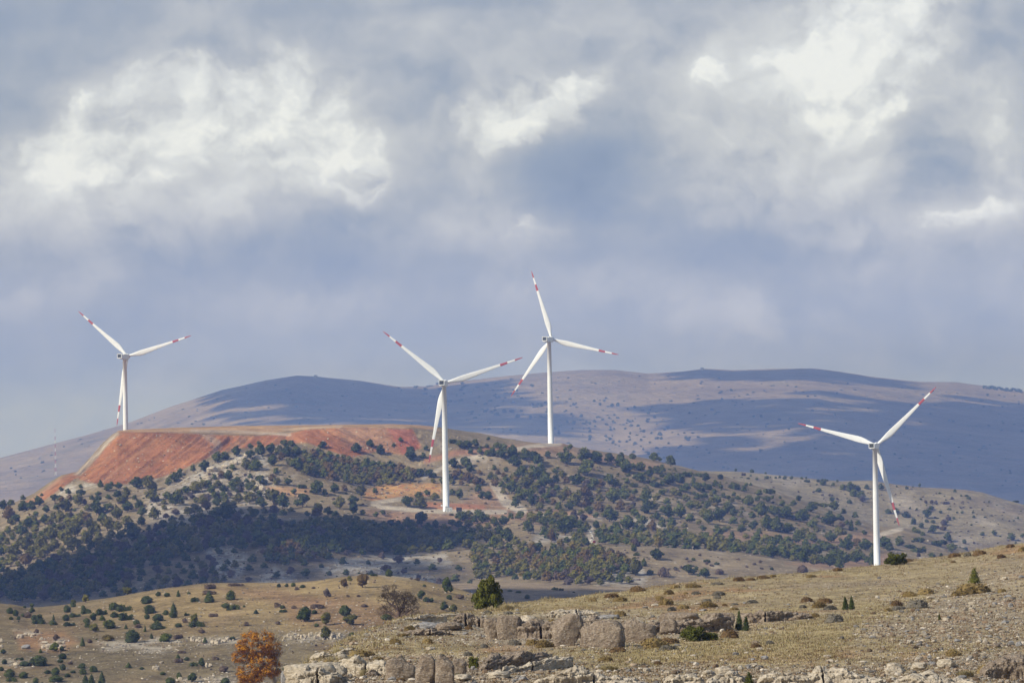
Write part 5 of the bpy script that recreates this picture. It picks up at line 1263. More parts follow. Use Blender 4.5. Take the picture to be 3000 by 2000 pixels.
for gi, (poly, sp, wr, cols) in enumerate(GROVES):
    rg = random.Random(500 + gi)
    xs = [p[0] for p in poly]; ys = [p[1] for p in poly]
    pts = []
    for _ in range(5000):
        x = rg.uniform(min(xs), max(xs)); y = rg.uniform(min(ys), max(ys))
        if not in_poly(np.array([x]), np.array([y]), poly)[0]: continue
        if any(abs(x - a) < sp and math.hypot((x - a), (y - b) * 1.7) < sp for a, b in pts): continue
        w = rg.uniform(*wr)
        if any(abs(x - a) < 40 and math.hypot(x - a, (y - b) * 1.4) < 0.42 * (w + c) * 0.8 for a, b, c in used): continue
        pts.append((x, y))
        c = rg.choice(cols)
        s = 'o' if w > 17 else rg.choice('od')
        PLANTS.append(dict(px=x, py=y + 0.3 * w, w=w, hr=0.9 if s == 'o' else 0.7, c=c, s=s, dmin=2000 if y > 1690 else W0, dmax=W1, where='mh', fill=True))
CN = dict(d='dark', o='olive', b='brown', g='grey', p='purple', j='juniper', y='yellow')
KN = dict(o='oak', c='cone', d='dome', f='flat')
for p in PLANTS:
    if p['where'] == 'mh' and 1380 < p['px'] < 1860 and p['py'] > 1602: p['dmin'] = 1990
    g = ground(p['px'], p['py'], p['dmin'], p['dmax'])
    dd = math.hypot(g[0], g[1]); p['pos'] = g; p['d'] = dd; p['W'] = p['w'] * dd / FOC * (1.05 if p['where'] == 'mh' else 1.0); p['k'] = rgl.randrange(5)

# ------------------------------------------------------------------ descriptions of the plants
ANCH = {
 'mh': [((120, 1475), 'along the lower end of the red scar'), ((330, 1440), 'just under the red scar'), ((620, 1375), 'among the white crags under the scar'), ((850, 1330), 'right under the middle of the scar'), ((1080, 1385), 'above the ochre cutting'),
        ((1250, 1350), 'behind the middle turbine'), ((1440, 1305), 'on the rise before the tallest turbine'), ((1550, 1335), 'in the thicket under the tallest turbine'), ((1740, 1350), 'near the crest past the tallest turbine'), ((1930, 1355), 'on the bare crest against the mountain'),
        ((120, 1560), 'on the lowest sunlit end of the hill'), ((250, 1620), 'in the olive scrub above the cloud shadow'), ((400, 1480), 'midway between scar and cloud shadow'), ((480, 1560), 'at the edge of the cloud shadow'), ((250, 1700), 'deep in the cloud shadow, low down'),
        ((620, 1460), 'on the stony slope under the crags'), ((700, 1560), 'in the wide cloud shadow'), ((800, 1440), 'above the wide cloud shadow'), ((960, 1470), 'beside the bend of the dirt track'), ((1000, 1580), 'in the shaded grove below the track'), ((1230, 1560), 'in the shaded grove under the middle turbine'),
        ((1240, 1460), 'on the pad behind the middle turbine'), ((1400, 1530), 'just below the end of the turbine pad'), ((1450, 1440), 'beside the red gully'), ((1620, 1420), 'on the slope under the ridge thicket'), ((1750, 1450), 'in the rusty autumn grove'), ((1640, 1540), 'between the pad and the white stone row'),
        ((1830, 1560), 'past the white stone row'), ((1950, 1440), 'on the open middle of the far slope'), ((2100, 1500), 'on the slope above the valley woods'), ((2280, 1480), 'high on the slope near the fourth turbine'), ((2150, 1590), 'in the belt of woods along the valley'), ((2420, 1560), 'beside the fourth turbine tower, uphill'),
        ((2430, 1630), 'in the valley woods by the fourth turbine'), ((2640, 1600), 'behind the fourth turbine tower'), ((2780, 1580), 'on the spur beyond the fourth turbine'), ((1560, 1650), 'in the grove above the shaded field'), ((1780, 1670), 'by the pale rocks above the shaded field'),
        ((700, 1660), 'by the pale scree above the golden hill'), ((1000, 1660), 'on the scree behind the golden hill'), ((1230, 1680), 'on the scree near the leafless tree')],
 'rm': [((2130, 1385), 'on the skyline of the pale hill'), ((2320, 1400), 'along the crest of the pale hill'), ((2500, 1430), 'in the hollow of the pale hill'), ((2690, 1430), 'by the rock ledges of the pale hill'), ((2740, 1510), 'halfway down the pale hill'), ((2780, 1570), 'at the foot of the pale hill'), ((2930, 1560), 'on the bare side of the pale hill')],
 'bh': [((1600, 1660), 'at the foot of the brown hill'), ((1900, 1620), 'on the crest of the brown hill'), ((2050, 1660), 'on the bare brown hill'), ((2300, 1660), 'at the end of the brown hill')],
 'sf': [((1600, 1730), 'in the shaded field between the hills')],
 'ml': [((80, 1800), 'at the end of the golden hill'), ((220, 1790), 'on the bushy shoulder of the golden hill'), ((340, 1790), 'in the juniper patch on the golden hill'), ((460, 1790), 'by the tall cone juniper'), ((400, 1870), 'above the rock band of the golden hill'), ((560, 1830), 'in the dry grass of the golden hill'), ((700, 1740), 'on the open top of the golden hill'),
        ((640, 1880), 'on the rock band of the golden hill'), ((90, 1870), 'by the pale rocks at the golden hill end'), ((170, 1880), 'beside the scattered white boulders'), ((130, 1960), 'in the lowest juniper patch'), ((260, 1980), 'low down among prostrate junipers'), ((560, 1960), 'low down by the orange tree'), ((800, 1900), 'behind the orange tree'),
        ((930, 1810), 'below the golden hill top, near long shadows'), ((1010, 1700), 'on the golden crest by brown oaks'), ((1040, 1840), 'beside the leafless tree'), ((1270, 1730), 'on the golden slope past the leafless tree'), ((1180, 1700), 'on the golden crest above the leafless tree')],
}
COLN = dict(d='dark green', o='olive green', b='russet brown', g='bare grey', p='bare purplish', j='deep green', y='yellowing')


def kind_of(p):
    big = p['W'] > 2.4
    if p['s'] == 'c': return 'juniper_tree', 'cone-shaped juniper', 'tree'
    if p['s'] == 'f': return 'prostrate_shrub', 'flat shrub', 'shrub'
    if p['s'] == 'd': return 'bush', 'bush', 'bush'
    if p['c'] == 'j': return 'juniper_tree', 'round juniper', 'tree'
    if p['c'] in 'gp': return 'bush', 'leafless bush', 'bush'
    return ('oak_tree', 'oak', 'tree')


ORD = ['leftmost', 'second', 'third', 'fourth', 'fifth', 'sixth', 'seventh', 'eighth', 'ninth', 'tenth', 'eleventh', 'twelfth', 'thirteenth', 'fourteenth', 'fifteenth', 'sixteenth', 'seventeenth', 'eighteenth', 'nineteenth', 'twentieth']


def label_all(items):
    """items: dicts with base text in 'noun' (singular), 'zone', px; writes 'label'"""
    groups = {}
    for it in items: groups.setdefault((it['noun'], it['zone']), []).append(it)
    for (noun, zone), lst in groups.items():
        lst.sort(key=lambda q: q['px'])
        if len(lst) == 1: lst[0]['label'] = f'{noun} {zone}'; continue
        rest = lst
        for i, it in enumerate(rest):
            o = 'rightmost' if i == len(rest) - 1 else ORD[min(i, len(ORD) - 1)] + ('' if i == 0 else ' from left')
            it['label'] = f'{o}, {noun} {zone}' if i in (0, len(rest) - 1) else f'{o}, {noun} {zone}'


SZ = {'mh': (22, 34), 'rm': (10, 18), 'bh': (16, 30), 'sf': (10, 20), 'ml': (20, 34)}
for p in PLANTS:
    nm, noun, cat = kind_of(p); p['name'], p['cat'] = nm, cat
    lo_, hi_ = SZ[p['where']]
    size = 'small' if p['w'] < lo_ else ('large' if p['w'] > hi_ else 'mid-sized')
    p['noun'] = f"{size} {COLN[p['c']]} {noun}"
    p['zone'] = min(ANCH[p['where']], key=lambda a: (a[0][0] - p['px']) ** 2 + ((a[0][1] - p['py']) * 1.6) ** 2)[1]

# the 300 largest oaks of the hill stand as things; the smaller rest of the scrub is one mass
inview = [p for p in PLANTS if -5 < p['px'] < 3005]
outv = [p for p in PLANTS if not (-5 < p['px'] < 3005)]
solo = []; massed = list(outv)
byn = {}
for p in inview: byn.setdefault(p['name'], []).append(p)
for nm, lst in byn.items():
    lst.sort(key=lambda q: (0 if not q.get('fill') else 1, -q['w']))
    solo += lst[:295]; massed += lst[295:]
label_all(solo)
GRP = {'mh': 'on the wooded hill', 'rm': 'on the pale hill', 'bh': 'on the brown hill', 'sf': 'in the shaded field', 'ml': 'on the golden hill'}
NAMEP = dict(oak_tree='oak trees', juniper_tree='juniper trees', prostrate_shrub='flat shrubs', bush='bushes')
PART = {}


def part_meshes(kind, colour, k):
    key = (kind, colour, k)
    if key not in PART:
        rng = np.random.default_rng(900 + k * 13 + len(colour))
        lobes = {'oak': oak_lobes, 'cone': cone_lobes, 'dome': dome_lobes, 'flat': flat_lobes}[kind](rng)
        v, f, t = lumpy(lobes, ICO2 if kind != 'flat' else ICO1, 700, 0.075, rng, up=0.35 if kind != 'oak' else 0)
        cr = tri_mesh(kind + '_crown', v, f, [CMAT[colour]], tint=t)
        st_ = [((0, 0, -0.08), (0.02, 0, 0.18), 0.05, 0.04), ((0.02, 0, 0.18), (0.0, 0.02, 0.40), 0.04, 0.025)]
        for q in range(4):
            a = q * 1.6 + k; st_.append(((0.01, 0, 0.15 + 0.03 * q), (0.25 * math.cos(a), 0.25 * math.sin(a), 0.45), 0.022, 0.01))
        tv, tf_ = sticks(st_)
        PART[key] = (cr, tri_mesh(kind + '_trunk', tv, tf_, [m_bark], smooth=True))
    return PART[key]


for p in sorted(solo, key=lambda q: -q['w']):
    kind, colour = KN[p['s']], CN[p['c']]
    hr0 = {'oak': 0.92, 'cone': 1.3, 'dome': 0.72, 'flat': 0.38}[kind]
    q_ = rgl.uniform(0.88, 1.14)
    sc_ = (p['W'] * q_, p['W'] * rgl.uniform(0.85, 1.1), p['W'] * p['hr'] / hr0 / q_ * rgl.uniform(0.9, 1.1))
    rz = rgl.uniform(0, 6.28)
    if kind == 'flat': rz = rgl.uniform(-0.4, 0.4)
    if p['where'] == 'ml' and p['s'] in 'oc' and p['w'] > 16:
        cr, tr = part_meshes(kind, colour, p['k'] % 3)
        o = bpy.data.objects.new(p['name'], None); COL.objects.link(o); o.location = tuple(p['pos'])
        link('crown', cr, parent=o); link('trunk', tr, parent=o)
    else:
        me = get_mesh(kind, colour, p['k']) if p['where'] != 'ml' else part_meshes(kind, colour, p['k'] % 3)[0]
        o = link(p['name'], me, p['pos'])
    o.scale = sc_; o.rotation_euler = (0, 0, rz)
    tag(o, p['label'], p['cat'], NAMEP[p['name']] + ' ' + GRP[p['where']])


def mesh_np(me):
    v = np.empty(len(me.vertices) * 3, np.float32); me.vertices.foreach_get('co', v)
    f = np.empty(len(me.loops), np.int32); me.loops.foreach_get('vertex_index', f)
    mi = np.empty(len(me.polygons), np.int32); me.polygons.foreach_get('material_index', mi)
    t = np.empty(len(me.vertices), np.float32); me.attributes['tint'].data.foreach_get('value', t)
    return v.reshape(-1, 3), f.reshape(-1, 3), mi, t


def join_mass(name, items, ico=ICO1):
    """items: (pos, scale xyz, rot, kind, colour, k) joined into one mass"""
    mats = []; cache = {}
    Vs, Fs, Ms, Ts = [], [], [], []; off = 0
    for (pos, sc_, rz, kind, colour, k) in items:
        key = (kind, colour, k)
        if key not in cache:
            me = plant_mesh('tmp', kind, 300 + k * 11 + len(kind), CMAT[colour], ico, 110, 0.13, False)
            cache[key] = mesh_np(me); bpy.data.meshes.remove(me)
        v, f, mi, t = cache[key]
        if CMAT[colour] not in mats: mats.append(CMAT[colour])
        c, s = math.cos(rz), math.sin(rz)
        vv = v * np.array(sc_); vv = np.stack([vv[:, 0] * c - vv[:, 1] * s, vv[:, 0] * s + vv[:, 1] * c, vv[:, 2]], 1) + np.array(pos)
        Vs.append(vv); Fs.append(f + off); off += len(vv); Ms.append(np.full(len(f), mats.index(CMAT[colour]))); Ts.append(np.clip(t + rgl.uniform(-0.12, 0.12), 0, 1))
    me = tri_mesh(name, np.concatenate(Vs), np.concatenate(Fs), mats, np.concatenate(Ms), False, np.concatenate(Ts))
    o = link(name, me); tag(o, kind='stuff')
    return o


items = []
for p in massed:
    kind = KN[p['s']]; hr0 = {'oak': 0.92, 'cone': 1.3, 'dome': 0.72, 'flat': 0.38}[kind]
    items.append((p['pos'], (p['W'], p['W'], p['W'] * p['hr'] / hr0), rgl.uniform(0, 6.28), kind, CN[p['c']], p['k'] % 3))
# low undergrowth of small bushes over the slopes (nobody could count it)
def scatter_px(poly, n, dmin, dmax, wr, kinds, cols, seed):
    rg = random.Random(seed); xs = [q[0] for q in poly]; ys = [q[1] for q in poly]; out = []
    t = 0
    while len(out) < n and t < n * 20:
        t += 1
        x = rg.uniform(min(xs), max(xs)); y = rg.uniform(min(ys), max(ys))
        if not in_poly(np.array([x]), np.array([y]), poly)[0]: continue
        g = ground(x, y, dmin, dmax); d_ = math.hypot(g[0], g[1])
        w = rg.uniform(*wr) * d_ / FOC
        out.append((g, (w, w, w * rg.uniform(0.6, 1.0)), rg.uniform(0, 6.28), rg.choice(kinds), rg.choice(cols), rg.randrange(3)))
    return out


NCOL = ['dark', 'dark', 'olive', 'grey', 'purple', 'brown']
items += scatter_px([(0, 1500), (400, 1430), (700, 1360), (1100, 1400), (1300, 1330), (1500, 1320), (1800, 1350), (2500, 1540), (2500, 1650), (1900, 1600), (1700, 1690), (1300, 1720), (600, 1690), (0, 1700)], 1000, 2190, 3000, (4, 12), ['dome', 'flat'], NCOL, 61)
items += scatter_px([(1700, 1340), (2000, 1375), (2500, 1520), (2450, 1580), (2000, 1480), (1700, 1400)], 160, 2190, 3000, (6, 14), ['dome', 'flat'], ['dark', 'olive', 'dark'], 62)
items += scatter_px([(1750, 1605), (2000, 1620), (2350, 1655), (2000, 1700), (1600, 1700)], 90, 1950, 2200, (5, 14), ['dome', 'flat'], ['purple', 'grey', 'dark', 'purple'], 63)
items += scatter_px([(2050, 1390), (2500, 1420), (2800, 1440), (3000, 1500), (3000, 1600), (2800, 1600), (2600, 1530), (2300, 1450)], 210, 3260, 3650, (3, 9), ['dome', 'flat'], ['grey', 'dark', 'purple', 'grey'], 64)
join_mass('undergrowth', items)
items = scatter_px([(0, 1790), (400, 1750), (900, 1710), (1200, 1700), (1450, 1770), (1150, 1830), (850, 1990), (0, 2000)], 170, 885, 1125, (3, 9), ['dome', 'flat'], ['purple', 'grey', 'juniper', 'purple', 'brown'], 65)
join_mass('hill_undergrowth', items)
items = scatter_px([(0, 1350), (400, 1240), (700, 1140), (900, 1110), (1200, 1140), (1500, 1110), (1900, 1100), (2500, 1110), (3000, 1160), (3000, 1440), (2700, 1400), (2000, 1370), (1500, 1270), (700, 1240), (300, 1260), (0, 1480)], 520, 8300, 13300, (4, 12), ['dome', 'flat', 'flat'], ['dark'], 66)
items += scatter_px([(1560, 1180), (1850, 1170), (2050, 1280), (1950, 1350), (1650, 1290)], 110, 8300, 13300, (7, 14), ['dome', 'oak'], ['dark'], 67)
items += scatter_px([(1130, 1110), (1500, 1130), (1650, 1230), (1400, 1230)], 80, 8300, 13300, (8, 18), ['dome', 'flat'], ['dark'], 68)
items += scatter_px([(2880, 1132), (3000, 1145), (3000, 1152), (2880, 1138)], 40, 11500, 13400, (8, 14), ['dome'], ['dark'], 69)
join_mass('far_scrub', items)

# the red-leaved shrub and the row of white stones by the curving track
g = ground(1741, 1590, 2200, 2600)
o = link('red_shrub', get_mesh('dome', 'red', 0), g); o.scale = (2.1, 2.1, 2.0)
tag(o, 'single bright red shrub at the lower end of the white stone row', 'shrub')


def rock_mesh(name, seed, ico, dims, mats, rough=0.22, square=0.55, strata=0.0, flat_bottom=True, chips=9):
    rng = np.random.default_rng(seed)
    v = ico[0].copy()
    p = 2 + square * 4
    nrm = (np.abs(v) ** p).sum(1) ** (1 / p); v = v / nrm[:, None]
    o1 = rng.random(3) * 50
    def n3_(q, s):
        return (fbm(q[:, 0] * s + o1[0], q[:, 1] * s + q[:, 2] * s * 0.7 + o1[1], 3, seed) + fbm(q[:, 2] * s + o1[2], q[:, 0] * s * 0.6 - q[:, 1] * s, 3, seed + 5)) * 0.5
    for _ in range(chips):
        n_ = rng.normal(0, 1, 3); n_ /= np.linalg.norm(n_)
        c_ = rng.uniform(0.62, 0.92); e_ = np.maximum(0, v @ n_ - c_)
        v = v - e_[:, None] * n_ * 0.92
    d = 1 + rough * n3_(v, 1.4) * 1.3 + rough * 0.6 * n3_(v, 4.5) + rough * 0.45 * n3_(v, 11) + rough * 0.25 * n3_(v, 23)
    if strata > 0:
        d = d * (1 - strata * (0.5 + 0.5 * np.sin(v[:, 2] * 11 + 3 * n3_(v, 1.2))) ** 3)
    v = v * d[:, None] * np.array(dims) * 0.5
    if flat_bottom: v[:, 2] = np.where(v[:, 2] < -dims[2] * 0.42, -dims[2] * 0.42, v[:, 2])
    return tri_mesh(name, v, ico[1], mats, smooth=len(v) > 400, tint=np.full(len(v), rng.random()))


def rock_material(name, c1, c2, c3, sc_=1.0, bump=0.12):
    mt, n, b = principled(name, 0.95, 0.08)
    o = n.node('ShaderNodeTexCoord').outputs['Object']
    a = n.noise(o, 1.1 * sc_, 6, 0.7, 0.6); c = n.noise(n.vec('MULTIPLY', o, (1, 1, 3.2)), 4.5 * sc_, 5, 0.75)
    vo = n.node('ShaderNodeTexVoronoi', feature='F1'); n.l.new(o, vo.inputs['Vector']); vo.inputs['Scale'].default_value = 5.5 * sc_
    v = n.math('ADD', n.math('MULTIPLY', a, 0.55), n.math('MULTIPLY', c, 0.65))
    col = n.ramp(v, [(0.36, c1), (0.56, c2), (0.76, c3)])
    peb = n.ss(vo.outputs['Distance'], 0.16, 0.30, 1.0, 0.0)
    spc = n.node('ShaderNodeSeparateColor'); n.l.new(vo.outputs['Color'], spc.inputs[0])
    pc = n.mix(spc.outputs[0], (0.17, 0.15, 0.13), (0.60, 0.54, 0.46))
    col = n.mix(n.math('MULTIPLY', peb, 0.7), col, pc)
    n.l.new(col, b.inputs['Base Color'])
    bp = n.node('ShaderNodeBump'); bp.inputs['Strength'].default_value = 1.0; bp.inputs['Distance'].default_value = bump
    n.l.new(n.math('ADD', v, n.math('MULTIPLY', vo.outputs['Distance'], -0.35)), bp.inputs['Height']); n.l.new(bp.outputs[0], b.inputs['Normal'])
    return mt


MR_BROWN = rock_material('brown_conglomerate', (0.075, 0.056, 0.040), (0.28, 0.215, 0.155), (0.55, 0.45, 0.34), 1.0, 0.26)
MR_PALE = rock_material('pale_limestone', (0.15, 0.115, 0.08), (0.50, 0.42, 0.31), (0.75, 0.66, 0.52), 0.9, 0.18)
MR_GREY = rock_material('grey_rock', (0.15, 0.14, 0.13), (0.27, 0.26, 0.25), (0.42, 0.40, 0.38), 1.6, 0.08)
MR_WHITE, _, b_ = principled('white_stone', 0.9, 0.1); b_.inputs['Base Color'].default_value = (0.72, 0.70, 0.66, 1)
for i, (tx, ty) in enumerate([(1778, 1293), (1793, 1312), (1806, 1338), (1815, 1362), (1818, 1388), (1802, 1412), (1792, 1425), (1780, 1448), (1774, 1460)]):
    g = ground(1350 + tx / 4.704, 1280 + ty / 4.704 + 1, 2200, 2620)
    o = link('white_stone', rock_mesh('white_stone', 40 + i, ICO2, (1.1 + 0.25 * (i % 3), 1.0, 0.9), [MR_WHITE]), (g[0], g[1], g[2] + 0.25))
    tag(o, f'{["uppermost", "second", "third", "fourth", "fifth", "sixth", "seventh", "eighth", "lowest"][i]} white marker stone of the row along the curving track', 'stone', 'white marker stones beside the track')

# crags among the trees under the scar
CR_ = [((1035, 265, 70), 'narrow pale crag between dark oaks under the scar'), ((1010, 320, 90), 'sloping pale crag just below the narrow one'), ((1210, 270, 130), 'pale rock rib beside the oak band under the scar'), ((575, 430, 140), 'broad pale crag, biggest of the white outcrop'), ((760, 390, 110), 'blocky white crag right of the broad one'),
       ((490, 560, 140), 'low pale rock slab under the broad crag'), ((880, 345, 120), 'flat pale rock shelf above the blocky crag'), ((1280, 430, 70), 'white rock knob at the head of the rib'), ((1280, 520, 80), 'jagged white rock on the lower rib'), ((1190, 680, 70), 'pointed grey pinnacle beside the ochre bank'),
       ((1265, 710, 80), 'pale rock spire next to the pointed pinnacle'), ((640, 230 + 1320, 130), 'pale scree mound at the rim of the cloud shadow')]
for i, ((tx, ty, w), lb) in enumerate(CR_):
    g = ground(500 + tx / 4.704, 1280 + ty / 4.704 + 0.3 * w / 4.704, 2190, 2990)
    ww = w / 4.704 * math.hypot(g[0], g[1]) / FOC
    tall = 1.2 if 'pin' in lb or 'spire' in lb or 'narrow' in lb else 0.62
    o = link('crag', rock_mesh('crag', 60 + i, ICO3, (ww * 1.15, ww * 0.9, ww * tall), [MR_PALE], 0.34, 0.25, 0.12), (g[0], g[1], g[2] + ww * tall * 0.22))
    tag(o, lb, 'rock', 'pale crags on the wooded hill')
# white boulders on the golden hill
BLD = [(315, 850, 120, 60, 'long white boulder with a brown hollow, first of the white row'), (395, 820, 60, 40, 'white boulder behind the long one'), (450, 820, 50, 40, 'small white boulder in the middle of the white row'), (515, 825, 80, 40, 'flat greenish white boulder ending the white row'), (490, 858, 60, 30, 'low white boulder under the greenish one'),
       (395, 1008, 110, 75, 'big grey boulder with a dark shaded side, standing alone'), (635, 885, 60, 50, 'upright pale boulder left of the purple bush'), (680, 945, 100, 40, 'flat white boulder below the purple bush'), (745, 985, 100, 50, 'wide pale boulder beside the dark bush'), (665, 1015, 60, 45, 'rounded white boulder under the flat one'),
       (890, 945, 80, 60, 'white boulder right of the purple bush'), (965, 950, 60, 40, 'pale boulder by the two white ones at the bush'), (1190, 1010, 40, 40, 'bright white stone at the foot of the slim juniper'), (240, 1280, 80, 55, 'white boulder in the lowest juniper patch'), (20, 995, 50, 50, 'pale boulder at the very end of the golden hill'), (10, 915, 60, 60, 'pale upright rock above the end boulder')]
BLD2 = [(295, 1335, 90, 75, 'solitary round white boulder on the open slope'), (385, 1250, 60, 30, 'small white slab above the solitary boulder'), (670, 1497, 60, 45, 'white boulder behind the round juniper'), (615, 1530, 80, 50, 'pale boulder among low junipers near the bottom'), (1230, 930, 110, 70, 'block of the rock band left of its dark gap'), (1350, 920, 70, 60, 'block of the rock band nearest the orange tree'),
        (935, 915, 60, 40, 'small block at the start of the rock band'), (1165, 930, 60, 60, 'pale block in the rock band right of the slim juniper'), (1075, 1290, 40, 80, 'upright white stone beside the round bush'), (1130, 1290, 50, 50, 'second upright white stone beside the round bush'), (1060, 1510, 70, 50, 'pale rock at the bottom between two junipers'), (1350, 1505, 150, 30, 'long pale slab at the bottom left of the orange tree')]
for lst, x0, sc3 in ((BLD, 0, 5.227), (BLD2, 400, 5.227)):
    for i, (tx, ty, w, h_, lb) in enumerate(lst):
        g = ground(x0 + tx / sc3, 1700 + (ty + h_ * 0.45) / sc3, 885, 1140); k = math.hypot(g[0], g[1]) / FOC / sc3
        ww, hh_ = w * k * 1.15, h_ * k * 1.25
        o = link('boulder', rock_mesh('boulder', 90 + i + x0, ICO3, (ww, ww * 0.8, hh_), [MR_PALE if 'grey' not in lb else MR_GREY], 0.25, 0.3), (g[0], g[1], g[2] + hh_ * 0.28))
        tag(o, lb, 'boulder', 'pale boulders on the golden hill')
# rock band pieces behind the orange tree
rgb_ = random.Random(5)
bandx = [(x, 1875 + rgb_.uniform(-5, 5) - (8 if x > 840 else 0)) for x in list(range(560, 690, 9)) + list(range(826, 1000, 8))]
tmpl = [rock_mesh('rock_column', 130 + k, ICO2, (1, 0.9, 1.25), [MR_PALE], 0.28, 0.5) for k in range(4)]
for i, (x, y) in enumerate(bandx):
    g = ground(x + rgb_.uniform(-3, 3), y, 885, 1100); s = rgb_.uniform(0.45, 1.0)
    o = link('band_rock', tmpl[i % 4], (g[0], g[1], g[2] + s * 0.35)); o.scale = (s * 0.9, s, s * rgb_.uniform(0.8, 1.7)); o.rotation_euler = (0, 0, rgb_.uniform(0, 6))
    side = 'left of' if x < 700 else 'right of'
    k_ = sum(1 for q in bandx[:i] if (q[0] < 700) == (x < 700))
    tag(o, f'{ORD[min(k_, 19)]} rock, counted from left, of the broken band {side} the orange tree' if k_ < 20 else ('last' if i == len(bandx) - 1 else 'last but one') + ' rock at the end of the broken band right of the orange tree', 'rock', 'rocks of the broken band')

# ------------------------------------------------------------------ the near slope
NS_ = (150, 475)


def near_pt(x, y):
    return ground(x, y, *NS_)


NZ = [((930, 1950), 'on the pale ledges ending the near slope'), ((1250, 1815), 'in the rubble beside the leafless tree'), ((1060, 1890), 'on the grassy rim above the pale ledges'), ((1480, 1850), 'in the upper boulder row, round green juniper end'), ((1700, 1800), 'on the gravel above the big boulders'),
      ((1700, 1880), 'beside the biggest round boulders'), ((1450, 1765), 'by the big juniper on the crest'), ((1620, 1755), 'on the crest past the big juniper'), ((1250, 1960), 'in the lower row of split boulders'), ((1180, 1900), 'between the two boulder rows'), ((1520, 1960), 'on the long pale ledge below the boulders'),
      ((1850, 1990), 'on the lowest white ledge'), ((2000, 1790), 'on the gravel above the yellow-green bush'), ((2050, 1880), 'around the yellow-green bush'), ((1950, 1730), 'on the crest before the fourth turbine'), ((2140, 1975), 'in the broken white rocks under the grass'), ((2250, 1900), 'in the pale grass under the boulders'),
      ((2420, 1770), 'near the twin little junipers'), ((2620, 1650), 'beside the round bush under the fourth turbine'), ((2850, 1640), 'on the crest past the round bush'), ((2700, 1760), 'in the gravel by the large golden cushions'), ((2950, 1780), 'in the gravel at the high end'), ((2450, 1980), 'on the lowest rock ledge past the grass'),
      ((2680, 1960), 'among the lumpy rocks at the bottom'), ((2880, 1900), 'in the reddish gravel near the corner'), ((2960, 1960), 'by the big overhanging corner rock')]


def near_zone(x, y):
    return min(NZ, key=lambda a: (a[0][0] - x) ** 2 + ((a[0][1] - y) * 2.2) ** 2)[1]


ROCKS = []       # px centre, py centre, w, h, tone, optional label


def rtile(x0, y0, sc_, lst):
    for e in lst:
        ROCKS.append(dict(px=x0 + e[0] / sc_, py=y0 + e[1] / sc_, w=e[2] / sc_, h=e[3] / sc_, t=e[4], lab=e[5] if len(e) > 5 else None))


rtile(800, 1600, 2.352, [
    (1505, 575, 100, 145, 'b', 'narrow brown boulder with a dark cleft on its right side'), (1635, 565, 165, 165, 'b', 'blocky brown boulder right of the dark cleft'), (1760, 505, 125, 90, 'p', 'pale boulder sitting behind the blocky brown one'),
    (1825, 555, 110, 105, 'b', 'rounded boulder just left of the biggest one'), (2030, 590, 185, 215, 'b', 'biggest round boulder, deeply undercut, left of a black gap'),
    (880, 855, 175, 150, 'b', 'first split boulder of the lower row, wide and cracked'), (1050, 865, 130, 210, 'b', 'smooth upright boulder between two dark clefts in the lower row'), (1188, 865, 120, 210, 'b', 'leaning upright boulder, next after the smooth one, lower row'), (1285, 840, 85, 120, 'b', 'small cracked boulder left of the little green shrub'),
    (740, 855, 120, 70, 'p'), (680, 870, 80, 50, 'b'), (260, 885, 300, 140, 'p', 'long layered pale rock at the tip of the near slope'), (330, 815, 270, 34, 'p', 'thin dark-edged slab on top of the layered pale rock'), (236, 826, 80, 26, 'p', 'small pale slab with a black shadow underneath'),
    (420, 870, 160, 90, 'p'), (545, 840, 95, 62, 'p'), (530, 795, 150, 32, 'p'), (350, 762, 150, 34, 'p'), (180, 800, 100, 46, 'p'), (85, 905, 60, 100, 'g'), (150, 900, 100, 110, 'p'), (610, 815, 90, 40, 'p'),
    (1000, 495, 190, 34, 'p'), (1130, 486, 140, 26, 'p'), (1210, 470, 110, 24, 'p'), (960, 530, 150, 34, 'g'), (1090, 545, 180, 50, 'g'), (1210, 555, 150, 50, 'b'), (1330, 535, 110, 50, 'b'), (1390, 515, 80, 34, 'g'), (1060, 590, 160, 34, 'g'), (1300, 580, 90, 34, 'b'),
    (1280, 905, 150, 48, 'p', 'pale tilted slab lying below the leaning upright boulder'), (1430, 918, 150, 50, 'p'), (1570, 885, 180, 48, 'p'), (1720, 850, 190, 44, 'p'), (1860, 815, 190, 40, 'p'), (1490, 815, 210, 110, 'b'), (1680, 775, 250, 90, 'b', 'broad sloping rock face under the round boulders'),
    (1960, 470, 150, 46, 'p'), (2080, 446, 190, 34, 'p'), (2300, 480, 160, 40, 'g'), (1430, 480, 90, 30, 'p'), (1500, 465, 80, 26, 'p'), (940, 700, 60, 26, 'g'), (1090, 700, 70, 24, 'p'), (1180, 650, 60, 24, 'g'), (1010, 640, 60, 22, 'p'), (1290, 690, 70, 26, 'b'), (1400, 640, 80, 30, 'b')])
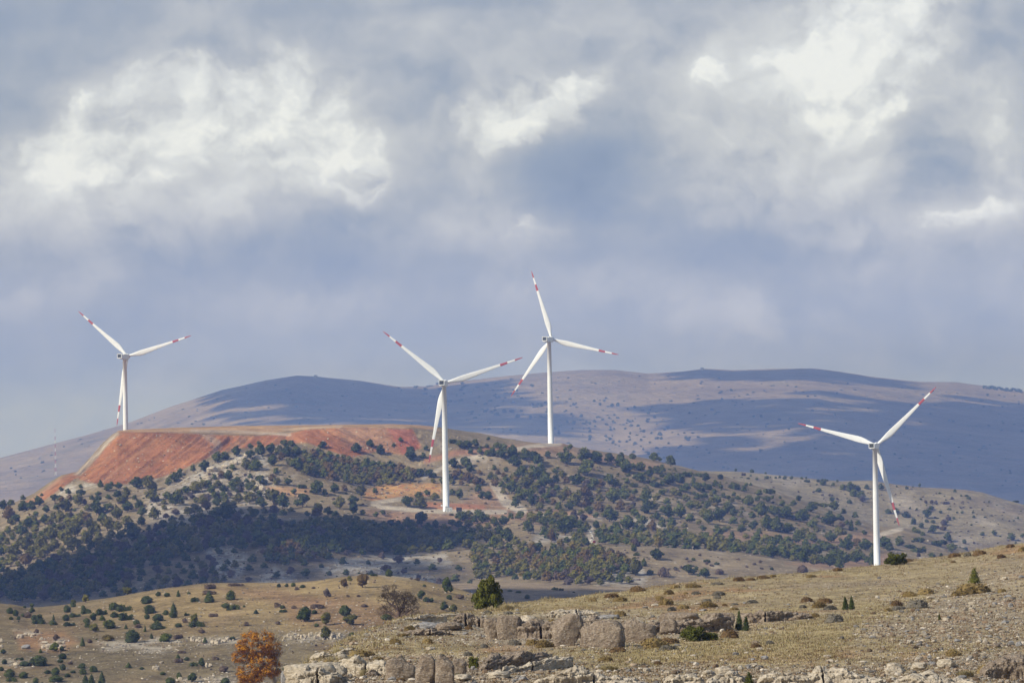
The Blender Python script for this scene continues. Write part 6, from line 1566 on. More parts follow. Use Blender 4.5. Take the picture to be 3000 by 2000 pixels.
rtile(1700, 1600, 2.94, [
    (185, 762, 345, 235, 'b', 'broad blocky boulder right of the black gap'), (520, 742, 240, 180, 'b', 'boulder with a dark hollow on its right side, third big one'), (855, 620, 300, 130, 'b', 'flat-topped boulder behind the yellow-green bush'), (760, 700, 130, 130, 'b'), (1195, 630, 250, 150, 'b', 'wide pale-faced boulder left of the two-spired juniper'),
    (1440, 610, 150, 90, 'b'), (1580, 590, 150, 70, 'b'), (1750, 595, 130, 60, 'b', 'dark hollowed rock at the far end of the boulder row'), (1870, 580, 110, 46, 'p'), (100, 1132, 240, 90, 'p'), (310, 1128, 230, 84, 'p'), (460, 1150, 130, 50, 'p'), (850, 1130, 190, 90, 'p'), (1060, 1042, 140, 60, 'p'), (1115, 1100, 120, 60, 'p'),
    (1262, 1092, 205, 105, 'p', 'rounded lumpy white rock, largest left of the small pointed juniper'), (1370, 1148, 120, 60, 'p'), (1480, 1022, 90, 40, 'p'), (1170, 1165, 150, 36, 'p'), (1730, 1122, 190, 84, 'p'), (1900, 1112, 190, 60, 'p'), (2080, 1132, 170, 56, 'p'), (2250, 1128, 170, 64, 'p'), (1570, 1112, 110, 46, 'p'), (1640, 1150, 120, 44, 'p'),
    (1340, 922, 60, 34, 'g', 'blue-grey stone in the thin grass, left one of two'), (1590, 957, 66, 38, 'g', 'blue-grey rounded stone in the gravel, bigger of the two'), (1490, 972, 40, 24, 'g'), (895, 897, 46, 26, 'p'), (970, 937, 60, 20, 'p'), (655, 985, 76, 32, 'p', 'white-topped stone with a rusty shrub in front'), (430, 975, 26, 30, 'p'), (1545, 887, 60, 34, 'p'), (1430, 915, 34, 20, 'p'), (2130, 942, 70, 30, 'p'),
    (1000, 150 + 340, 60, 18, 'p'), (640, 500, 70, 26, 'p'), (560, 520, 60, 20, 'g'), (1150, 555, 80, 26, 'p'), (1060, 545, 60, 22, 'g')])
rtile(2300, 1550, 3.36, [
    (1090, 1372, 190, 112, 'p', 'lumpy pebbly rock, left one of the pair at the bottom'), (1310, 1350, 150, 80, 'p', 'lumpy pebbly rock, upper right of the pair at the bottom'), (1400, 1425, 240, 90, 'p', 'low jagged rock in front of the lumpy pair'), (140, 1470, 240, 90, 'p'), (400, 1448, 290, 90, 'p'), (590, 1485, 180, 60, 'p'), (950, 1492, 280, 50, 'p'), (1250, 1494, 280, 50, 'p'), (1580, 1322, 150, 90, 'p'), (1760, 1335, 130, 56, 'b'),
    (2240, 1312, 250, 150, 'b', 'big orange-brown rock overhanging a black hollow in the bottom corner'), (1980, 1490, 240, 46, 'p'), (2220, 742, 50, 46, 'g'), (2165, 905, 74, 36, 'g'), (2228, 1118, 66, 44, 'g', 'blue-grey cobble, first of two touching near the corner'), (2300, 1126, 66, 50, 'g', 'blue-grey cobble, second of two touching near the corner'), (1910, 1096, 60, 34, 'p'), (1692, 1090, 60, 34, 'g'), (1100, 852, 66, 26, 'p'),
    (1425, 668, 76, 32, 'p'), (940, 1192, 42, 20, 'p'), (1350, 1090, 50, 24, 'p'), (2160, 480, 80, 40, 'p'), (2330, 462, 60, 40, 'g'), (2200, 650, 60, 28, 'g'), (2075, 1140, 90, 46, 'b', 'orange curved stone in the reddish gravel'), (1835, 842, 60, 30, 'b'), (1424, 1252, 50, 40, 'g', 'single dark-based cobble above the lumpy rocks'), (1480, 700, 60, 26, 'p'), (1560, 1000, 50, 22, 'p'), (1200, 1000, 50, 20, 'g'), (2000, 980, 60, 26, 'g')])
_rb = random.Random(3)
ROCKS = [r for r in ROCKS if r['lab'] is not None or not (r['w'] > 1.9 * r['h'] and r['w'] > 24) or _rb.random() < 0.3]
TONE = {'b': ('brown', MR_BROWN), 'p': ('pale', MR_PALE), 'g': ('grey', MR_GREY)}
todo = []
for i, r in enumerate(ROCKS):
    g = near_pt(r['px'], r['py'] + r['h'] * 0.42); d_ = math.hypot(g[0], g[1])
    ww, hh_ = r['w'] * d_ / FOC * (1.10 if r['h'] > 40 else 1.05), r['h'] * d_ / FOC * (1.2 if r['py'] > 1830 else 1.0)
    big = r['w'] > 26
    tone, mt = TONE[r['t']]
    name = 'boulder' if r['h'] > 18 else 'rock'
    sq = 0.75 if r['h'] > 40 else 0.35
    me = rock_mesh(name, 200 + i, ICO4 if r['w'] > 40 else (ICO3 if big else ICO2), (ww, ww * 0.75 if r['h'] * 1.6 > r['w'] else ww * 0.6 + 0.3, hh_), [mt], 0.15 if r['h'] > 40 else 0.34, sq, 0.03 if r['h'] > 40 else 0.0, True, 3 if r['h'] > 40 else 9)
    o = link(name, me, (g[0], g[1], g[2] + hh_ * 0.30)); o.rotation_euler = (0, 0, rgl.uniform(-0.25, 0.25))
    r['obj'] = o
    if r['lab']: tag(o, r['lab'], 'boulder' if name == 'boulder' else 'rock', 'rocks of the near slope')
    else:
        size = 'small' if r['w'] < 26 else ('long' if r['w'] > 2.6 * r['h'] else 'mid-sized')
        r['noun'] = f"{size} {tone} {'boulder' if name == 'boulder' else 'flat rock' if r['w'] > 2.2 * r['h'] else 'rock'}"; r['zone'] = near_zone(r['px'], r['py']); r['name'] = name; todo.append(r)
label_all(todo)
for r in todo: tag(r['obj'], r['label'], 'boulder' if r['name'] == 'boulder' else 'rock', 'rocks of the near slope')

# continuous ledges of layered rock
def ledge(pts, depth, mat, label, seed, cracks=(), name='rock_ledge', amp=1.0, tilt=0.55):
    rg = np.random.default_rng(seed); pts = np.array(pts, float)
    L_ = pts[-1, 0] - pts[0, 0]; n = int(max(40, L_ / 1.1)); m_ = 30
    xs = np.linspace(pts[0, 0], pts[-1, 0], n); top = np.interp(xs, pts[:, 0], pts[:, 1]); bot = np.interp(xs, pts[:, 0], pts[:, 2])
    G_ = np.array([near_pt(x, b) for x, b in zip(xs, bot)]); ym = G_[:, 1].mean(); kk_ = (ym + 0.22 * (G_[:, 1] - ym)) / G_[:, 1]
    G_ = G_ * kk_[:, None]; dd = np.hypot(G_[:, 0], G_[:, 1])
    ker = np.ones(7) / 7
    for q in range(3): G_[:, q] = np.convolve(np.pad(G_[:, q], 3, 'edge'), ker, 'valid')
    hgt = (bot - top) * dd / FOC
    s_ = np.linspace(0, 1, n); end = np.clip(1 - np.abs(2 * s_ - 1) ** 9, 0, 1) ** 0.5
    ph = np.linspace(0.0, math.pi, m_)
    wx_ = G_[:, 0]
    big = fbm(wx_ / 2.2 + seed, wx_ * 0 + seed, 3, seed)
    hgt = hgt * np.clip(0.85 + 0.55 * big + 0.25 * fbm(wx_ / 0.7 + seed, wx_ * 0 + 9, 2, seed + 8), 0.12, 1.5) * (0.25 + 0.75 * end)
    dpt = depth * (1 + 0.25 * fbm(wx_ / 1.6, wx_ * 0 + 3.3 + seed, 3, seed + 1)) * (0.4 + 0.6 * end)
    cf = np.zeros(n)
    for c in cracks: cf = np.maximum(cf, np.exp(-((xs - c) / 1.9) ** 2))
    Yp = -np.sign(np.cos(ph)) * np.abs(np.cos(ph)) ** tilt; Zp = np.abs(np.sin(ph)) ** 0.5
    yy = dpt[:, None] * Yp[None] * 0.5; zz = hgt[:, None] * Zp[None] - 0.35 * (Zp[None] < 0.05)
    S = wx_[:, None] + 0 * yy
    nn = fbm(S / 0.9, (zz * 2.2 + yy * 0.6) / 0.9 + seed, 4, seed + 2, 0.62); nf = fbm(S / 0.25, (zz * 2.6 + yy) / 0.25, 3, seed + 3, 0.6)
    lay = np.abs(((zz - 0.06 * S + 0.12 * nn) * 3.1) % 1.0 - 0.5) * 2
    off = amp * (0.36 * nn + 0.11 * nf - 0.10 * (lay < 0.20))
    yy = yy + off * Yp[None] * 1.3 + cf[:, None] * dpt[:, None] * 0.35 * (Yp[None] < 0.3)
    zz = zz + off * (Zp[None] ** 2) * 0.75 - cf[:, None] * hgt[:, None] * 0.22 * (Zp[None] > 0.3)
    V_ = np.stack([S + amp * 0.08 * nf, G_[:, 1][:, None] + yy + dpt[:, None] * 0.35, G_[:, 2][:, None] + zz], -1)
    c0 = V_.reshape(-1, 3).mean(0); V_ = V_ - c0
    i = np.arange(n - 1)[:, None] * m_ + np.arange(m_ - 1)[None]
    q = np.stack([i, i + m_, i + m_ + 1, i + 1], -1).reshape(-1, 4)
    me = tri_mesh(name, V_.reshape(-1, 3), q, [mat], smooth=True, tint=np.full(n * m_, 0.5))
    o = link(name, me, c0); tag(o, label, 'rock ledge', 'rock ledges of the near slope')
    return o


LEDGES = [
    ([(862, 1988, 2012), (880, 1950, 2010), (915, 1932, 2008), (975, 1926, 2004), (1005, 1940, 2000)], 2.6, MR_PALE, 'massive layered pale ledge forming the tip of the near slope', [931]),
    ([(905, 1924, 1936), (950, 1908, 1930), (1010, 1898, 1916), (1050, 1900, 1912)], 1.6, MR_PALE, 'thin pale ledge on top of the massive layered one', []),
    ([(995, 1932, 1968), (1035, 1926, 1975), (1085, 1938, 1978), (1140, 1945, 1985)], 2.0, MR_PALE, 'broken pale ledge between the tip and the split boulders', [1071]),
    ([(1385, 1985, 2004), (1430, 1964, 1990), (1500, 1950, 1976), (1570, 1938, 1960), (1640, 1926, 1942), (1680, 1924, 1934)], 1.8, MR_PALE, 'long pale ledge rising away from the split boulders', [1470, 1560]),
    ([(1560, 1990, 2014), (1640, 1974, 2014), (1740, 1966, 2014), (1850, 1972, 2014), (1900, 1990, 2014)], 2.0, MR_PALE, 'broad whitish ledge along the very bottom, longest of all', [1741]),
    ([(1945, 1985, 2012), (1990, 1966, 2010), (2040, 1975, 2012), (2065, 1992, 2012)], 1.8, MR_PALE, 'short whitish ledge right after the longest one', []),
    ([(2070, 1985, 2008), (2110, 1960, 2004), (2165, 1958, 2004), (2190, 1980, 2004)], 1.9, MR_PALE, 'rounded whitish ledge beside the small pointed juniper', []),
    ([(2215, 1990, 2012), (2280, 1966, 2012), (2350, 1972, 2012), (2440, 1968, 2012), (2520, 1976, 2014), (2600, 1990, 2014)], 1.8, MR_PALE, 'cracked whitish ledge right of the small pointed juniper', [2412]),
    ([(2610, 1992, 2012), (2680, 1976, 2010), (2740, 1984, 2012), (2860, 1986, 2014)], 1.6, MR_PALE, 'low pale ledge in front of the lumpy pebbly rocks', []),
    ([(1150, 1818, 1828), (1200, 1807, 1822), (1260, 1800, 1813), (1310, 1800, 1808)], 1.6, MR_PALE, 'flat pale ledge on the crest beside the leafless tree', [1225]),
    ([(1185, 1832, 1844), (1250, 1820, 1842), (1320, 1818, 1836), (1360, 1822, 1834)], 1.8, MR_PALE, 'crumbling grey ledge just under the crest ledge', [1240, 1300]),
    ([(1180, 1850, 1862), (1250, 1840, 1862), (1320, 1842, 1856)], 1.6, MR_BROWN, 'lowest rubble ledge left of the upper boulder row', [1260]),
    ([(1325, 1812, 1834), (1380, 1804, 1834), (1425, 1812, 1836), (1450, 1822, 1836)], 1.8, MR_BROWN, 'dark-cracked ledge leading into the upper boulder row', [1365, 1405]),
    ([(1400, 1960, 1985), (1440, 1925, 1975), (1500, 1910, 1958), (1570, 1908, 1940), (1620, 1918, 1930)], 4.0, MR_BROWN, 'smooth brown rock face right of the upright green shrub', []),
    ([(1600, 1795, 1808), (1650, 1784, 1808), (1720, 1786, 1806), (1760, 1796, 1804)], 2.2, MR_PALE, 'pale slab ledge on the gravel above the biggest boulder', [1690]),
    ([(2160, 1808, 1826), (2240, 1796, 1824), (2330, 1794, 1812), (2380, 1798, 1806)], 1.6, MR_BROWN, 'low brown ledge trailing off behind the paired junipers', [2243]),
    ([(1440, 1822, 1858), (1520, 1806, 1868), (1620, 1800, 1872), (1720, 1806, 1870), (1800, 1804, 1866), (1880, 1800, 1866)], 2.6, MR_BROWN, 'continuous brown outcrop behind the biggest boulders', [1585]),
    ([(1890, 1802, 1862), (1960, 1792, 1856), (2060, 1788, 1850), (2150, 1796, 1842)], 2.4, MR_BROWN, 'continuous brown outcrop behind the flat-topped boulder', [1975]),
    ([(2880, 1950, 1988), (2930, 1918, 1985), (3000, 1915, 1985), (3060, 1920, 1985)], 3.2, MR_BROWN, 'orange-brown corner ledge above the dark hollow', []),
]
for i, (p_, dp_, mt_, lb_, ck_) in enumerate(LEDGES): ledge(p_, dp_, mt_, lb_, 50 + i * 3, ck_)

# cushion shrubs and clumps
CUSH = []


def ctile(x0, y0, sc_, lst):
    for e in lst: CUSH.append((x0 + e[0] / sc_, y0 + e[1] / sc_, e[2] / sc_, (e[4] if len(e) > 4 else e[2] * 0.36) / sc_, e[3]))


ctile(1700, 1600, 2.94, [(495, 368, 140, 'r', 46), (270, 424, 130, 'r', 36), (110, 460, 80, 'o'), (340, 455, 140, 'o', 36), (690, 447, 90, 'o', 38), (745, 480, 140, 'o', 50), (760, 395, 100, 'o', 40), (905, 402, 50, 'o'), (1000, 402, 90, 's', 26), (1190, 405, 105, 's', 34), (1185, 437, 70, 's'), (1085, 466, 95, 's', 26), (1105, 502, 155, 'o', 50),
    (885, 520, 95, 'o', 36), (785, 538, 85, 's', 34), (335, 580, 130, 'o', 44), (970, 338, 140, 'o', 34), (820, 345, 90, 'o', 30), (1365, 283, 110, 'r', 34), (1465, 282, 90, 'r', 24), (1575, 265, 120, 'r', 26), (1660, 255, 60, 'o'), (1480, 475, 105, 's', 28), (1325, 497, 80, 's', 20), (1245, 503, 50, 'r'), (1320, 537, 62, 'o', 24), (1950, 460, 110, 'r', 40),
    (2100, 470, 150, 'r', 46), (2060, 505, 130, 'o', 50), (1918, 518, 75, 's', 28), (2150, 528, 130, 's', 36), (2182, 622, 180, 's', 70), (1990, 255, 90, 'o', 24), (2220, 200, 100, 'r', 28), (1185, 318, 120, 's', 20), (1275, 757, 180, 'r', 66), (640, 835, 250, 'o', 80), (760, 815, 160, 'r', 50), (590, 858, 190, 's', 34), (1505, 855, 110, 'r', 34), (1635, 827, 80, 's', 30),
    (750, 872, 145, 's', 40), (330, 890, 160, 'r', 40), (210, 970, 150, 'o', 36), (670, 1003, 75, 'r', 30), (240, 1045, 200, 'g', 46), (720, 600, 60, 'r', 50), (700, 650, 70, 'r', 60), (1060, 650, 60, 'r', 50), (1840, 600, 60, 'r', 40), (545, 1020, 70, 's', 24), (40, 1055, 80, 'r', 24)])
ctile(2300, 1550, 3.36, [(1212, 305, 110, 'r', 28), (1670, 255, 130, 'r', 38), (1800, 247, 80, 's', 36), (1910, 232, 150, 'r', 46), (2130, 265, 90, 'r', 36), (2222, 163, 100, 'r', 32), (2335, 195, 100, 'o', 40), (1380, 612, 180, 'o', 56), (1230, 640, 160, 'o', 50), (1850, 590, 330, 'o', 100), (1720, 630, 170, 'o', 50), (1290, 735, 240, 's', 84), (1100, 730, 120, 'r', 56),
    (1120, 775, 140, 's', 40), (1010, 792, 90, 'o', 34), (210, 695, 120, 'r', 44), (1655, 1217, 160, 'o', 60), (2010, 1380, 240, 'o', 90), (1780, 1420, 200, 'g', 60), (2130, 603, 100, 'o', 36), (300, 845, 90, 'o', 36), (1655, 320, 55, 'r'), (75, 1430 - 590, 70, 'r', 40)])
ctile(800, 1600, 2.352, [(580, 735, 150, 'o', 44), (655, 738, 100, 'o', 30), (380, 793, 70, 'o', 26), (880, 775, 70, 's', 26), (720, 782, 100, 'o', 40), (845, 655, 90, 'o', 34), (900, 612, 60, 'o', 24), (940, 565, 90, 'o', 34), (1060, 650, 80, 'o', 36), (1480, 452, 60, 's', 22), (1620, 457, 60, 's', 20), (1605, 420, 120, 'g', 40), (1450, 685, 64, 's', 26), (1665, 662, 90, 's', 36),
    (1340, 740, 60, 's', 28), (1160, 757, 70, 's', 28), (1780, 662, 100, 'o', 40), (1870, 672, 130, 'o', 50), (1700, 600, 80, 'r', 50), (1920, 530, 80, 'o', 50), (1880, 588, 90, 'o', 40), (1650, 745, 60, 'r', 40), (880, 917, 70, 'r', 22), (450, 725, 90, 'g', 44), (520, 715, 60, 'o', 26), (1350, 560, 60, 'r', 26), (630, 870, 80, 'g', 44), (800, 890, 60, 'o', 20), (260, 882, 80, 's', 30)])
CM = {'o': ('golden', MAT_GOLD), 'r': ('rust-brown', MAT_RUST), 's': ('grey', MAT_SPINE), 'g': ('straw-coloured', MAT_STRAW)}
CME = {}


def cushion_mesh(t, k):
    if (t, k) not in CME:
        rng = np.random.default_rng(700 + k)
        lobes = [(0, 0, 0.10, 0.42, 0.42, 0.80)] + [(rng.uniform(-.3, .3), rng.uniform(-.3, .3), 0.05, rng.uniform(.18, .28), rng.uniform(.18, .28), rng.uniform(0.5, 0.8)) for _ in range(6)]
        v, f, tn = lumpy(lobes, ICO2, 800, 0.075, rng, core=0.92, up=0.9)
        v[:, 2] = np.maximum(v[:, 2], -0.1)
        CME[(t, k)] = tri_mesh('cushion', v, f, [CM[t][1]], tint=tn)
    return CME[(t, k)]


def tuft_mesh(k, mat, n=260):
    if ('tuft', k, mat.name) not in CME:
        rng = np.random.default_rng(800 + k)
        a = rng.random(n) * 6.283; r = rng.random(n) ** 0.6 * 0.38
        b = np.stack([r * np.cos(a), r * np.sin(a), np.zeros(n)], 1)
        tip = b + np.stack([np.cos(a) * rng.uniform(0, .25, n), np.sin(a) * rng.uniform(0, .25, n), rng.uniform(0.45, 1.0, n)], 1)
        s = np.stack([-np.sin(a), np.cos(a), np.zeros(n)], 1) * 0.018
        V_ = np.stack([b - s, b + s, tip], 1).reshape(-1, 3)
        CME[('tuft', k, mat.name)] = tri_mesh('tuft', V_, np.arange(n * 3).reshape(-1, 3), [mat], tint=np.repeat(rng.random(n), 3))
    return CME[('tuft', k, mat.name)]


cu = []
for i, (x, y, w, h_, t) in enumerate(CUSH):
    g = near_pt(x, y + h_ * 0.45); d_ = math.hypot(g[0], g[1]); ww, hh_ = w * d_ / FOC, h_ * d_ / FOC
    nm = 'cushion_shrub' if t != 'g' else 'grass_clump'
    o = link(nm, cushion_mesh(t, i % 4) if t != 'g' else tuft_mesh(i % 3, MAT_STRAW, 700), g)
    o.scale = (ww * 1.05, ww * 0.9, hh_ * 1.15); o.rotation_euler = (0, 0, rgl.uniform(-0.5, 0.5))
    size = 'small' if w < 28 else ('large' if w > 50 else 'mid-sized')
    cu.append(dict(px=x, noun=f"{size} {CM[t][0]} {'cushion shrub' if t != 'g' else 'grass clump'}", zone=near_zone(x, y), obj=o, cat='shrub' if t != 'g' else 'grass clump'))
label_all(cu)
for c in cu: tag(c['obj'], c['label'], c['cat'], 'cushion plants of the near slope')

# single green shrubs and the big juniper of the near slope
GREENS = [(1424, 1733, 98, 98, 'big', MAT_JUNB, 'juniper_tree', 'dense dark green juniper, largest, standing on the crest of the near slope'),
          (2626, 1634, 66, 42, 'dome', MAT_JUNB, 'round_bush', 'round dark green bush right of the fourth turbine foot'),
          (2030, 1852, 84, 50, 'dome', MAT_JUNB, 'prostrate_juniper', 'sprawling yellow-green juniper bush in front of the flat-topped boulder'), (2080, 1862, 50, 26, 'dome', MAT_JUNB, 'prostrate_juniper', 'low arm of yellow-green juniper right of the sprawling bush'),
          (2165, 1820, 26, 54, 'spire', MAT_JUN, 'juniper_tree', 'taller spire of the little paired junipers behind the boulders'), (2186, 1828, 26, 40, 'spire', MAT_JUN, 'juniper_tree', 'shorter spire of the little paired junipers behind the boulders'),
          (2195, 1990, 36, 38, 'spire', MAT_JUNB, 'juniper_tree', 'small pointed juniper at the bottom among white rocks'), (2477, 1769, 22, 38, 'spire', MAT_JUN, 'juniper_tree', 'left one of two slim twin junipers in the gravel'), (2495, 1767, 22, 36, 'spire', MAT_JUN, 'juniper_tree', 'right one of two slim twin junipers in the gravel'),
          (2854, 1688, 38, 42, 'spire', MAT_JUNB, 'juniper_tree', 'lone little pyramid juniper high in the gravel'), (1388, 1938, 32, 42, 'dome', MAT_JUNB, 'bush', 'fresh green upright shrub beside the small cracked boulder'), (1340, 1979, 17, 18, 'dome', MAT_JUNB, 'bush', 'tiny green shrub at the foot of the leaning boulder'),
          (1078, 1971, 11, 16, 'dome', MAT_JUNB, 'bush', 'tiny green sprig left of the lower boulder row'), (846, 1993, 14, 22, 'dome', MAT_JUNB, 'bush', 'green shrub in the cleft at the very tip of the near slope'), (2752, 1806, 10, 18, 'spire', MAT_JUNB, 'bush', 'tiny green sprig alone in the gravel under the big cushions')]


def green_mesh(kind, mat, seed):
    rng = np.random.default_rng(seed)
    if kind == 'spire':
        lb = [(rng.uniform(-.05, .05), rng.uniform(-.05, .05), t, 0.46 * (1 - t) ** 0.85 + 0.05, 0.46 * (1 - t) ** 0.85 + 0.05, 0.13) for t in np.linspace(0.08, 0.93, 9)]; n = 900
    elif kind == 'big':
        lb = [(0, 0, 0.26, 0.33, 0.32, 0.28), (0.12, 0, 0.56, 0.17, 0.17, 0.30), (-0.22, 0.05, 0.24, 0.2, 0.22, 0.2), (0.28, 0, 0.22, 0.18, 0.2, 0.22), (0.16, 0, 0.86, 0.06, 0.06, 0.15)]
        for k in range(34):
            a = rng.random() * 6.28; z = rng.uniform(0.04, 0.85); r = 0.47 * (1 - (z / 1.02)) ** 0.75 * rng.uniform(0.75, 1.1)
            lb.append((r * math.cos(a) + 0.12 * z, r * math.sin(a), z, rng.uniform(0.07, 0.13), rng.uniform(0.07, 0.13), rng.uniform(0.10, 0.16)))
        n = 5200
    else:
        lb = [(0, 0, 0.25, 0.40, 0.38, 0.42)]
        for k in range(16):
            a = rng.random() * 6.28; z = rng.uniform(0.05, 0.75); r = 0.44 * math.sqrt(max(0, 1 - (z / 0.95) ** 2)) * rng.uniform(0.8, 1.05)
            lb.append((r * math.cos(a), r * math.sin(a), z, rng.uniform(0.09, 0.15), rng.uniform(0.09, 0.15), rng.uniform(0.12, 0.18)))
        n = 1800
    v, f, t = lumpy(lb, ICO1, n, 0.045 if kind == 'big' else 0.06, rng, core=0.84, up=0.8)
    return tri_mesh('crown', v, f, [mat], tint=t)


for i, (x, y, w, h_, kind, mt, nm, lb) in enumerate(GREENS):
    g = near_pt(x, y + h_ * 0.47); d_ = math.hypot(g[0], g[1])
    o = bpy.data.objects.new(nm, None); COL.objects.link(o); o.location = tuple(g); o.scale = (w * d_ / FOC, w * d_ / FOC, h_ * d_ / FOC)
    link('crown', green_mesh(kind, mt, 870 + i), parent=o)
    tv, tf_ = sticks([((0, 0, -0.08), (0.01, 0, 0.35), 0.04, 0.02), ((0, 0, 0.05), (0.2, 0.1, 0.3), 0.02, 0.01), ((0, 0, 0.05), (-0.2, -0.1, 0.28), 0.02, 0.01)])
    link('trunk', tri_mesh('trunk', tv, tf_, [m_bark], smooth=True), parent=o)
    tag(o, lb, 'tree' if 'tree' in nm else 'bush')


# ------------------------------------------------------------------ the leafless tree and the orange tree
def branch(rng, p, d, L_, r, depth, out, tips, spread=0.75, up=0.15, shrink=0.74):
    n = 2 if depth > 1 else 1
    q = p
    for s in range(n):
        d2 = d + rng.normal(0, 0.16, 3) + np.array([0, 0, up * 0.3]); d2 /= np.linalg.norm(d2)
        q2 = q + d2 * L_ / n
        out.append((q, q2, r * (1 - 0.2 * s), r * (1 - 0.2 * (s + 1)))); q = q2; d = d2
    if depth == 0:
        tips.append(q); return
    k = 3 if rng.random() < 0.55 else 2
    a0 = rng.random() * 6.28
    for i in range(k):
        ax_ = np.cross(d, [0.3, 0.2, 0.9]); ax_ /= np.linalg.norm(ax_) + 1e-9; bx_ = np.cross(d, ax_)
        a = a0 + i * 6.283 / k + rng.normal(0, 0.3)
        nd = d * math.cos(spread) + (ax_ * math.cos(a) + bx_ * math.sin(a)) * math.sin(spread) * rng.uniform(0.7, 1.15) + np.array([0, 0, up])
        nd /= np.linalg.norm(nd)
        branch(rng, q, nd, L_ * shrink * rng.uniform(0.8, 1.15), r * 0.66, depth - 1, out, tips, spread, up, shrink)


g = ground(1168, 1862, 385, 440); d_ = math.hypot(g[0], g[1]); k = d_ / FOC
bt = bpy.data.objects.new('leafless_tree', None); COL.objects.link(bt); bt.location = tuple(g)
tag(bt, 'leafless grey-brown tree with twisted trunk behind the crest of the near slope', 'tree')
rng = np.random.default_rng(12)
main = []; tw_ = []; tips = []


def P3(x, y, dy=0.0):      # a point of the tree, by the pixel it shows at, at the tree's own distance
    return np.array([(x - 1168) * k, dy, (1862 - y) * k])


tr = [P3(1174, 1866), P3(1172, 1822), P3(1168, 1800), P3(1170, 1782)]
for a_, b__, r_ in zip(tr[:-1], tr[1:], (0.21, 0.19, 0.17)): main.append((a_, b__, r_, r_ * 0.9))
limbs = [([P3(1170, 1784), P3(1162, 1772), P3(1150, 1764), P3(1140, 1756)], 0.12), ([P3(1152, 1762), P3(1158, 1748), P3(1150, 1735)], 0.08), ([P3(1170, 1782, .1), P3(1182, 1768, .2), P3(1192, 1755, .3)], 0.12), ([P3(1182, 1768, .2), P3(1186, 1748, .3), P3(1178, 1735, .3)], 0.08),
         ([P3(1172, 1800), P3(1190, 1788, -.2), P3(1206, 1778, -.3)], 0.10), ([P3(1168, 1800), P3(1150, 1790, .2), P3(1136, 1784, .3)], 0.09), ([P3(1170, 1786), P3(1168, 1772, -.4), P3(1160, 1752, -.8)], 0.08), ([P3(1170, 1790), P3(1180, 1780, .5), P3(1186, 1765, 1.0)], 0.08)]
for pts, r_ in limbs:
    for a_, b__ in zip(pts[:-1], pts[1:]): main.append((a_, b__, r_, r_ * 0.8)); r_ *= 0.8
    dlast = pts[-1] - pts[-2]; dlast = dlast / np.linalg.norm(dlast)
    for q in range(5):
        dd_ = dlast + rng.normal(0, 0.75, 3); dd_ /= np.linalg.norm(dd_)
        branch(rng, pts[-1], dd_, 0.33, 0.045, 5, tw_, tips, 0.66, 0.02, 0.76)
    for q in range(4):
        dd_ = rng.normal(0, 0.7, 3) + dlast * 0.4; dd_ /= np.linalg.norm(dd_)
        branch(rng, pts[-2], dd_, 0.31, 0.035, 4, tw_, tips, 0.62, 0.05, 0.76)
v, f = sticks(main, 7); link('trunk', tri_mesh('trunk', v, f, [m_bark], smooth=True), parent=bt)
tw_ = [(a_, b__, max(r1 * 0.75, 0.010), max(r2 * 0.75, 0.007)) for a_, b__, r1, r2 in tw_]
m_twig, _, b_ = principled('twig_bark', 0.95, 0.05); b_.inputs['Base Color'].default_value = (0.098, 0.078, 0.066, 1)
v, f = sticks(tw_, 3); link('twigs', tri_mesh('twigs', v, f, [m_twig]), parent=bt)

g = ground(815, 2050, 560, 640); d_ = math.hypot(g[0], g[1]); k = d_ / FOC; pyb = 2050
ot = bpy.data.objects.new('orange_oak', None); COL.objects.link(ot); ot.location = tuple(g)
tag(ot, 'oak in full orange autumn leaf at the tip of the near slope', 'tree')


def P4(x, y, dy=0.0):
    return np.array([(x - 815) * k, dy, (pyb - y) * k])


rng = np.random.default_rng(31); main = []; tw_ = []; tips = []
tr = [P4(818, 2058), P4(812, 2010), P4(805, 1988), P4(800, 1970)]
for a_, b__, r_ in zip(tr[:-1], tr[1:], (0.34, 0.28, 0.24)): main.append((a_, b__, r_, r_ * 0.88))
limbs = [([P4(800, 1970), P4(785, 1940), P4(768, 1905), P4(762, 1880)], 0.19), ([P4(785, 1940), P4(798, 1915, .5), P4(805, 1890, .8)], 0.12), ([P4(800, 1970), P4(770, 1965, -.4), P4(738, 1960, -.8), P4(720, 1965, -1)], 0.14), ([P4(768, 1905), P4(740, 1905, -.5), P4(716, 1912, -.8)], 0.11),
         ([P4(785, 1940), P4(756, 1935, .8), P4(735, 1925, 1.4)], 0.11), ([P4(803, 1980), P4(812, 1960, -.4), P4(815, 1940, -.7)], 0.12), ([P4(768, 1905), P4(780, 1885, -.8), P4(785, 1865, -1.2)], 0.1), ([P4(800, 1970), P4(790, 1975, 1.2), P4(770, 1970, 2.0)], 0.1)]
for pts, r_ in limbs:
    for a_, b__ in zip(pts[:-1], pts[1:]): main.append((a_, b__, r_, r_ * 0.8)); r_ *= 0.8
    dlast = pts[-1] - pts[-2]; dlast = dlast / np.linalg.norm(dlast)
    for q in range(4):
        dd_ = dlast + rng.normal(0, 0.5, 3); dd_ /= np.linalg.norm(dd_)
        branch(rng, pts[-1], dd_, 0.85, 0.06, 3, tw_, tips, 0.6, 0.08, 0.78)
v, f = sticks(main + [(a_, b__, max(r1, 0.02), max(r2, 0.015)) for a_, b__, r1, r2 in tw_], 6)
link('trunk', tri_mesh('trunk', v, f, [m_barkp], smooth=True), parent=ot)
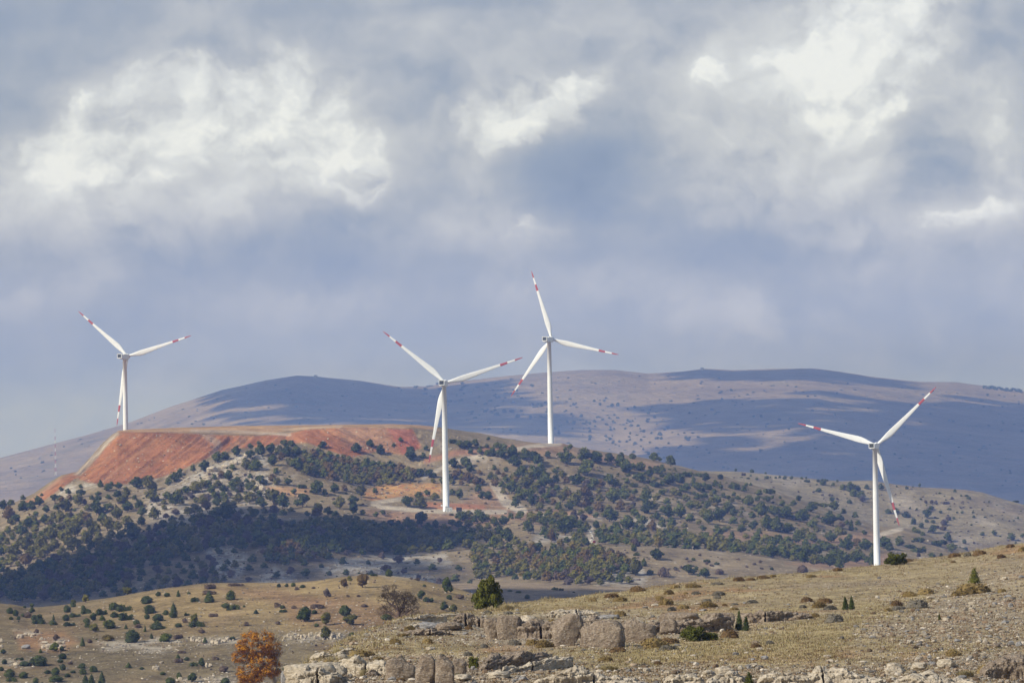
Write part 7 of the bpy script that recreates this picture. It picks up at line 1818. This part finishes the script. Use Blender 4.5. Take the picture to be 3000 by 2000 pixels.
EL = [((757, 1885), 62, 38, 2.6), ((712, 1922), 26, 22, 1.8), ((735, 1968), 44, 26, 2.2), ((790, 1955), 30, 28, 1.9), ((770, 1930), 40, 26, 2.4), ((800, 1900), 24, 28, 1.8), ((748, 1980), 32, 14, 1.8), ((722, 1985), 24, 12, 1.4)]
tot = sum(e[1] * e[2] for e in EL)
cl = []
for (c_, rx, ry, dep) in EL:
    for q in range(int(200 * rx * ry / tot)):
        n_ = rng.normal(0, 1, 3); n_ /= np.linalg.norm(n_); rr = rng.uniform(0.55, 1.0) ** 0.5
        cl.append(P4(c_[0] + n_[0] * rx * rr, c_[1] - n_[2] * ry * rr, n_[1] * dep * rr))
Vs, Ts = [], []
for c_ in cl:
    n = 110
    n_ = rng.normal(0, 1, (n, 3)); n_ /= np.linalg.norm(n_, axis=1, keepdims=True)
    pos = c_ + n_ * rng.uniform(0.15, 0.62, (n, 1)) * np.array([1, 1, 0.7]); s = rng.uniform(0.07, 0.13, (n, 1))
    t1 = rng.normal(0, 1, (n, 3)); t1 /= np.linalg.norm(t1, axis=1, keepdims=True); t2 = np.cross(t1, n_)
    Vs.append(np.stack([pos - t1 * s, pos + t1 * s, pos + t2 * s * 1.5], 1).reshape(-1, 3)); Ts.append(np.repeat(np.clip(rng.normal(0.5, 0.2, n) + rng.normal(0, 0.12), 0, 1), 3))
V_ = np.concatenate(Vs); T_ = np.concatenate(Ts)
link('crown', tri_mesh('crown', V_, np.arange(len(V_)).reshape(-1, 3), [MAT_ORANGE], tint=T_), parent=ot)

# ------------------------------------------------------------------ gravel, stones and dry grass of the near slope
r0, r1 = kr[3], kr[5] + 6
cj = np.where(np.abs(AZ) < 0.124)[0][:-1]
PXc, PYc = PX[r0:r1][:, cj], PY[r0:r1][:, cj]
dyc = np.abs(np.diff(PY[r0:r1 + 1][:, cj], axis=0))
wgt = dyc + 0.6
rr_, cc_ = np.meshgrid(np.arange(r0, r1), cj, indexing='ij')
rngs = np.random.default_rng(77)
rock_m = np.zeros_like(PXc, dtype=np.float32)
for p in rocky: rock_m = np.maximum(rock_m, poly_mask(PXc + 6, PYc, p, 14))
gold_m = np.zeros_like(PXc, dtype=np.float32)
for p in gold: gold_m = np.maximum(gold_m, poly_mask(PXc, PYc, p, 12))
crest_m = sstep(np.arange(r0, r1), kr[5] - 14, kr[5])[:, None] * np.ones_like(PXc)


def sample_cells(w, n):
    w = (w * wgt).ravel(); w = w / w.sum()
    idx = rngs.choice(len(w), n, p=w)
    r = rr_.ravel()[idx]; c = cc_.ravel()[idx]; a = rngs.random(n); b = rngs.random(n)
    def bl(A): return (A[r, c] * (1 - a) + A[r + 1, c] * a) * (1 - b) + (A[r, c + 1] * (1 - a) + A[r + 1, c + 1] * a) * b
    return np.stack([bl(X), bl(Y), bl(Z)], 1)


bm = bmesh.new(); bmesh.ops.create_icosphere(bm, subdivisions=1, radius=1.0); bm.free()
tph = (1 + 5 ** 0.5) / 2
OCT = (np.array([(1, 0, 0), (-1, 0, 0), (0, 1, 0), (0, -1, 0), (0, 0, 1), (0, 0, -1), (.6, .6, .5), (-.6, -.6, .5)], float)[:6], np.array([(0, 2, 4), (2, 1, 4), (1, 3, 4), (3, 0, 4), (2, 0, 5), (1, 2, 5), (3, 1, 5), (0, 3, 5)]))
ICO0V = np.array([(-1, tph, 0), (1, tph, 0), (-1, -tph, 0), (1, -tph, 0), (0, -1, tph), (0, 1, tph), (0, -1, -tph), (0, 1, -tph), (tph, 0, -1), (tph, 0, 1), (-tph, 0, -1), (-tph, 0, 1)]) / math.hypot(1, tph)
ICO0F = np.array([(0, 11, 5), (0, 5, 1), (0, 1, 7), (0, 7, 10), (0, 10, 11), (1, 5, 9), (5, 11, 4), (11, 10, 2), (10, 7, 6), (7, 1, 8), (3, 9, 4), (3, 4, 2), (3, 2, 6), (3, 6, 8), (3, 8, 9), (4, 9, 5), (2, 4, 11), (6, 2, 10), (8, 6, 7), (9, 8, 1)])


def stone_soup(name, pts, smin, smax, mats, pw, label=None, seed=1):
    rg = np.random.default_rng(seed); n = len(pts)
    s = smin + (smax - smin) * rg.random(n) ** pw
    dim = np.stack([s * rg.uniform(0.8, 1.5, n), s * rg.uniform(0.7, 1.2, n), s * rg.uniform(0.45, 0.85, n)], 1) * 0.5
    a = rg.random(n) * 6.283
    v = ICO0V[None] * rg.uniform(0.75, 1.2, (n, 12, 1)) * dim[:, None]
    vx = v[..., 0] * np.cos(a)[:, None] - v[..., 1] * np.sin(a)[:, None]; vy = v[..., 0] * np.sin(a)[:, None] + v[..., 1] * np.cos(a)[:, None]
    v = np.stack([vx, vy, v[..., 2]], -1) + pts[:, None] + np.array([0, 0, 1]) * (dim[:, 2] * 0.35)[:, None, None]
    f = ICO0F[None] + (np.arange(n) * 12)[:, None, None]
    mi = np.repeat(rg.integers(0, len(mats), n), 20)
    o = link(name, tri_mesh(name, v.reshape(-1, 3), f.reshape(-1, 3), mats, mi, False, np.repeat(rg.random(n), 12))); tag(o, kind='stuff')
    return o


def plain_stone(name, c1, c2):
    mt, n, b = principled(name, 0.95, 0.08)
    at = n.node('ShaderNodeAttribute', attribute_name='tint')
    n.l.new(n.mix(at.outputs['Fac'], c1, c2), b.inputs['Base Color'])
    return mt


MS = [plain_stone('chalky_stone', (0.30, 0.25, 0.19), (0.60, 0.53, 0.43)), plain_stone('tan_stone', (0.20, 0.145, 0.095), (0.38, 0.295, 0.205)), plain_stone('grey_stone', (0.11, 0.10, 0.09), (0.28, 0.26, 0.23)), plain_stone('brown_stone', (0.10, 0.075, 0.05), (0.28, 0.19, 0.12))]
right_low = sstep(PXc, 2500, 2900) * sstep(PYc, 1700, 1780)
stone_soup('gravel', sample_cells(0.6 + 0.9 * rock_m + 0.8 * right_low - 0.2 * gold_m, 36000), 0.04, 0.18, MS, 2.3, seed=3)
stone_soup('rubble', sample_cells(0.12 + 1.0 * rock_m + 0.7 * right_low, 1900), 0.14, 0.42, [MS[0], MS[2], MS[1], MS[3]], 2.5, seed=4)
# 110 larger loose stones, each its own object
sp = sample_cells(0.25 + 1.0 * rock_m + 1.5 * right_low, 110)
stm = [[rock_mesh('stone', 400 + q * 7 + m_i, ICO2, (1, 0.85, 0.62), [mm_], 0.28, 0.3) for q in range(3)] for m_i, mm_ in enumerate((MR_PALE, MR_GREY, MR_BROWN))]
sl_ = []
sx_, sy_ = to_pix(sp)
for i in range(len(sp)):
    m_i = (0, 0, 1, 2)[i % 4]; s = 0.24 + 0.30 * rngs.random() ** 2
    o = link('stone', stm[m_i][i % 3], (sp[i, 0], sp[i, 1], sp[i, 2] + s * 0.12)); o.scale = (s * rngs.uniform(0.9, 1.5), s, s * rngs.uniform(0.8, 1.2)); o.rotation_euler = (0, 0, rngs.uniform(0, 6.28))
    sl_.append(dict(px=float(sx_[i]), noun=f"loose {('whitish', 'grey', 'brown')[m_i]} stone", zone=near_zone(sx_[i], sy_[i]), obj=o))
label_all(sl_)
for s_ in sl_: tag(s_['obj'], s_['label'], 'stone', 'loose stones on the near slope')


def grass_soup(name, pts, hmin, hmax, mat, nb_, seed, spread=0.18):
    rg = np.random.default_rng(seed); n = len(pts); N = n * nb_
    P_ = np.repeat(pts, nb_, 0) + np.stack([rg.normal(0, spread, N), rg.normal(0, spread, N), np.full(N, -0.02)], 1)
    a = rg.random(N) * 6.283; h_ = rg.uniform(hmin, hmax, N) * np.repeat(rg.uniform(0.6, 1.2, n), nb_)
    tip = P_ + np.stack([np.cos(a) * h_ * 0.4, np.sin(a) * h_ * 0.4, h_], 1)
    s = np.stack([-np.sin(a), np.cos(a), np.zeros(N)], 1) * 0.022
    V_ = np.stack([P_ - s, P_ + s, tip], 1).reshape(-1, 3)
    o = link(name, tri_mesh(name, V_, np.arange(N * 3).reshape(-1, 3), [mat], tint=np.repeat(rg.random(N) * 0.6 + np.repeat(rg.random(n), nb_) * 0.4, 3))); tag(o, kind='stuff')


grass_soup('dry_grass', sample_cells(0.30 + 0.8 * gold_m + 0.7 * crest_m - 0.25 * rock_m, 17000), 0.04, 0.13, MAT_STRAW, 8, 8)
grass_soup('brown_tufts', sample_cells(0.5 + 0.5 * crest_m, 10000), 0.05, 0.16, MAT_RUST, 10, 9, 0.14)
grass_soup('tall_dry_grass', sample_cells(0.03 + 0.3 * gold_m + 1.2 * crest_m, 420), 0.18, 0.42, MAT_STRAW, 14, 10, 0.22)
# small rubble on the golden hill and the wooded hill
def cells_of(ra, rb, w, n, seed):
    rg = np.random.default_rng(seed)
    rr2, cc2 = np.meshgrid(np.arange(ra, rb), cj, indexing='ij')
    w = (w * (np.abs(np.diff(PY[ra:rb + 1][:, cj], axis=0)) + 0.3)).ravel(); w = w / w.sum()
    idx = rg.choice(len(w), n, p=w); r = rr2.ravel()[idx]; c = cc2.ravel()[idx]; a = rg.random(n); b = rg.random(n)
    def bl(A): return (A[r, c] * (1 - a) + A[r + 1, c] * a) * (1 - b) + (A[r, c + 1] * (1 - a) + A[r + 1, c + 1] * a) * b
    return np.stack([bl(X), bl(Y), bl(Z)], 1)


def region_w(ra, rb, polys, base, soft=12):
    x, y = PX[ra:rb][:, cj], PY[ra:rb][:, cj]; w = np.full(x.shape, base, np.float32)
    for p in polys: w = np.maximum(w, poly_mask(x, y, p, soft))
    return w


ra, rb = kr[9] + 1, kr[11]
stone_soup('hill_rubble', cells_of(ra, rb, region_w(ra, rb, [[(0, 1930), (90, 1935), (90, 1955), (0, 1950)], [(280, 1880), (560, 1870), (620, 1885), (450, 1925), (300, 1910)], [(440, 1868), (700, 1868), (700, 1888), (440, 1892)], [(820, 1856), (1010, 1852), (1000, 1885), (840, 1890)],
    [(130, 1870), (200, 1875), (190, 1900), (130, 1900)], [(520, 1985), (700, 1975), (800, 2000), (560, 2010)], [(1000, 1830), (1100, 1820), (1120, 1850), (960, 1880)]], 0.10), 3400, 5), 0.12, 0.75, [MS[0], MS[1], MS[0], MS[2]], 2.2, seed=6)
ra, rb = kr[17], kr[24]
stone_soup('scree', cells_of(ra, rb, region_w(ra, rb, [[(500, 1420), (560, 1385), (620, 1350), (700, 1328), (740, 1330), (790, 1420), (740, 1450), (600, 1440)], [(440, 1470), (500, 1460), (560, 1500), (520, 1530), (430, 1510)], [(600, 1600), (690, 1600), (720, 1630), (700, 1700), (640, 1690)],
    [(960, 1640), (1100, 1640), (1200, 1680), (1290, 1700), (1280, 1720), (1100, 1690), (950, 1670)], [(1850, 1650), (1900, 1680), (1880, 1715), (1740, 1715), (1760, 1690)], [(1040, 1300), (1180, 1290), (1200, 1310), (1060, 1320)], [(1080, 1432), (1290, 1418), (1295, 1440), (1080, 1460)], [(760, 1690), (860, 1680), (860, 1710), (750, 1710)]], 0.06), 5200, 7), 0.3, 1.5, [MS[0], MS[0], MS[1], MS[2]], 2.6, seed=8)
